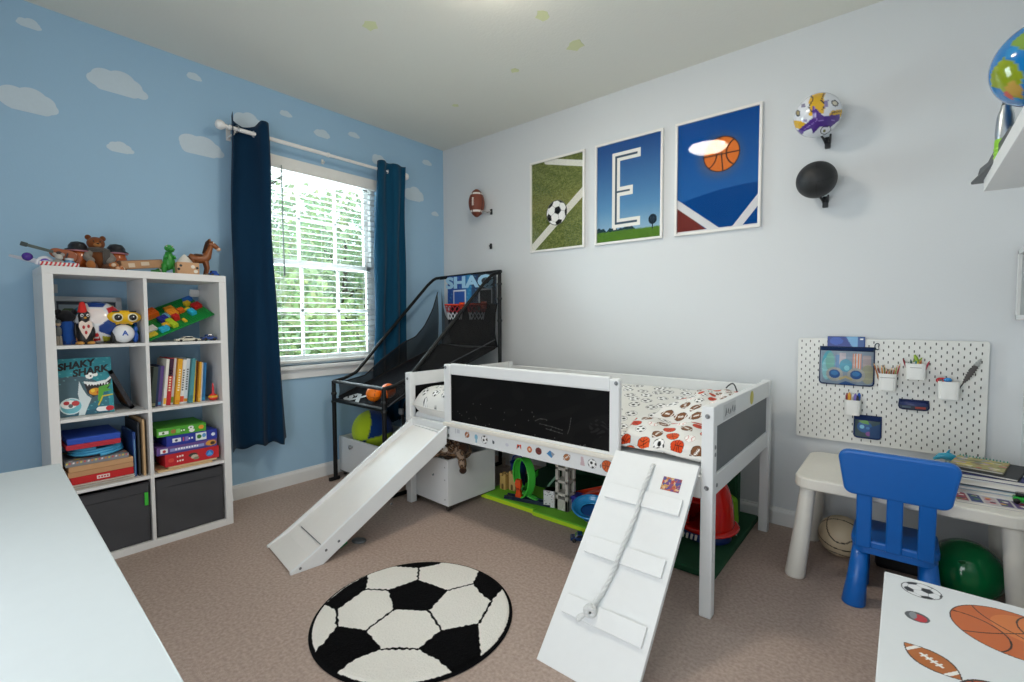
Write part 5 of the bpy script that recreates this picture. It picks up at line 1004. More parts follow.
# netting on both sides: from ramp edge up to a sagging top cord below the arm
armp = np.array([(-1.262, .752), (-1.175, .766), (-1.075, .803), (-.975, .898), (-.845, 1.03), (-.645, 1.225), (-.345, 1.515), (-.24, 1.575)])
def toparm(y): return np.interp(y, armp[:, 0], armp[:, 1])
cord = np.array([(-1.235, .735), (-1.0, .775), (-.85, .885), (-.62, 1.02), (-.50, 1.06), (-.40, 1.15), (-.30, 1.30), (-.235, 1.47), (-.20, 1.55)])
for x, solid in ((AX0 + .012, 0), (AX1 - .012, 1)):
    cc = cord if not solid else np.stack([armp[:, 0], armp[:, 1] - .018], 1)
    top = lambda y: np.interp(y, cc[:, 0], cc[:, 1])
    M = MB(); M.sheet(lambda u, v: ((x if x < .5 else x - .088 * (1 - u)) + .012 * np.sin(6 * u + 3 * v) * np.sin(np.pi * v), -1.23 + (-.24 + 1.23) * u, rz_(-1.23 + .99 * u) * (1 - v) + top(-1.23 + .99 * u) * v), 50, 16, '#15181c'); M.build('side_net', 'netting', ag)
    M = MB(); ys = np.linspace(-1.23, -.24, 40); M.tube([(fx(x, y), y, top(y)) for y in ys], .0045, '#111214', 7); M.tube([(fx(x, y), y, rz_(y) + .004) for y in ys], .006, '#111214', 7)
    if solid: M.tube([(fx(x, y) + .004, y, rz_(y) + .075 * np.sin(np.pi * min(1, (y + 1.23) / .5) / 2)) for y in ys], .004, '#45484d', 7)
    M.build('net_cord', 'fabric', ag)
M = MB(); M.sheet(lambda u, v: (.30 + (AX1 - .025 - .30) * u, AB + .002 - .035 * np.sin(np.pi * v) + .006 * np.sin(22 * u + 4 * v) * (1 - v), .985 + (1.345 - .985) * v), 50, 30, '#101218', thick=.003); M.build('back_sheet', 'canvas', ag)
M = MB(); M.sheet(lambda u, v: (AX0 + .012 + (.30 - AX0 - .012) * u, AB + .002 - .02 * np.sin(np.pi * u), .985 + (1.20 + .30 * (1 - u) ** 2 - .985) * v), 20, 16, '#15181c'); M.build('back_net', 'netting', ag)
# backboard: two sheets of printed fabric with lettering and white target squares
def board(u, v):
    P = Pic(u * .585, v * .26, '#1d4f9e'); P.put(P.X > .0, '#1b4a98'); P.mix(np.abs(P.X - .27) < .09, '#2f9ac8', np.clip(1 - np.abs(P.X - .27) / .09, 0, 1) * .8); P.put(P.X > .38, '#1a2432'); P.mix((P.X > .30) & (P.X <= .39), '#16283c', .6)
    P.mix(np.sin(P.X * 90 + P.Y * 60) * np.sin(P.Y * 110) > .6, '#6fc4e4', .35)
    for a, c in ((.075, '#2354a8'), (.385, '#151c26')):
        P.rect(a, .012, a + .155, .135, '#dfe6ee'); P.rect(a + .011, .012, a + .144, .124, c)
    return P.C
T = frame((.285, AB - .022, 1.332), (1, 0, 0), (0, 0, 1)); M = MB(); M.box((0, 0, -.004), (.585, .26, -.0006), '#16181c', .001, T); M.sheet(lambda u, v: (u * .585, v * .26, 0 * u), 120, 60, paint=board, T=T)
M.build('backboard', 'paper', ag)
M = MB(); M.text('SHAQ', .132, T @ Matrix.Translation((.265, .196, .001)), '#a6d2ec', .0006, bold=.0065, sx=1.62); M.build('lettering', 'paper', ag)
for x in (.475, .735):
    h = bpy.data.objects.new('hoop', None); COL.objects.link(h); h.parent = ag; loc = (x, AB - .12, 1.335); h.location = Vector(loc) - ag.location; WORLD[h.name] = loc
    M = MB(); R = .083; M.tube([(x + R * math.cos(a), AB - .115 + R * math.sin(a), 1.335) for a in np.linspace(0, 2 * math.pi, 33)[:-1]], .0065, '#e5482a', 10, True); M.build('rim', 'gloss', h)
    M = MB(); M.box((x - .03, AB - .036, 1.30), (x + .03, AB - .022, 1.36), '#e5521f', .004); M.box((x - .02, AB - .05, 1.328), (x + .02, AB - .03, 1.342), '#e5521f', .002); M.build('hoop_bracket', 'gloss', h)
    M = MB()
    for k in range(12):
        for d in (-1, 1):
            pts = [(x + R * s * math.cos(2 * math.pi * (k + d * i * .5) / 12), AB - .115 + R * s * math.sin(2 * math.pi * (k + d * i * .5) / 12), 1.33 - .03 * i) for i, s in enumerate((1, .9, .8, .72, .68))]
            M.tube(pts[:3], .0026, '#b0303c', 5); M.tube(pts[2:], .0026, '#d7dbe0', 5)
    M.build('hoop_net', 'fabric', h)
def ballthing(name, c, r, fin, label, paint, nu=64, nv=44): M = MB(); M.ell(c, r, paint=paint, nu=nu, nv=nv); return tag(M.build(name, fin, at=c), label, 'ball')
def bb_dirs(base, ink, w=.03, rot=(0.3, 0.2, 0.5)):
    from mathutils import Euler
    R = np.array(Euler(rot).to_matrix())
    def f(D):
        D = D @ R.T; C = np.tile(hx(base), (len(D), 1)); k = (abs(D[:, 0]) < w) | (abs(D[:, 1]) < w) | (abs(np.hypot(D[:, 0] - 1.1, D[:, 2]) - .75) < w) | (abs(np.hypot(D[:, 0] + 1.1, D[:, 2]) - .75) < w); C[k] = hx(ink); return C
    return f
ballthing('mini_basketball', (.566, -1.185, rz_(-1.185) + .044), .054, 'rubber', 'small orange basketball at the front edge of the arcade ramp', bb_dirs('#ff8412', '#b04d10'))
ballthing('mini_basketball', (.652, -1.125, rz_(-1.125) + .046), .052, 'rubber', 'small orange basketball half hidden behind the front leg of the arcade game', bb_dirs('#fb7418', '#a8420e', rot=(1, .2, .1)))

# open storage crate under the arcade, with a large soft ball in it
def crate(cx, cy, w, d, h, ang, label, knob, wheels=True):
    t = thing('toy_crate', (cx, cy, 0), label, 'toy crate', 'white rolling toy crates'); T = rotz((cx, cy, 0), ang); z0 = .042 if wheels else .01; th = .016; c = '#e3e5e5'
    M = MB(); M.box((-w / 2, -d / 2, z0), (w / 2, -d / 2 + th, h), c, .002, T); M.build('front_panel', 'painted_wood', t)
    M = MB(); M.box((-w / 2, d / 2 - th, z0), (w / 2, d / 2, h), c, .002, T); M.build('back_panel', 'painted_wood', t)
    for s in (-1, 1):
        M = MB(); M.box((s * w / 2, -d / 2 + th, z0), (s * (w / 2 - th), d / 2 - th, h), c, .002, T); M.build('side_panel', 'painted_wood', t)
    M = MB(); M.box((-w / 2 + .004, -d / 2 + .004, z0 - .008), (w / 2 - .004, d / 2 - .004, z0 + .01), '#35302c', .001, T); M.build('bottom_panel', 'painted_wood', t)
    for sx in (-1, 1):
        for sy in (-1, 1):
            M = MB(); M.lathe([(0, -.012), (.015, -.012), (.017, -.006), (.017, .006), (.015, .012), (0, .012)], '#26211e', T @ frame((sx * (w / 2 - .03), sy * (d / 2 - .03), .018), (1, 0, 0), (0, 0, 1)), 16); M.box((sx * (w / 2 - .03) - .016, sy * (d / 2 - .03) - .014, .025), (sx * (w / 2 - .03) + .016, sy * (d / 2 - .03) + .014, z0 - .006), '#2e2926', .002, T); M.build('caster', 'plastic', t)
    for z in (.08, h - .05, h - .13): M = MB(); M.lathe([(.0045, 0), (.0035, .0012), (0, .0014)], '#9a9a98', T @ frame((w / 2 - .03, -d / 2 - .0001, z), (1, 0, 0), (0, 0, 1)), 10); M.build('screw_head', 'metal', t)
    if knob:
        M = MB(); M.lathe([(.008, 0), (.006, .008), (.006, .014), (.014, .018), (.016, .024), (.012, .03), (0, .032)], '#b9bbbd', T @ frame((knob, -d / 2, h - .055), (1, 0, 0), (0, 0, 1)), 18); M.build('knob', 'metal', t)
    return t
crate(.335, -.93, .53, .49, .308, 0, 'white open toy crate with a metal knob under the basketball arcade game', -.075)
def softball(D):
    v = np.array([.82, -.54, .20]); v /= np.linalg.norm(v); rt = np.cross(-v, [0, 0, 1]); rt /= np.linalg.norm(rt); up = np.cross(rt, -v); a, b = D @ rt, D @ up
    s1, s2 = a - .22 * b + .12 + .25 * b * b, b + .38 - .2 * a; C = np.where(((s1 > 0) ^ (s2 > 0))[:, None], hx('#bcd82c'), hx('#143a78')); C[np.minimum(abs(s1), abs(s2)) < .02] = hx('#7f9a3a'); return C
ballthing('play_ball', (.262, -1.0, .352), .155, 'fabric', 'big lime and navy panelled ball sitting in the crate under the arcade game', softball, 96, 64)
t = thing('black_bag', (.62, -.86, .02), 'black carry bag with a grey buckle hanging under the arcade ramp', 'bag'); M = MB(); M.ell((.66, -.80, .36), (.10, .16, .20), '#1b1c20', nu=28, nv=20); M.build('body', 'canvas', t)
M = MB(); M.tube([(.60, -.93, .60), (.605, -.97, .52), (.62, -.97, .42), (.65, -.95, .34)], .012, '#232428', 8); M.build('strap', 'fabric', t); M = MB(); M.box((.59, -.995, .515), (.63, -.975, .56), '#8f9296', .004, None); M.build('buckle', 'plastic', t)
# ================================================================ LOW LOFT BED WITH SLIDE AND CLIMBING RAMP
BX0, BX1, BF, BB = .918, 2.874, -1.18, -.125; wt = '#e4e6e6'; pw = .048
bed = thing('loft_bed', ((BX0 + BX1) / 2, (BF + BB) / 2, 0), 'low white wooden loft bed for a child with a chalkboard front panel', 'bed')
def part(name, boxes, bev=.004, fin='painted_wood', col=wt, par=None):
    M = MB()
    for a, b in boxes: M.box(a, b, col, bev)
    return M.build(name, fin, par or bed)
bolts = []
for x in (BX0, BX1 - pw):
    for y in (BF, BB - pw): part('post', [((x, y, 0), (x + pw, y + pw, .865))], .005)
for x, nm, cc in ((BX0 + .008, 'headboard', '#121213'), (BX1 - .04, 'footboard', '#686c70')):
    e = part(nm, [((x, BF + pw, .775), (x + .032, BB - pw, .862)), ((x, BF + pw, .492), (x + .032, BB - pw, .577))])
    M = MB(); M.box((x + .010, BF + pw - .002, .570), (x + .022, BB - pw + .002, .780), cc); M.build('chalkboard_panel', 'chalkboard', e)
    if nm == 'footboard':
        xx = x + .0325; M = MB(); T = frame((xx, -.55, .82), (0, 1, 0), (0, 0, 1)); M.lathe([(.034, 0), (.033, .0006), (0, .0007)], '#c9bf58', T, 24); M.build('yellow_sticker', 'paper', e)
        M = MB(); T = frame((xx, -.93, .815), (0, 1, 0), (0, 0, 1)); M.box((-.095, -.03, 0), (.085, .034, .0006), '#d2d4d4', 0, T)
        for k in range(5): M.tube([(-.07 + .032 * k, -.016 + .01 * (k % 2), .0008), (-.062 + .034 * k, .018 - .006 * (k % 3), .0008), (-.052 + .032 * k, -.012, .0008)], .0016, '#6a6d70', 5, T=T)
        M.build('letter_sticker', 'paper', e)
# front side rail with printed sport stickers
RZ0, RZ1 = .487, .577; rail = part('side_rail', [((BX0 + pw, BF, RZ0), (BX1 - pw, BF + .024, RZ1))], .003)
def railpic(u, v):
    P = Pic(BX0 + pw + u * (BX1 - BX0 - 2 * pw), RZ0 + v * (RZ1 - RZ0), wt); z = .532
    pic_foot(P, 1.492, z + .008, .024, .019, 55, '#a8653a'); P.ell(1.566, z + .006, .013, .016, '#7fb4cc'); P.rect(1.56, z - .03, 1.572, z, '#8fbcd0'); pic_soccer(P, 1.632, z + .002, .025, ph=.2); P.ell(1.70, z - .004, .008, .010, '#555a60'); P.ell(1.695, z + .004, .003, .006, '#555a60')
    P.rect(1.39, z + .0, 1.396, z + .03, '#c2c4c8'); P.rect(1.405, z + .005, 1.43, z + .028, '#c9cbd0'); P.ell(1.80, z, .012, .010, '#d2d2da'); P.poly([(1.868, z - .015), (1.885, z + .012), (1.90, z - .012), (1.90, z + .018), (1.87, z + .015)], '#d0452c'); P.ell(1.88, z + .004, .006, .006, '#3a3a3a')
    P.ell(1.955, z + .002, .016, .018, '#c9642a'); P.ell(1.955, z + .002, .007, .008, '#e8d2ba'); pic_basket(P, 2.014, z + .004, .020, base='#7a2f2c'); P.poly([(2.065, z + .0), (2.085, z + .022), (2.115, z + .006), (2.095, z - .018)], '#3f82b8'); P.poly([(2.09, z + .015), (2.115, z + .006), (2.1, z - .012)], '#9a9ea4')
    pic_foot(P, 2.186, z + .004, .026, .018, 35, '#a86a3c'); P.poly([(2.265, z - .02), (2.29, z - .02), (2.28, z + .025), (2.268, z + .025)], '#cdb4b8'); pic_soccer(P, 2.330, z, .024, ph=1.2); P.ell(2.375, z - .002, .004, .010, '#8a8d90')
    pic_basket(P, 2.43 - .02, z + .004, .030); P.poly([(2.452, z), (2.468, z + .022), (2.484, z), (2.468, z - .022)], '#2a7a9e'); return P.C
M = MB(); M.sheet(lambda u, v: (BX0 + pw + .004 + u * (BX1 - BX0 - 2 * pw - .008), BF - .0006 + 0 * u, RZ0 + .003 + v * (RZ1 - RZ0 - .006)), 900, 42, paint=railpic); M.build('sticker_strip', 'paper', rail)
part('back_rail', [((BX0 + pw, BB - .026, .487), (BX1 - pw, BB, RZ1)), ((BX0 + pw, BB - .026, .755), (BX1 - pw, BB, .835))])
part('slat_base', [((BX0 + .03, BF + .03 + k * .125, .495), (BX1 - .03, BF + .10 + k * .125, .512)) for k in range(8)], .002)
# chalkboard front panel
cp = part('front_panel', [((1.309, BF - .012, .590), (1.362, BF + .022, .944)), ((2.420, BF - .012, .590), (2.468, BF + .022, .944)), ((1.362, BF - .010, .884), (2.420, BF + .020, .950)), ((1.362, BF - .010, .590), (2.420, BF + .020, .606))], .007)
part('chalk_ledge', [((1.309, BF - .026, .573), (2.455, BF + .004, .594))], .004, col='#e2ddd2', par=cp)
def chalk(u, v):
    P = Pic(u * 1.06, v * .28, '#0f0f10'); r = random.Random(9)
    P.mix(nz(P, 14, 22, 1) > .55, '#161616', .6)
    for a in (((.83, .05), (.84, .075), (.85, .13)), ((.66, .075), (.74, .07), (.80, .062)), ((.70, .055), (.80, .045)), ((.20, .05), (.21, .035)), ((.63, .085), (.66, .10), (.70, .102))): P.line(list(a), .0035, '#4a4a48')
    for k in range(26): P.ell(r.uniform(.05, 1.02), r.uniform(.0, .2) ** 1.2, .003, .003, '#555552')
    P.mix((np.hypot(P.X - 1.0, (P.Y - .10) * 1.2) < .05) & (nz(P, 90, 120, 3) > .2), '#4a4a48', .3); return P.C
M = MB(); M.sheet(lambda u, v: (1.362 + 1.058 * u, BF - .001 + 0 * u, .604 + .282 * v), 420, 110, paint=chalk); M.box((1.36, BF, .6), (2.422, BF + .012, .89), '#0f0f10'); M.build('chalkboard_panel', 'chalkboard', cp)
for x, z in ((BX1 - pw / 2, .825), (BX1 - pw / 2, .535), (BX0 + pw / 2, .825), (BX0 + pw / 2, .535), (1.335, .56), (1.335, .51), (1.325, .925), (2.445, .555), (2.455, .925)): M = MB(); M.lathe([(.010, 0), (.009, .002), (.005, .0022), (.004, .0008), (0, .0008)], '#8f9294', frame((x, BF - .0125 if 1.2 < x < 2.46 and z > .6 else BF - .0008, z), (1, 0, 0), (0, 0, 1)), 12); M.build('bolt_head', 'metal', bed)
for y, z in ((BF + .024, .70), (BF + .024, .67), (BF + pw + .03, .53)): M = MB(); M.lathe([(.009, 0), (.008, .002), (.004, .0022), (0, .001)], '#8f9294', frame((BX1 + .0002 if y < BF + pw else BX1 - .0078, y, z), (0, 1, 0), (0, 0, 1)), 12); M.build('bolt_head', 'metal', bed)

# mattress and bedding
M = MB(); M.box((BX0 + .045, BF + .03, .513), (BX1 - .045, BB - .03, .61), '#dcdedf', .03, seg=4); tag(M.build('mattress', 'cotton', at=(1.9, -.65, .513)), 'white mattress on the loft bed, under the printed bedding', 'mattress')
def scatter(P, x0, x1, y0, y1, pitch, r, seed, kinds, jit=.3):
    rr = random.Random(seed); j = 0; y = y0
    while y < y1:
        x = x0 + (pitch / 2 if j % 2 else 0)
        while x < x1:
            cx, cy = x + rr.uniform(-jit, jit) * pitch * .5, y + rr.uniform(-jit, jit) * pitch * .5; rot = rr.uniform(0, 180); k = rr.choice(kinds)
            if k == 's': pic_soccer(P, cx, cy, r, ph=rr.uniform(0, 2))
            elif k == 'o': pic_soccer(P, cx, cy, r, ph=rr.uniform(0, 2), base='#e9e9e6')
            elif k == 'b': pic_basket(P, cx, cy, r * 1.1, rot=rot, base=rr.choice(['#d8481e', '#cf3d1c', '#dc5526']))
            elif k == 'f': pic_foot(P, cx, cy, r * 1.35, r * .9, rot, '#7a5236')
            elif k == 'w': pic_base(P, cx, cy, r * .9, rot=rot)
            x += pitch
        y += pitch * .8; j += 1
    return P
# pillow against the headboard end
def pil_(u, v, top):
    a, b = u * 2 - 1, v * 2 - 1; e = np.clip((1 - np.abs(a) ** 6) * (1 - np.abs(b) ** 8), 0, 1) ** .5
    X = 1.172 + .208 * a * (1 - .04 * b * b); Yy = -.84 + .332 * b * (1 - .04 * a * a); zm2 = .645 + .010 * (1 - u)
    return X, Yy, zm2 + (e * (.122 + .008 * np.sin(8 * v + 3 * u) + .01 * b) if top else -e * .072)
def pil(u, v): return pil_(u, v, True)
def pilpic(u, v): return scatter(Pic(u * .46 + .03, v * .80, '#e4e3df'), 0, .5, -.02, .85, .096, .030, 3, ['s'], .3).C
M = MB(); M.sheet(pil, 150, 200, paint=pilpic)
M.sheet(lambda u, v: pil_(u, v, False), 40, 40, '#e4e3df'); M.tube([(float(p[0]), float(p[1]), float(p[2])) for p in [pil_(np.array(min(1., max(0., x))), np.array(min(1., max(0., y))), True) for x, y in [(k / 12, 0) for k in range(12)] + [(1, k / 12) for k in range(12)] + [(1 - k / 12, 1) for k in range(12)] + [(0, 1 - k / 12) for k in range(12)]]], .004, '#d9d8d3', 6, True)
pill = M.build('pillow', 'cotton', at=(1.16, -.8, .62)); tag(pill, 'white pillow printed with soccer balls at the slide end of the bed', 'pillow')
# white sheet with soccer balls, rising toward the wall
def dz(x, y): return .625 + .165 * np.clip((y + 1.05) / .75, 0, 1) ** .8 + .010 * np.sin(9 * x + 5 * y) * np.sin(7 * y - 2 * x) - .03 * np.clip((y + .28) / .1, 0, 1) ** 2
def shA(u, v):
    x = 1.42 + (2.826 - 1.42) * u; y = -1.135 + (-.165 + 1.135) * v; return x, y, dz(x, y)
M = MB(); M.sheet(shA, 520, 360, paint=lambda u, v: scatter(Pic(1.42 + 1.42 * u, 1.02 * v, '#e2e1dc'), 1.45, 2.83, .0, 1.05, .105, .032, 5, ['s', 'o'], .45).C)
A_ = M
ta = A_.build('bed_sheet', 'cotton', at=(2.1, -.65, .62)); tag(ta, 'white sheet printed with soccer balls spread over the loft bed', 'bed sheet')
# sport-printed duvet bunched over the foot end
prof = np.array([(-1.128, .60), (-1.142, .635), (-1.125, .672), (-1.07, .700), (-.99, .716), (-.91, .722), (-.86, .716), (-.835, .712), (-.815, .73), (-.78, .772), (-.70, .803), (-.58, .818), (-.45, .822), (-.33, .812), (-.25, .795)])
ss = np.r_[0, np.cumsum(np.hypot(*np.diff(prof, axis=0).T))]; Ls = ss[-1]
def shB(u, v):
    s = v * Ls; y = np.interp(s, ss, prof[:, 0]); z = np.interp(s, ss, prof[:, 1])
    k = np.clip(v, 0, 1); left = 2.40 + .17 * np.clip((k - .30) / .35, 0, 1) + .02 * np.sin(14 * v); x = left + (2.822 - left) * u
    ed = np.clip(u / .10, 0, 1) ** .6; z = z + .012 * np.sin(13 * u + 6 * v) * np.sin(9 * v + 2) * np.sin(np.pi * u) - (1 - ed) * np.clip(z - dz(x, y) + .004, 0, 1) * .98
    z = z - .016 * np.exp(-((v - .07) / .012) ** 2) - .02 * np.clip(u - .9, 0, 1) * 5 * .2
    return x, y, np.maximum(z, dz(x, np.maximum(y, -1.135)) + .004)
def picB(u, v): return scatter(Pic(2.40 + .44 * u, v * Ls, '#e3e2de'), 2.42, 2.86, .01, Ls + .05, .085, .0275, 11, ['s', 'b', 'f', 'w', 'b', 'f', 'b'], .2).C
M = MB(); M.sheet(shB, 200, 420, paint=picB); tag(M.build('duvet', 'cotton', at=(2.62, -.8, .7)), 'white duvet printed with basketballs, footballs and baseballs at the foot of the bed', 'duvet')
M = MB(); M.tube([(2.66 + .05 * t_, -.24 + .03 * math.sin(3 * t_), .80 + .045 * math.sin(2.2 * t_ + .3) * (1 - .3 * t_)) for t_ in np.linspace(0, 2.2, 18)], .004, '#3a3c3e', 7); tag(M.build('cable', 'plastic', at=(2.7, -.22, .82)), 'short dark cord lying on the bed by the wall rail', 'cord')

# slide
sl = thing('bed_slide', (1.046, -2.08, 0), 'white wooden slide leading down from the loft bed to the carpet', 'slide')
dx_, dy_ = .118, .8925; Ld = math.hypot(dx_, dy_); d_ = Vector((dx_ / Ld, dy_ / Ld, 0)); n_ = Vector((d_.y, -d_.x, 0)); Wd = .385
Ts = Matrix((( n_.x, d_.x, 0, 1.046), (n_.y, d_.y, 0, -2.08), (0, 0, 1, 0), (0, 0, 0, 1)))     # x across (toward +x), y along the run, z up
prof_s = [(0, 0), (0, .012), (.10, .066), (Ld + .0, .578), (Ld + .0, .468), (.155, 0)]
for s in (-1, 1):
    M = MB(); Tt = Ts @ frame((s * Wd / 2 - (0 if s > 0 else -.018) - (.018 if s > 0 else .018) + (.018 if s > 0 else 0), 0, 0), (0, 1, 0), (0, 0, 1))
    M.prism(prof_s, .018, wt, Tt, bev=.003, z0=-.018 if s > 0 else 0.0); o = M.build('side_board', 'painted_wood', sl)
    for y in (.045, .17, .235, .53, .80):
        z = (.066 + (y - .10) * .61) * .62 if y > .1 else .02
        M = MB(); M.lathe([(.007, 0), (.006, .0015), (0, .0015)], '#7d8082', Ts @ frame((s * Wd / 2 + s * .0002, y, z), (0, s, 0), (0, 0, 1)), 10); M.build('bolt_head', 'metal', o)
M = MB(); M.sheet(lambda u, v: (-Wd / 2 + .018 + (Wd - .036) * u, .004 + v * (Ld - .004), np.interp(.004 + v * (Ld - .004), [0, .012, .10, Ld], [.008, .014, .050, .535])), 4, 120, '#e6e3df', T=Ts, thick=.012, smooth=False); M.build('slide_surface', 'painted_wood', sl)
M = MB(); M.box((-Wd / 2 + .07, .155, .0865), (Wd / 2 - .018, .1585, .089), '#6a6c6e', 0, Ts @ Matrix.Translation((0, 0, 0))); M.build('seam', 'rubber', sl)
M = MB(); M.box((-Wd / 2 + .018, Ld - .016, .44), (Wd / 2 - .018, Ld, .534), wt, .002, Ts); M.build('hook_board', 'painted_wood', sl)

# climbing ramp with three treads and a rope
cr = thing('climbing_ramp', (2.64, -1.8, 0), 'white climbing ramp with three treads and a rope leaning on the loft bed', 'climbing ramp')
RA, RB = Vector((2.463, -1.80, 0)), Vector((2.463, -1.205, .628)); up = (RB - RA).normalized(); rl = (RB - RA).length
Tr = frame(RA, (1, 0, 0), up); nr = Tr.to_3x3() @ Vector((0, 0, 1))       # local z leaves the face toward the room
M = MB(); M.box((0, 0.0, -.02), (.366, rl, 0), wt, .002, Tr); M.build('board', 'painted_wood', cr)
for y0 in (.175, .405, .64):
    M = MB(); M.box((.030, y0, 0), (.344, y0 + .066, .012), '#e6e8e8', .0015, Tr); M.build('tread', 'painted_wood', cr)
rp_ = [(.188, rl - .036, -.01), (.187, rl - .04, .008), (.187, .78, .010), (.184, .70, .022), (.186, .60, .012), (.182, .48, .022), (.178, .41, .022), (.170, .35, .011), (.158, .28, .011), (.15, .245, .024), (.143, .22, .024)]
Pp = [np.array(p) for p in rp_]; dense = []
for a, b in zip(Pp[:-1], Pp[1:]):
    for k in range(10): dense.append(a + (b - a) * k / 10)
dense.append(Pp[-1]); M = MB()
for ph in (0, 2.094, 4.188): M.tube([Tr @ Vector((p[0] + .0042 * math.cos(i * .55 + ph), p[1], p[2] + .0042 * math.sin(i * .55 + ph))) for i, p in enumerate(dense)], .0046, '#d9dbda', 7)
M.build('rope', 'fabric', cr)
M = MB(); kx_ = (.143, .215, .026)
for ax in range(3):
    pts = []
    for a in np.linspace(0, 2 * math.pi, 15)[:-1]:
        q = [0, 0, 0]; q[ax] = .017 * math.cos(a); q[(ax + 1) % 3] = .017 * math.sin(a); q[(ax + 2) % 3] = .004 * math.sin(2 * a); pts.append(Tr @ Vector((kx_[0] + q[0], kx_[1] + q[1], kx_[2] + q[2])))
    M.tube(pts, .0085, '#dcdedd', 8, True)
M.build('rope_knot', 'fabric', cr)
M = MB()
for k in range(9):
    a = k * .7; M.tube([Tr @ Vector((.135, .205, .02)), Tr @ Vector((.118 + .004 * math.cos(a), .19 + .004 * math.sin(a), .016)), Tr @ Vector((.103 + .008 * math.cos(a), .176 + .009 * math.sin(a), .012 + .004 * math.sin(a)))], [.004, .0045, .0025], '#dcdedd', 6)
M.build('rope_tail', 'fabric', cr)
def mosaic(u, v):
    P = Pic(u * .075, v * .058, '#7d3f6a'); r = random.Random(6)
    for k in range(90): P.ell(r.uniform(0, .075), r.uniform(0, .058), r.uniform(.003, .008), r.uniform(.003, .007), r.choice(['#b8642c', '#a83a34', '#3f4a88', '#c2904a', '#6c3a7c', '#b8593a', '#7a3a5a', '#d0ad84']))
    return P.C
M = MB(); M.sheet(lambda u, v: (.243 + .075 * u, rl - .133 + .058 * v, .0009 + 0 * u), 50, 40, paint=mosaic, T=Tr); lab(M.build('colour_sticker', 'paper', cr), 'small colourful patchwork sticker')
# ================================================================ UNDER THE BED
crate(1.065, -.922, .452, .42, .335, -2.5, 'white rolling toy crate under the bed, with a spotted plush over its edge', 0)
# spotted plush cat draped over the crate's front edge
def spots(base, ink, seed, n=90, r=.16):
    rs = np.random.RandomState(seed); c = rs.randn(n, 3); c /= np.linalg.norm(c, axis=1, keepdims=True)
    def f(D): d = np.arccos(np.clip(D @ c.T, -1, 1)).min(1); C = np.tile(hx(base), (len(D), 1)); C[d < r] = hx(ink); C[d < r * .45] = hx('#8a6a4c'); return C
    return f
t = thing('plush_leopard', (1.19, -1.1, .30), 'brown spotted plush leopard draped over the front corner of the white crate', 'plush toy')
M = MB(); M.ell((1.19, -.99, .355), (.12, .10, .07), paint=spots('#8d7460', '#2c1c14', 2, 70, .24), nu=48, nv=32); M.build('body', 'fabric', t)
def spot_tube(M, pts, rad, seed):
    rs = np.random.RandomState(seed); P = np.array(pts); n = len(P) - 1
    for (a, b, ra, rb) in zip(P[:-1], P[1:], rad[:-1], rad[1:]):
        d = Vector(b - a); T = d.to_track_quat('Z', 'Y').to_matrix().to_4x4(); T.translation = Vector((a + b) / 2); r = (ra + rb) / 2
        M.ell((0, 0, 0), (r, r, d.length / 2 + r * .8), T=T, paint=spots('#9a8470', '#2a1a12', int(rs.randint(99)), 34, .34), nu=32, nv=26)
M = MB(); spot_tube(M, [(1.23, -1.03, .38), (1.285, -1.05, .378), (1.325, -1.06, .34), (1.337, -1.065, .285)], [.034, .031, .028, .025], 3); M.ell((1.341, -1.068, .268), (.022, .024, .022), '#3a281e'); M.build('leg', 'fabric', t)
M = MB(); spot_tube(M, [(1.22, -1.07, .375), (1.20, -1.13, .378), (1.165, -1.175, .365), (1.12, -1.185, .335)], [.034, .031, .029, .026], 4); M.ell((1.105, -1.188, .326), (.024, .022, .022), '#c9bcae'); M.ell((1.09, -1.195, .328), (.012, .010, .012), '#4a3626'); M.build('leg', 'fabric', t)
M = MB(); M.ell((1.245, -1.075, .405), (.056, .052, .046), paint=spots('#a08a76', '#33221a', 6, 60, .24), nu=40, nv=28); M.ell((1.235, -1.122, .397), (.028, .020, .02), '#e4dcd0'); M.ell((1.233, -1.141, .402), (.008, .006, .006), '#3a2420'); M.build('head', 'fabric', t)
for dx in (-.036, .036): M = MB(); M.ell((1.245 + dx, -1.065, .446), (.017, .012, .018), '#5a3e2a'); M.build('ear', 'fabric', t)
for dx in (-.022, .022): M = MB(); M.ell((1.242 + dx, -1.122, .42), (.006, .005, .006), '#18120e'); M.build('eye', 'gloss', t)
M = MB(); M.ell((1.285, -1.02, .385), (.036, .05, .042), '#3d2618', nu=28, nv=20); lab(M.build('haunch', 'fabric', t), 'dark brown haunch')

# foam floor mats
def mat(x0, x1, y0, y1, h, col, label, lip=None, z0=0.0):
    t = thing('foam_mat', ((x0 + x1) / 2, (y0 + y1) / 2, z0), label, 'foam mat', 'foam mats under the bed'); M = MB(); M.box((x0, y0, z0), (x1, y1, z0 + h), col, .010, seg=3); M.build('mat', 'foam', t)
    if lip: M = MB(); M.box((x0 + .004, y0 - .0015, z0 + .004), (x1 - .004, y0 + .010, z0 + h - .006), lip, .003); M.build('front_edge', 'foam', t)
mat(1.25, 1.70, -.815, -.47, .036, '#7ccc30', 'bright lime foam mat beside the white crate', '#c6e624')
mat(1.705, 2.185, -.835, -.47, .034, '#76c430', 'lime foam mat under the toy tower, middle of the bed', '#b4dc24')
mat(1.25, 2.185, -.465, -.05, .034, '#0e4628', 'foam mat coloured dark green for shade at the back, under the toy ramp and tower')  # dark green puts the shade under the bed into the mat's colour
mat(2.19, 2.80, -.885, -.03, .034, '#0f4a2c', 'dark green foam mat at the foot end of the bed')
zm_ = .0365
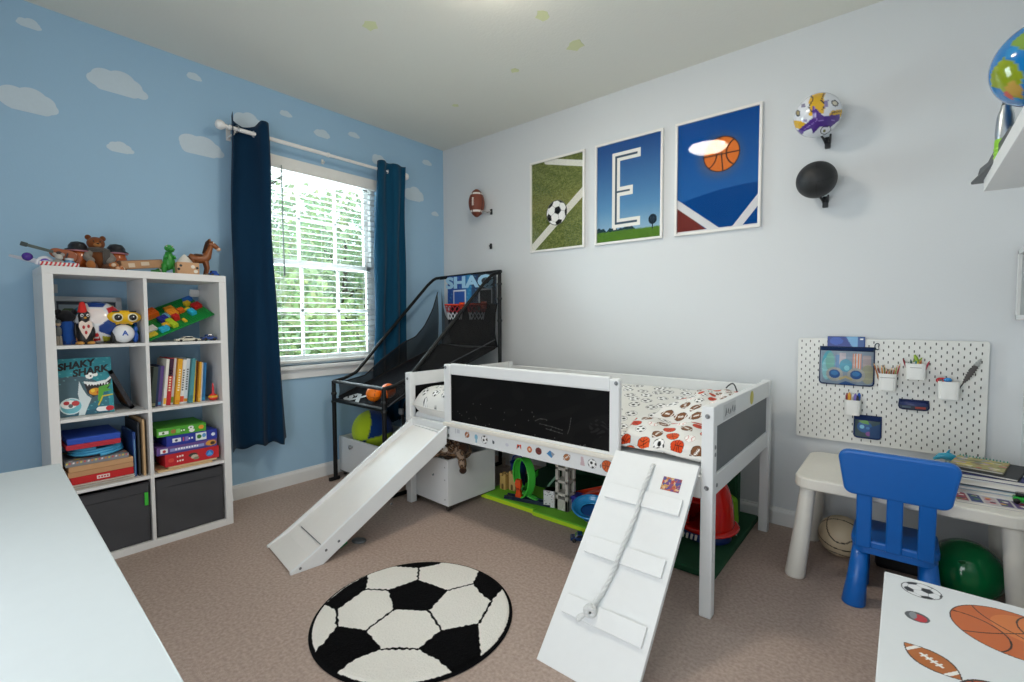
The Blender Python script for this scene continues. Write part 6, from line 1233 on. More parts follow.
t = thing('foam_mat', (1.72, -.1, zm_), 'added dark green foam mat standing for shade at the wall behind the toy track', 'foam mat', 'foam mats under the bed'); M = MB(); M.box((1.28, -.10, zm_), (2.18, -.062, .46), '#0d3d24', .010, rotz((0, 0, 0), 0), seg=3); M.build('mat', 'foam', t)  # added dark sheet, its colour stands for shade behind the toys
# looping toy track
t = thing('loop_track', (1.55, -.72, zm_), 'green toy car track with a vertical loop standing on the lime mat', 'toy track')
a_ = math.radians(-14); lx, ly = math.cos(a_), math.sin(a_); cx, cy, cz, ra, rb = 1.548, -.715, .178, .100, .125
def loop(u, v):
    th = -math.pi / 2 + .35 + u * (2 * math.pi - .5); w = (v - .5) * .05; off = (u - .5) * .05
    return cx + ra * np.cos(th) * lx - (w + off) * ly, cy + ra * np.cos(th) * ly + (w + off) * lx, cz + rb * np.sin(th)
M = MB(); M.sheet(loop, 70, 6, '#52d84a', thick=.004)
for v in (0, 1): M.tube([tuple(float(q) for q in loop(np.array(u), np.array(float(v)))) for u in np.linspace(0, 1, 60)], .0055, '#4ccc44', 7)
M.build('loop', 'gloss', t)
M = MB(); M.sheet(lambda u, v: (1.555 + .17 * u - (v - .5) * .05 * ly, -.735 + .05 * u + (v - .5) * .05, zm_ + .004 + .052 * (1 - u) ** 1.6), 24, 4, '#52d048', thick=.004); M.build('exit_track', 'gloss', t)
M = MB(); M.sheet(lambda u, v: (1.52 + .02 * u, -.70 + .16 * u + (v - .5) * .0, zm_ + .03 + .10 * u + (v - .5) * .04), 12, 4, '#37b038', thick=.004); M.build('feed_track', 'gloss', t)
M = MB(); M.tube([(1.63, -.60, zm_ + .02), (1.68, -.62, zm_ + .09), (1.74, -.60, zm_ + .17)], .008, '#7aa08a', 8); M.build('prop_rod', 'plastic', t)
t = thing('track_base', (1.55, -.76, zm_), 'flat dark navy toy track base lying along the front of the lime mat', 'toy track'); M = MB(); T = rotz((1.60, -.742, zm_), 12); M.box((-.16, -.032, 0), (.17, .032, .014), '#1c2a3e', .004, T); M.box((-.16, -.026, .014), (.17, -.02, .022), '#22344a', .002, T); M.box((-.16, .02, .014), (.17, .026, .022), '#22344a', .002, T); M.build('base', 'plastic', t)
t = thing('toy_launcher', (1.548, -.775, zm_ + .023), 'orange-red toy car launcher standing on the dark track base', 'toy'); M = MB(); T = rotz((1.548, -.768, zm_ + .0235), 12); M.prism([(-.022, 0), (.022, 0), (.018, .03), (.012, .05), (.020, .08), (.014, .115), (-.016, .118), (-.026, .09), (-.012, .05), (-.018, .03)], .026, '#e2501e', T @ frame((0, .013, 0), (1, 0, 0), (0, 0, 1)), bev=.003); M.build('body', 'gloss', t)
M = MB(); M.box((-.012, -.02, .05), (.008, .014, .062), '#a8320e', .002, T); M.build('lever', 'plastic', t)
for i, (x, y, w, h, c, l) in enumerate(((1.335, -.66, .05, .095, '#cda862', 'tan toy castle block beside the crate, left one'), (1.40, -.635, .055, .115, '#d4b072', 'taller tan toy castle block behind the orange launcher'))):
    t = thing('castle_block', (x, y, zm_), l, 'toy block', 'tan castle blocks'); M = MB(); M.box((x - w / 2, y - w / 2, zm_), (x + w / 2, y + w / 2, zm_ + h), c, .003)
    for k in range(2):
        for m in range(2): M.box((x - w / 2 + k * w * .62, y - w / 2 + m * w * .62, zm_ + h), (x - w / 2 + k * w * .62 + w * .38, y - w / 2 + m * w * .62 + w * .38, zm_ + h + .016), c, .002)
    M.build('block', 'plastic', t); M = MB(); M.prism([(-.009, 0), (.009, 0), (.009, .03), (.005, .037), (-.005, .037), (-.009, .03)], .001, '#6a4a2a', frame((x, y - w / 2 - .0002, zm_ + .004), (1, 0, 0), (0, 0, 1))); M.build('doorway', 'plastic', t)
t = thing('toy_bucket', (1.35, -.54, zm_), 'dark blue toy bucket behind the tan castle blocks', 'toy'); M = MB(); M.lathe([(.045, 0), (.06, .16), (.064, .165), (.058, .165), (.042, .01)], '#1f3c8c', Matrix.Translation((1.36, -.54, zm_)), 24); M.build('bucket', 'plastic', t); M = MB(); M.tube([(1.36 + .06 * math.cos(a), -.54, zm_ + .16 + .05 * math.sin(a)) for a in np.linspace(0, math.pi, 14)], .004, '#2c4ca0', 7); M.build('handle', 'plastic', t)
# grey tower with openings
t = thing('toy_tower', (1.845, -.69, zm_), 'tall grey toy garage tower with square openings, rising behind the bed rail', 'toy tower'); M = MB(); tx, ty = 1.85, -.68; c = '#c2bfb6'
for dx in (-.036, .036):
    for dy in (-.036, .036): M.box((tx + dx - .010, ty + dy - .010, zm_), (tx + dx + .010, ty + dy + .010, .45), c, .002)
for z in (zm_, .125, .205, .285, .365, .44): M.box((tx - .046, ty - .046, z), (tx + .046, ty + .046, z + .018 + (.05 if z < .05 else 0)), c, .002)
M.build('frame', 'plastic', t)
M = MB(); M.box((tx - .03, ty + .03, .06), (tx + .03, ty + .038, .44), '#7d7a72'); M.build('back_panel', 'plastic', t)
t = thing('toy_block', (1.755, -.70, zm_), 'white printed toy block at the foot of the grey tower', 'toy block'); M = MB(); T = rotz((1.752, -.70, zm_), 18); 
def cube_p(P, w, h):
    r = random.Random(2)
    for k in range(26): P.ell(r.uniform(0, w), r.uniform(0, h), .004, .003, r.choice(['#8a8f96', '#b9a0a0', '#6a7078']))
    return P
painted_box(M, (-.036, -.036, 0), (.036, .036, .105), '#dfe0df', {'+x': cube_p}, T); painted_box(M, (-.036, -.036, 0), (.036, .036, .105), '#dfe0df', {'+x': cube_p}, T @ Matrix.Rotation(-math.pi / 2, 4, 'Z')); M.build('block', 'plastic', t)
t = thing('toy_ramp', (2.0, -.55, zm_), 'long orange-red toy car ramp sloping up behind the blue racetrack', 'toy ramp'); M = MB(); A, B = Vector((1.86, -.60, zm_ + .05)), Vector((2.32, -.42, .245))
T = frame(A, B - A, (-.36, .93, 0)); Lr = (B - A).length; M.box((0, -.05, -.006), (Lr, .05, 0), '#d8431c', .002, T); M.box((0, -.05, 0), (Lr, -.044, .02), '#c93a18', .002, T); M.box((0, .044, 0), (Lr, .05, .02), '#c93a18', .002, T)
for k in range(6): M.lathe([(.008, 0), (.008, .0005)], '#f0a050', T @ Matrix.Translation((.05 + k * .08, 0, .0004)), 10)
M.build('track', 'gloss', t)
M = MB(); M.tube([tuple(T @ Vector((Lr * .9, 0, -.007))), (B.x - .03, B.y - .02, zm_)], .010, '#8a2a14', 8); M.tube([tuple(T @ Vector((Lr * .25, 0, -.007))), (A.x + .11, A.y + .045, zm_)], .010, '#8a2a14', 8); M.build('support', 'plastic', t)
t = thing('toy_box', (1.95, -.64, zm_), 'small violet-blue toy box beside the blue ring racetrack', 'toy box'); M = MB(); M.box((1.885, -.68, zm_), (2.02, -.60, zm_ + .075), '#2f2f8a', .004); M.build('box', 'plastic', t); M = MB(); M.box((1.883, -.682, zm_ + .0755), (2.022, -.598, zm_ + .09), '#3a3a9c', .004); M.build('lid', 'plastic', t)
t = thing('ring_racetrack', (2.07, -.77, zm_), 'bright blue ring-shaped toy racetrack with a yellow arrow, at the edge of the lime mat', 'toy track'); M = MB(); T = rotz((2.075, -.755, .095), 20, 24, 0)
M.sheet(lambda u, v: ((.058 + .045 * v) * np.cos(2 * math.pi * u), (.050 + .04 * v) * np.sin(2 * math.pi * u), .012 - .03 * (1 - v) * 0 + .03 * v * v), 48, 8, '#2f97d2', T=T, thick=.006)
M.tube([(.104 * math.cos(a), .091 * math.sin(a), .043) for a in np.linspace(0, 2 * math.pi, 41)[:-1]], .006, '#2a8bc8', 8, True, T=T); M.build('track', 'gloss', t)
M = MB(); M.lathe([(.05, -.04), (.058, .012), (.04, .016), (0, .016)], '#1a4f8c', T, 24, sy=.86); M.build('hub', 'plastic', t)
M = MB(); T2 = T @ frame((.02, -.092, .02), (1, 0, 0), (0, -.45, .9)); M.prism([(-.03, .0), (-.012, -.016), (-.012, -.006), (.012, -.006), (.012, .012), (.022, .012), (.022, -.012), (.022, -.013), (-.012, -.013)], .002, '#d6d22a', T2); M.build('arrow', 'plastic', t)
M = MB(); M.tube([tuple(T @ Vector((0, .05, -.035))), (2.06, -.70, zm_)], .015, '#1a4f8c', 10); M.tube([tuple(T @ Vector((.0, -.045, -.035))), (2.09, -.79, zm_)], .014, '#1a4f8c', 10); M.build('stand', 'plastic', t)
toy_car('toy_car', 2.105, -.895 - .035, 0.0, .10, .05, .045, '#14305c', 'navy toy car on the carpet edge in front of the lime mat', 35)
# red clamshell toy on the dark mat
t = thing('red_toy_shell', (2.69, -.50, zm_), 'large red plastic clamshell toy with a blue base on the dark green mat', 'toy'); sx0, sy0 = 2.665, -.50; rc = '#d81f17'
def dome(u, v):
    th = math.pi * (.5 * v); ph = math.radians(-75) + math.radians(285) * u; r = .125 * np.cos(th) ** .75
    return sx0 + r * .92 * np.cos(ph), sy0 + r * 1.15 * np.sin(ph), .105 + .265 * np.sin(th) ** .9
M = MB(); M.sheet(dome, 60, 24, rc, thick=.006); M.build('hood', 'gloss', t)
M = MB(); M.sheet(lambda u, v: (sx0 + (.115 + .035 * v) * .92 * np.cos(math.radians(-75) + math.radians(285) * u), sy0 + (.115 + .035 * v) * 1.15 * np.sin(math.radians(-75) + math.radians(285) * u), .108 - .012 * v), 60, 4, rc, thick=.006); M.build('rim', 'gloss', t)
M = MB(); M.box((sx0 - .17, sy0 - .16, .255), (sx0 + .0, sy0 - .09, .27), '#b81812', .006); M.box((sx0 - .17, sy0 - .135, .265), (sx0 + .02, sy0 - .11, .39), '#c31a14', .008); M.build('visor', 'gloss', t)
M = MB(); M.lathe([(.05, .0), (.12, .03), (.135, .055), (.128, .06), (.10, .04)], '#c01a14', Matrix.Translation((sx0 - .03, sy0 - .03, zm_ + .028)), 30); M.build('bowl', 'gloss', t)
M = MB(); M.lathe([(.09, 0), (.12, .012), (.115, .045), (.06, .06), (.0, .06)], '#16306a', Matrix.Translation((sx0 - .01, sy0 - .02, zm_)), 28); M.tube([(sx0 + .02, sy0 - .13, zm_ + .03), (sx0 + .02, sy0 - .13, .25)], .022, '#1a2f60', 10); M.build('base', 'plastic', t)
M = MB()
for k in range(4): M.tube([(sx0 - .09 + .022 * k, sy0 - .17, zm_ + .035), (sx0 - .085 + .022 * k, sy0 - .172, zm_ + .06)], .006, '#d8d2c8', 8)
M.build('pegs', 'plastic', t)
t = thing('foam_block', (2.62, -.2, zm_), 'dark green foam block standing behind the red clamshell toy', 'foam block'); M = MB(); M.box((2.55, -.20, zm_), (2.72, -.12, .37), '#0f4a2c', .012, rotz((0, 0, 0), 0)); M.build('block', 'foam', t)
t = thing('foam_wedge', (2.72, -.26, zm_), 'lime foam wedge between the dark green block and the red toy', 'foam block'); M = MB(); M.prism([(0, 0), (.10, 0), (.09, .14), (.04, .17)], .06, '#7fbb2a', frame((2.64, -.22, zm_), (1, 0, 0), (0, 0, 1)), bev=.01); M.build('wedge', 'foam', t)
M = MB(); M.lathe([(.004, 0), (.003, .006), (0, .007)], '#e8e8e6', Matrix.Translation((2.77, -.40, zm_)), 8); tag(M.build('toy_peg', 'plastic', at=(2.77, -.4, zm_)), 'tiny white peg on the dark green mat', 'toy')
# small bits on the carpet beside the slide
M = MB(); M.lathe([(.03, 0), (.036, .006), (.034, .014), (.02, .018), (0, .019)], '#55585a', rotz((1.184, -1.707, .0), 30), 18, sx=1.15, sy=.8); tag(M.build('grey_pebble', 'plastic', at=(1.184, -1.707, 0)), 'small dark grey rounded piece on the carpet between slide and soccer rug', 'toy')
t = thing('toy_brick', (1.13, -1.80, 0), 'green toy brick on the carpet half under the slide', 'toy'); M = MB(); T = rotz((1.135, -1.795, 0), 25); M.box((-.03, -.03, 0), (.03, .03, .024), '#1f9a58', .002, T); M.build('brick', 'plastic', t); M = MB()
for i in (-1, 1):
    for j in (-1, 1): M.lathe([(.007, .024), (.007, .029)], '#1f9a58', T @ Matrix.Translation((i * .014, j * .014, 0)), 10)
M.build('studs', 'plastic', t)

# ================================================================ SOCCER BALL RUG
RCX, RCY, RR = 1.917, -1.910, .402
RB= {'p0': [(1.711, -1.894), (1.745, -1.755), (1.918, -1.724), (1.967, -1.876), (1.848, -1.962)], 'top': [(1.542, -1.767), (1.574, -1.682), (1.644, -1.603), (1.724, -1.546), (1.713, -1.607), (1.672, -1.685)], 'tl': [(1.584, -2.122), (1.541, -2.002), (1.525, -1.872), (1.629, -1.951), (1.651, -2.047), (1.669, -2.115)], 'tr': [(1.9, -1.505), (2.008, -1.525), (2.093, -1.547), (2.122, -1.664), (2.045, -1.65), (1.967, -1.617)], 'bl': [(1.836, -2.313), (1.813, -2.251), (1.763, -2.17), (1.874, -2.11), (2.01, -2.133), (1.98, -2.221), (1.99, -2.305), (1.921, -2.317)], 'br': [(2.109, -2.051), (2.096, -1.926), (2.178, -1.802), (2.319, -1.932), (2.323, -1.985), (2.294, -2.047), (2.208, -2.04)]}
RL= [[(1.629, -1.951), (1.719, -1.888)], [(1.745, -1.755), (1.67, -1.687)], [(1.918, -1.724), (1.967, -1.617)], [(1.669, -2.115), (1.764, -2.169)], [(1.848, -1.962), (1.873, -2.108)], [(1.967, -1.876), (2.1, -1.924)], [(2.122, -1.664), (2.181, -1.799)], [(2.01, -2.133), (2.058, -2.089), (2.111, -2.05)], [(1.584, -2.122), (1.669, -2.115)]]
def rugpic(X, Y):
    P = Pic(X + .003 * np.sin(X * 170 + 40 * Y) * np.sin(Y * 150), Y + .003 * np.sin(Y * 160 + 50 * X) * np.sin(X * 140), '#e9e6df')
    for k, pl in RB.items(): P.poly(pl, '#0b0b0c')
    for l in RL: P.line(l, .010, '#0b0b0c')
    d = np.hypot(X - RCX, Y - RCY); P.put(d > RR - .011, '#0e0e10'); return P.C
def disc(u, v): a, b = 2 * u - 1, 2 * v - 1; return RCX + RR * a * np.sqrt(1 - b * b / 2), RCY + RR * b * np.sqrt(1 - a * a / 2)
rn_ = np.random.RandomState(1)
def rugz(u, v):
    x, y = disc(u, v); d = np.hypot(x - RCX, y - RCY) / RR; return x, y, .0135 - .009 * np.clip((d - .95) / .05, 0, 1) + rn_.uniform(-.0016, .0016, len(u))
M = MB(); M.sheet(rugz, 330, 330, paint=lambda u, v: rugpic(*disc(u, v))); M.lathe([(RR, .0005), (RR + .003, .003), (RR, .0055), (RR - .01, .0058)], '#0e0e10', Matrix.Translation((RCX, RCY, 0)), 90)
tag(M.build('soccer_rug', 'pile', at=(RCX, RCY, 0)), 'round black and white soccer ball rug on the carpet', 'rug')
# ================================================================ PLAY TABLE, CHAIR AND WHAT IS ROUND THEM
TX0, TX1, TY0, TY1, TH = 3.062, 3.835, -.612, -.055, .482; tw = '#e5e2d8'
tb = thing('play_table', ((TX0 + TX1) / 2, (TY0 + TY1) / 2, 0), 'low white plastic play table with tapered round legs under the pegboard', 'table')
def rrect(x0, x1, y0, y1, r, n=8):
    P = []
    for cx, cy, a0 in ((x1 - r, y1 - r, 0), (x0 + r, y1 - r, 90), (x0 + r, y0 + r, 180), (x1 - r, y0 + r, 270)):
        for k in range(n + 1): a = math.radians(a0 + 90 * k / n); P.append((cx + r * math.cos(a), cy + r * math.sin(a)))
    return P
M = MB(); M.prism(rrect(TX0, TX1, TY0, TY1, .07), .052, tw, Matrix.Translation((0, 0, TH - .052)), bev=.008); M.build('tabletop', 'plastic', tb)
for sx, x in ((-1, TX0 + .050), (1, TX1 - .055)):
    for sy, y in ((-1, TY0 + .068), (1, TY1 - .068)):
        M = MB(); V = []; F = []; n = 24
        for z, r, o in ((0, .040, .042), (.006, .043, .042), (.20, .037, .020), (.40, .032, .0), (.432, .031, -.002)):
            for k in range(n): a = 2 * math.pi * k / n; V.append((x + sx * o * .9 + r * math.cos(a), y + sy * o * .7 + r * math.sin(a), z))
        F = [tuple(range(n))[::-1], tuple(range(4 * n, 5 * n))] + [(i * n + k, i * n + (k + 1) % n, (i + 1) * n + (k + 1) % n, (i + 1) * n + k) for i in range(4) for k in range(n)]
        M.add(V, F, tw, smooth=True); M.build('leg', 'plastic', tb)
# blue chair
CA = 0.0; Tc = rotz((3.432, -.572, 0), CA); cb = '#0461b6'
ch = thing('toy_chair', (3.432, -.572, 0), 'blue plastic child chair pushed up to the white play table', 'chair')
M = MB(); M.prism(rrect(-.142, .142, -.125, .145, .05), .034, cb, Tc @ Matrix.Translation((0, 0, .262)), bev=.008); M.build('seat', 'plastic', ch)
M = MB(); M.prism(rrect(-.138, .138, -.118, .138, .05), .03, cb, Tc @ Matrix.Translation((0, 0, .235)), bev=.004); M.build('seat_skirt', 'plastic', ch)
for sx in (-1, 1):
    for sy in (-1, 1):
        M = MB(); V = []; n = 22
        for z, r, o in ((0, .040, .018), (.006, .043, .018), (.10, .036, .010), (.245, .029, .0)):
            for k in range(n): a = 2 * math.pi * k / n; V.append((sx * (.108 + o) + r * math.cos(a), .01 + sy * (.088 + o) + r * math.sin(a), z))
        F = [tuple(range(n))[::-1], tuple(range(3 * n, 4 * n))] + [(i * n + k, i * n + (k + 1) % n, (i + 1) * n + (k + 1) % n, (i + 1) * n + k) for i in range(3) for k in range(n)]
        M.add(V, F, cb, Tc, smooth=True); M.build('leg', 'plastic', ch)
def bk_y(z): return -.118 - .105 * (z - .28)
for x in (-.098, .0, .098):
    M = MB(); w = .026; M.tube([(x, bk_y(.27) + .012, .27), (x, bk_y(.38) + .004, .38), (x, bk_y(.51), .51)], .001, cb, 4, T=Tc) if False else None
    M.box((x - w, -.014, 0), (x + w, .014, .25), cb, .006, Tc @ frame((0, bk_y(.265), .265), (1, 0, 0), (0, .995, .104)) @ Matrix.Rotation(0, 4, 'X')); M.build('back_slat', 'plastic', ch)
Tb = Tc @ frame((0, bk_y(.49), .488), (1, 0, 0), (0, -.104, .995)); M = MB()
poly = []
for cx, cy, a0, r in ((.152, .150, 0, .036), (-.152, .150, 90, .036), (-.136, .033, 180, .034), (.136, .033, 270, .034)):
    for k in range(9): a = math.radians(a0 + 90 * k / 8); poly.append((cx + r * math.cos(a), cy + r * math.sin(a)))
M.prism(poly, .034, cb, Tb, z0=-.017, bev=.010); M.build('backrest', 'plastic', ch)

# books and papers on the table's right side
def flatbook(cx, cy, z, w, d, h, ang, cover, label, cat='book', page='#e8e4da', top=None, name='book', group=None):
    t = thing(name, (cx, cy, z), label, cat, group); T = rotz((cx, cy, z), ang); M = MB(); k = min(.002, h * .2)
    M.box((-w / 2, -d / 2, 0), (w / 2, d / 2, k), cover, 0, T); M.box((-w / 2, -d / 2, h - k), (w / 2, d / 2, h), cover, 0, T); M.box((-w / 2, d / 2 - .003, 0), (w / 2, d / 2, h), cover, 0, T)
    if top: M.sheet(lambda u, v: (-w / 2 + w * u, -d / 2 + d * v, h + .0004 + 0 * u), 90, 80, paint=lambda u, v: top(Pic(u * w, v * d, cover), w, d).C, T=T)
    M.build('cover', 'paper', t); M = MB(); M.box((-w / 2 + .003, -d / 2 + .003, k), (w / 2 - .003, d / 2 - .003, h - k), page, 0, T); M.build('pages', 'paper', t); return t
z = TH
def comic(P, w, d):
    r = random.Random(13)
    for i in range(5):
        for j in range(2):
            x0, y0 = w * i / 5, d * j / 2; c = r.choice(['#c2b0b4', '#5a4a7a', '#8f3a4c', '#3a4a78', '#d6d2cc', '#7a8aa8']); P.rect(x0 + .004, y0 + .004, x0 + w / 5 - .004, y0 + d / 2 - .004, c)
            for k in range(5): P.ell(x0 + r.uniform(.01, w / 5 - .01), y0 + r.uniform(.01, d / 2 - .01), .009, .007, r.choice(['#d8a24a', '#f0ece6', '#3a2a4a', '#b8484a', '#5a8a4a']))
    return P
M = MB()
t = flatbook(3.715, -.425, z, .21, .24, .010, 4, '#c9c6c4', 'open comic magazine with purple panels, lowest on the play table', 'magazine', top=comic, name='magazine'); z1_ = z + .0105
flatbook(3.728, -.31, z1_, .20, .27, .017, -3, '#cfd3d8', 'pale grey paperback at the bottom of the book pile on the play table', group=None); z1_ += .0175
flatbook(3.722, -.315, z1_, .205, .26, .014, 2, '#8fa3b4', 'grey-blue thin book in the lower half of the book pile'); z1_ += .0145
flatbook(3.735, -.305, z1_, .20, .25, .005, -4, '#1c2430', 'thin black notebook in the middle of the book pile', 'notebook'); z1_ += .0055
flatbook(3.725, -.31, z1_, .21, .26, .021, 1, '#e2e3e2', 'thick white book in the upper half of the book pile'); z1_ += .0215
flatbook(3.728, -.30, z1_, .205, .25, .016, -2, '#2a2f6a', 'navy book under the black folder in the book pile'); z1_ += .0165
flatbook(3.735, -.285, z1_, .20, .26, .010, -14, '#222427', 'wide black folder near the top of the book pile', 'folder', name='folder'); z1_ += .0105
def puzz(P, w, d):
    r = random.Random(21); P.C[:] = hx('#a8a06a')
    for k in range(70): P.ell(r.uniform(0, w), r.uniform(0, d), r.uniform(.006, .018), r.uniform(.004, .012), r.choice(['#c9b44a', '#8a7a5a', '#b8a0a8', '#d8d0b8', '#6a7a4a', '#b86a5a', '#7a8a9a']))
    P.rect(0, 0, w, .004, '#3a3a34'); return P
t = flatbook(3.705, -.275, z1_, .165, .20, .008, -12, '#8a8468', 'colourful activity book with a green spiral binding on top of the book pile', 'book', top=puzz); T = rotz((3.705, -.275, z1_), -12)
M = MB()
for k in range(15): x = -.075 + k * .0107; M.tube([T @ Vector((x, .100 + .007 * math.cos(a), .006 + .008 * math.sin(a))) for a in np.linspace(0, 2 * math.pi, 11)[:-1]], .0016, '#3f9a84', 6, True)
M.build('spiral_binding', 'plastic', t)
t = thing('toy_dolphin', (3.60, -.14, TH), 'small bright teal toy sea creature behind the chair back on the play table', 'toy'); M = MB(); M.tube([(3.562, -.16, TH + .07), (3.585, -.155, TH + .088), (3.615, -.15, TH + .09), (3.645, -.145, TH + .078), (3.66, -.14, TH + .06)], [.005, .014, .019, .013, .004], '#2f9fc0', 12); M.tube([(3.61, -.15, TH + .10), (3.618, -.148, TH + .122)], [.008, .002], '#2a8fb0', 8); M.build('body', 'gloss', t); M = MB(); M.tube([(3.615, -.15, TH), (3.615, -.15, TH + .078)], .012, '#8aa0a8', 12); M.build('stand', 'plastic', t)
t = thing('wooden_block', (3.562, -.20, TH), 'tan wooden block beside the teal toy on the play table', 'toy block'); M = MB(); M.box((3.545, -.22, TH), (3.585, -.18, TH + .062), '#b9a27a', .004); M.build('block', 'cardboard', t)
flatbook(3.64, -.13, TH, .06, .10, .05, -25, '#e6e4e0', 'small white boxed book leaning behind the book pile')
t = thing('green_toy', (3.79, -.445, z + .0108), 'green and black toy car on the comic magazine at the table edge', 'toy car'); M = MB(); M.box((3.785, -.47, z + .016), (3.845, -.42, z + .036), '#1f9a34', .006); M.box((3.792, -.462, z + .036), (3.838, -.428, z + .05), '#16181a', .006); M.build('body', 'gloss', t)
for dx in (-.02, .02):
    for sy in (-1, 1): M = MB(); M.lathe([(0, -.004), (.010, -.004), (.010, .004), (0, .004)], '#141414', frame((3.815 + dx, -.445 + sy * .024, z + .0208), (1, 0, 0), (0, 0, 1)), 14); M.build('wheel', 'rubber', t)
# balls below the table
ballthing('basketball', (3.222, -.215, .101), .101, 'rubber', 'worn tan and cream basketball on the carpet under the play table', bb_dirs('#cdbb9c', '#2c2622', .03, (.15, 1.45, .5)), 120, 80)
M = MB(); M.ell((3.672, -.33, .128), .128, '#0b7a42', nu=56, nv=40); M.lathe([(.012, 0), (.008, .004), (0, .005)], '#0a5c32', frame((3.652, -.436, .196), (1, 0, 0), (0, -.45, .9)), 12); tag(M.build('green_ball', 'gloss', at=(3.672, -.33, .128)), 'large glossy green ball under the right side of the play table', 'ball')
M = MB(); M.box((3.36, -.25, 0), (3.54, -.12, .13), '#17181b', .02, rotz((0, 0, 0), 0)); t = thing('storage_bin', (3.45, -.185, 0), 'black storage bin on the carpet under the play table behind the chair', 'storage bin'); M.build('bin', 'plastic', t); M = MB(); M.box((3.352, -.258, .13), (3.548, -.112, .145), '#222326', .006); M.build('lid', 'plastic', t)

# toy chest with ball stickers on its lid, near right
tc = thing('toy_chest', (3.63, -1.75, 0), 'white toy chest with sports ball stickers on its lid, beside the right wall', 'toy chest'); cx0, cx1, cy0, cy1, chh = 3.416, 3.845, -2.25, -1.315, .45
M = MB(); M.box((cx0 + .012, cy0 + .012, .03), (cx1 - .004, cy1 - .012, chh - .02), '#e6e8e8', .003); M.build('body', 'painted_wood', tc)
M = MB(); M.box((cx0 + .03, cy0 + .03, 0), (cx1 - .02, cy1 - .03, .03), '#d5d7d7'); M.build('plinth', 'painted_wood', tc)
def lidpic(u, v):
    P = Pic(cx0 + (cx1 - cx0) * u, cy0 + (cy1 - cy0) * v, '#e3e6e7'); pic_soccer(P, 3.497, -1.378, .045, ph=.7, base='#e8e9ea'); P.ell(3.486, -1.54, .025, .025, '#55585a'); P.ell(3.490, -1.543, .016, .018, '#c2343a'); P.ell(3.478, -1.537, .008, .018, '#8a8d90')
    pic_foot(P, 3.508, -1.722, .062, .038, -38, '#b5672c', '#2a1c14'); X, Y = P.X - 3.668, P.Y + 1.475; m = X * X + Y * Y < .117 ** 2
    P.ell(3.668, -1.475, .117, .117, '#2a1810'); P.ell(3.668, -1.475, .1145, .1145, '#c8662e'); P.ell(3.70, -1.44, .07, .065, '#d67a3c')
    c, s = math.cos(.5), math.sin(.5); a, b = X * c + Y * s, -X * s + Y * c
    P.put(m & ((abs(a + .02 * np.sin(b * 20)) < .0016) | (abs(b - .01 * np.sin(a * 18)) < .0016) | (abs(np.hypot(a - .11, b) - .085) < .0018) | (abs(np.hypot(a + .11, b) - .085) < .0018)), '#241610')
    pic_basket(P, 3.62, -1.80, .075, base='#b0572a'); pic_base(P, 3.75, -1.75, .05); return P.C
M = MB(); M.box((cx0, cy0, chh - .02), (cx1, cy1, chh - .0004), '#e6e8e8', .003); M.sheet(lambda u, v: (cx0 + .003 + (cx1 - cx0 - .006) * u, cy0 + .003 + (cy1 - cy0 - .006) * v, chh + .0002 + 0 * u), 300, 620, paint=lidpic); M.build('lid', 'painted_wood', tc)

# white desk in the near left corner
dk = thing('white_desk', (2.2, -3.2, 0), 'large plain white desk top in the near left foreground', 'desk'); dx0, dx1, dy0, dy1, dz_ = 1.312, 2.86, -3.49, -2.882, .745
Td = rotz((dx0, dy1, 0), -1.7); M = MB(); M.box((0, -(dy1 - dy0), dz_ - .034), (dx1 - dx0, 0, dz_), '#cdd4d5', .003, Td); M.build('desktop', 'painted_wood', dk)
for x in (.04, dx1 - dx0 - .09):
    for y in (-.10, -(dy1 - dy0) + .05): M = MB(); M.box((x, y, 0), (x + .05, y + .05, dz_ - .034), '#d9dcdd', .004, Td); M.build('leg', 'painted_wood', dk)
M = MB(); M.box((.09, -.075, dz_ - .10), (dx1 - dx0 - .09, -.055, dz_ - .034), '#d9dcdd', .002, Td); M.build('apron', 'painted_wood', dk)

# floating shelf on the right wall, with globe, marker and gadget
SX0, SY0, SY1, SZ0, SZ1 = 3.652, -1.75, -.62, 1.681, 1.735
fs = thing('wall_shelf', (XR, -1.2, SZ0), 'white floating shelf high on the right wall', 'shelf'); M = MB(); M.box((SX0, SY0, SZ0), (XR - .001, SY1, SZ1), '#e4e4e3', .002); M.build('shelf_board', 'painted_wood', fs)
M = MB(); M.box((XR - .014, SY0 + .02, SZ0 - .028), (XR - .001, SY1 - .02, SZ0), '#d0d1d1', .002); M.build('wall_cleat', 'painted_wood', fs)
def globe(D):
    lat = np.arcsin(np.clip(D[:, 2], -1, 1)); lon = np.arctan2(D[:, 1], D[:, 0]); P = Pic(np.degrees(lon) + 14, np.degrees(lat) + 22, '#0f74b8'); P.mix(np.sin(P.X * .12) * np.sin(P.Y * .15) > .5, '#2f92c8', .6)
    P.poly([(-150, 20), (-128, 28), (-112, 12), (-108, -8), (-118, -25), (-130, -42), (-138, -30), (-146, -10), (-160, 2)], '#8a9a1e'); P.poly([(-138, -12), (-122, -6), (-114, -22), (-126, -38), (-136, -28)], '#b8923a'); P.poly([(-150, -20), (-140, -15), (-138, -30), (-148, -32)], '#c0503a')
    P.poly([(-120, -50), (-90, -42), (-60, -48), (-40, -62), (-90, -68), (-125, -60)], '#8fae9a'); P.poly([(20, 60), (60, 65), (110, 50), (120, 20), (80, 10), (60, 25), (30, 35)], '#b0a83a'); P.poly([(-20, 30), (30, 32), (45, 5), (20, -33), (5, 0), (-15, 8)], '#c9a84a'); P.poly([(-100, 65), (-60, 50), (-75, 30), (-100, 20), (-125, 45)], '#7a9a3a'); return P.C
gx_, gy_, gr = 3.748, -.955, .125
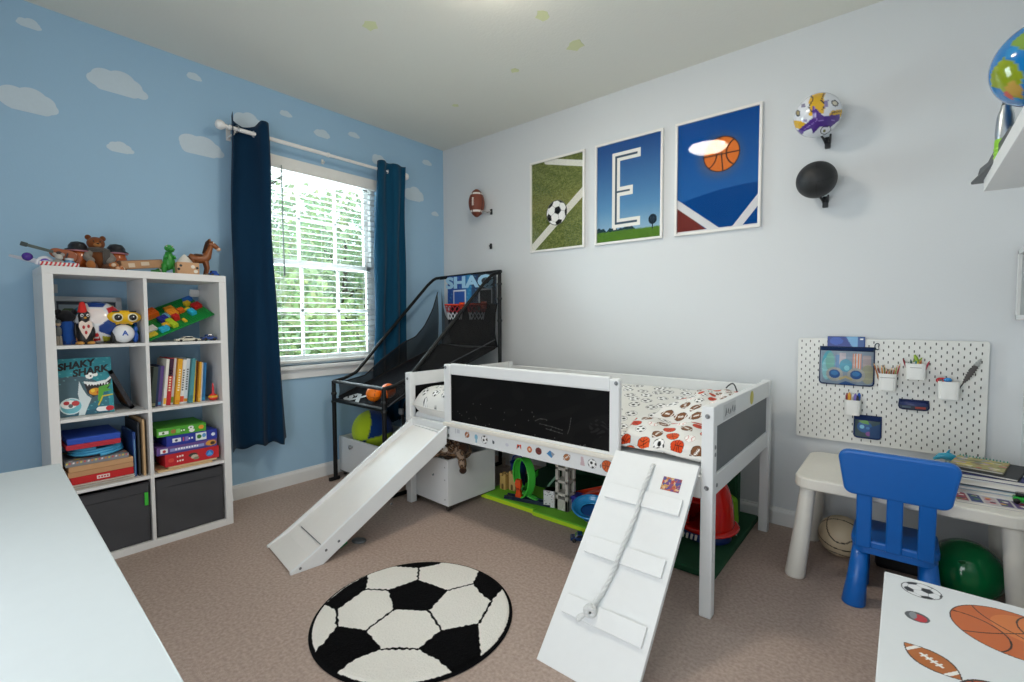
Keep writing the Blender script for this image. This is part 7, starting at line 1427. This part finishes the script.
gl = thing('desk_globe', (gx_, gy_, SZ1), 'blue globe standing on the white wall shelf', 'globe'); M = MB(); M.ell((gx_, gy_, SZ1 + .125 + gr), gr, paint=globe, nu=96, nv=64); M.build('sphere', 'gloss', gl)
M = MB(); M.lathe([(.062, 0), (.06, .008), (.02, .016), (.012, .03), (.010, .128)], '#1c2a3a', Matrix.Translation((gx_, gy_, SZ1)), 28); M.build('base', 'plastic', gl)
M = MB(); M.tube([(gx_, gy_ + (gr + .008) * math.sin(a), SZ1 + .125 + gr - (gr + .008) * math.cos(a)) for a in np.linspace(0, math.pi, 26)], .0035, '#2a4a66', 7); M.build('meridian_arc', 'plastic', gl)

# rocket-shaped marker and dark gadget at the front edge of the shelf, framed board on the right wall
t = thing('glue_pen', (3.682, -.81, SZ1), 'silver and lime green pointed pen standing on the wall shelf below the globe', 'pen'); T = Matrix.Translation((3.682, -.81, SZ1)) @ Matrix.Scale(1.38, 4); M = MB(); M.lathe([(.016, 0), (.0175, .006), (.018, .05), (.0175, .056)], '#8cc82c', T, 22); M.build('grip', 'plastic', t)
M = MB()
for z in (.014, .024, .034): M.lathe([(.0186, z - .002), (.0192, z), (.0186, z + .002)], '#a4d850', T, 22)
M.build('grip_rings', 'plastic', t); M = MB(); M.lathe([(.0175, .056), (.018, .075), (.0155, .11), (.010, .132), (.009, .136)], '#c3c9ce', T, 22); M.build('barrel', 'metal', t); M = MB(); M.lathe([(.009, .136), (.007, .142), (.0085, .15), (.004, .17), (.0035, .178), (.0, .179)], '#1c2026', T, 16); M.build('tip', 'plastic', t)
t = thing('desk_gadget', (3.685, -.75, SZ1), 'dark grey hinged plastic gadget lying along the front edge of the wall shelf', 'gadget'); T = frame((3.655, -.70, SZ1 + .001), (.10, -1, 0), (1, .1, 0)); M = MB()
M.box((-.14, -.02, -.012), (.34, .028, 0), '#2f3234', .004, T); M.build('base', 'plastic', t)
M = MB(); M.prism([(-.13, 0), (-.14, .014), (-.11, .03), (.0, .024), (.10, .05), (.24, .068), (.335, .05), (.33, 0)], .032, '#3d4042', frame((3.655, -.70, SZ1 + .012), (.10, -1, 0), (0, 0, 1)), bev=.004, z0=-.03); M.build('arm', 'plastic', t)
M = MB(); M.lathe([(0, -.02), (.012, -.02), (.014, 0), (.012, .02), (0, .02)], '#17191a', frame((3.662, -.585, SZ1 + .022), (0, 1, 0), (0, 0, 1)), 18); M.build('wheel', 'rubber', t)
t = thing('wall_board', (3.86, -.28, 1.37), 'grey board with a white frame on the right wall above the table, cut by the photo edge', 'board'); M = MB(); WX, WA, WB, WC, WD = 3.822, -.62, .0, 1.205, 1.515
for a, b in (((WX, WA, WC), (XR - .001, WB - .02, WC + .02)), ((WX, WA, WD - .02), (XR - .001, WB - .02, WD)), ((WX, WA, WC), (XR - .001, WA + .02, WD)), ((WX, WB - .04, WC), (XR - .001, WB - .02, WD))): M.box(a, b, '#dedfde', .002)
M.build('frame', 'plastic', t); M = MB(); M.box((WX + .012, WA + .02, WC + .02), (XR - .002, WB - .04, WD - .02), '#9a9e9f'); M.build('panel', 'plastic', t)
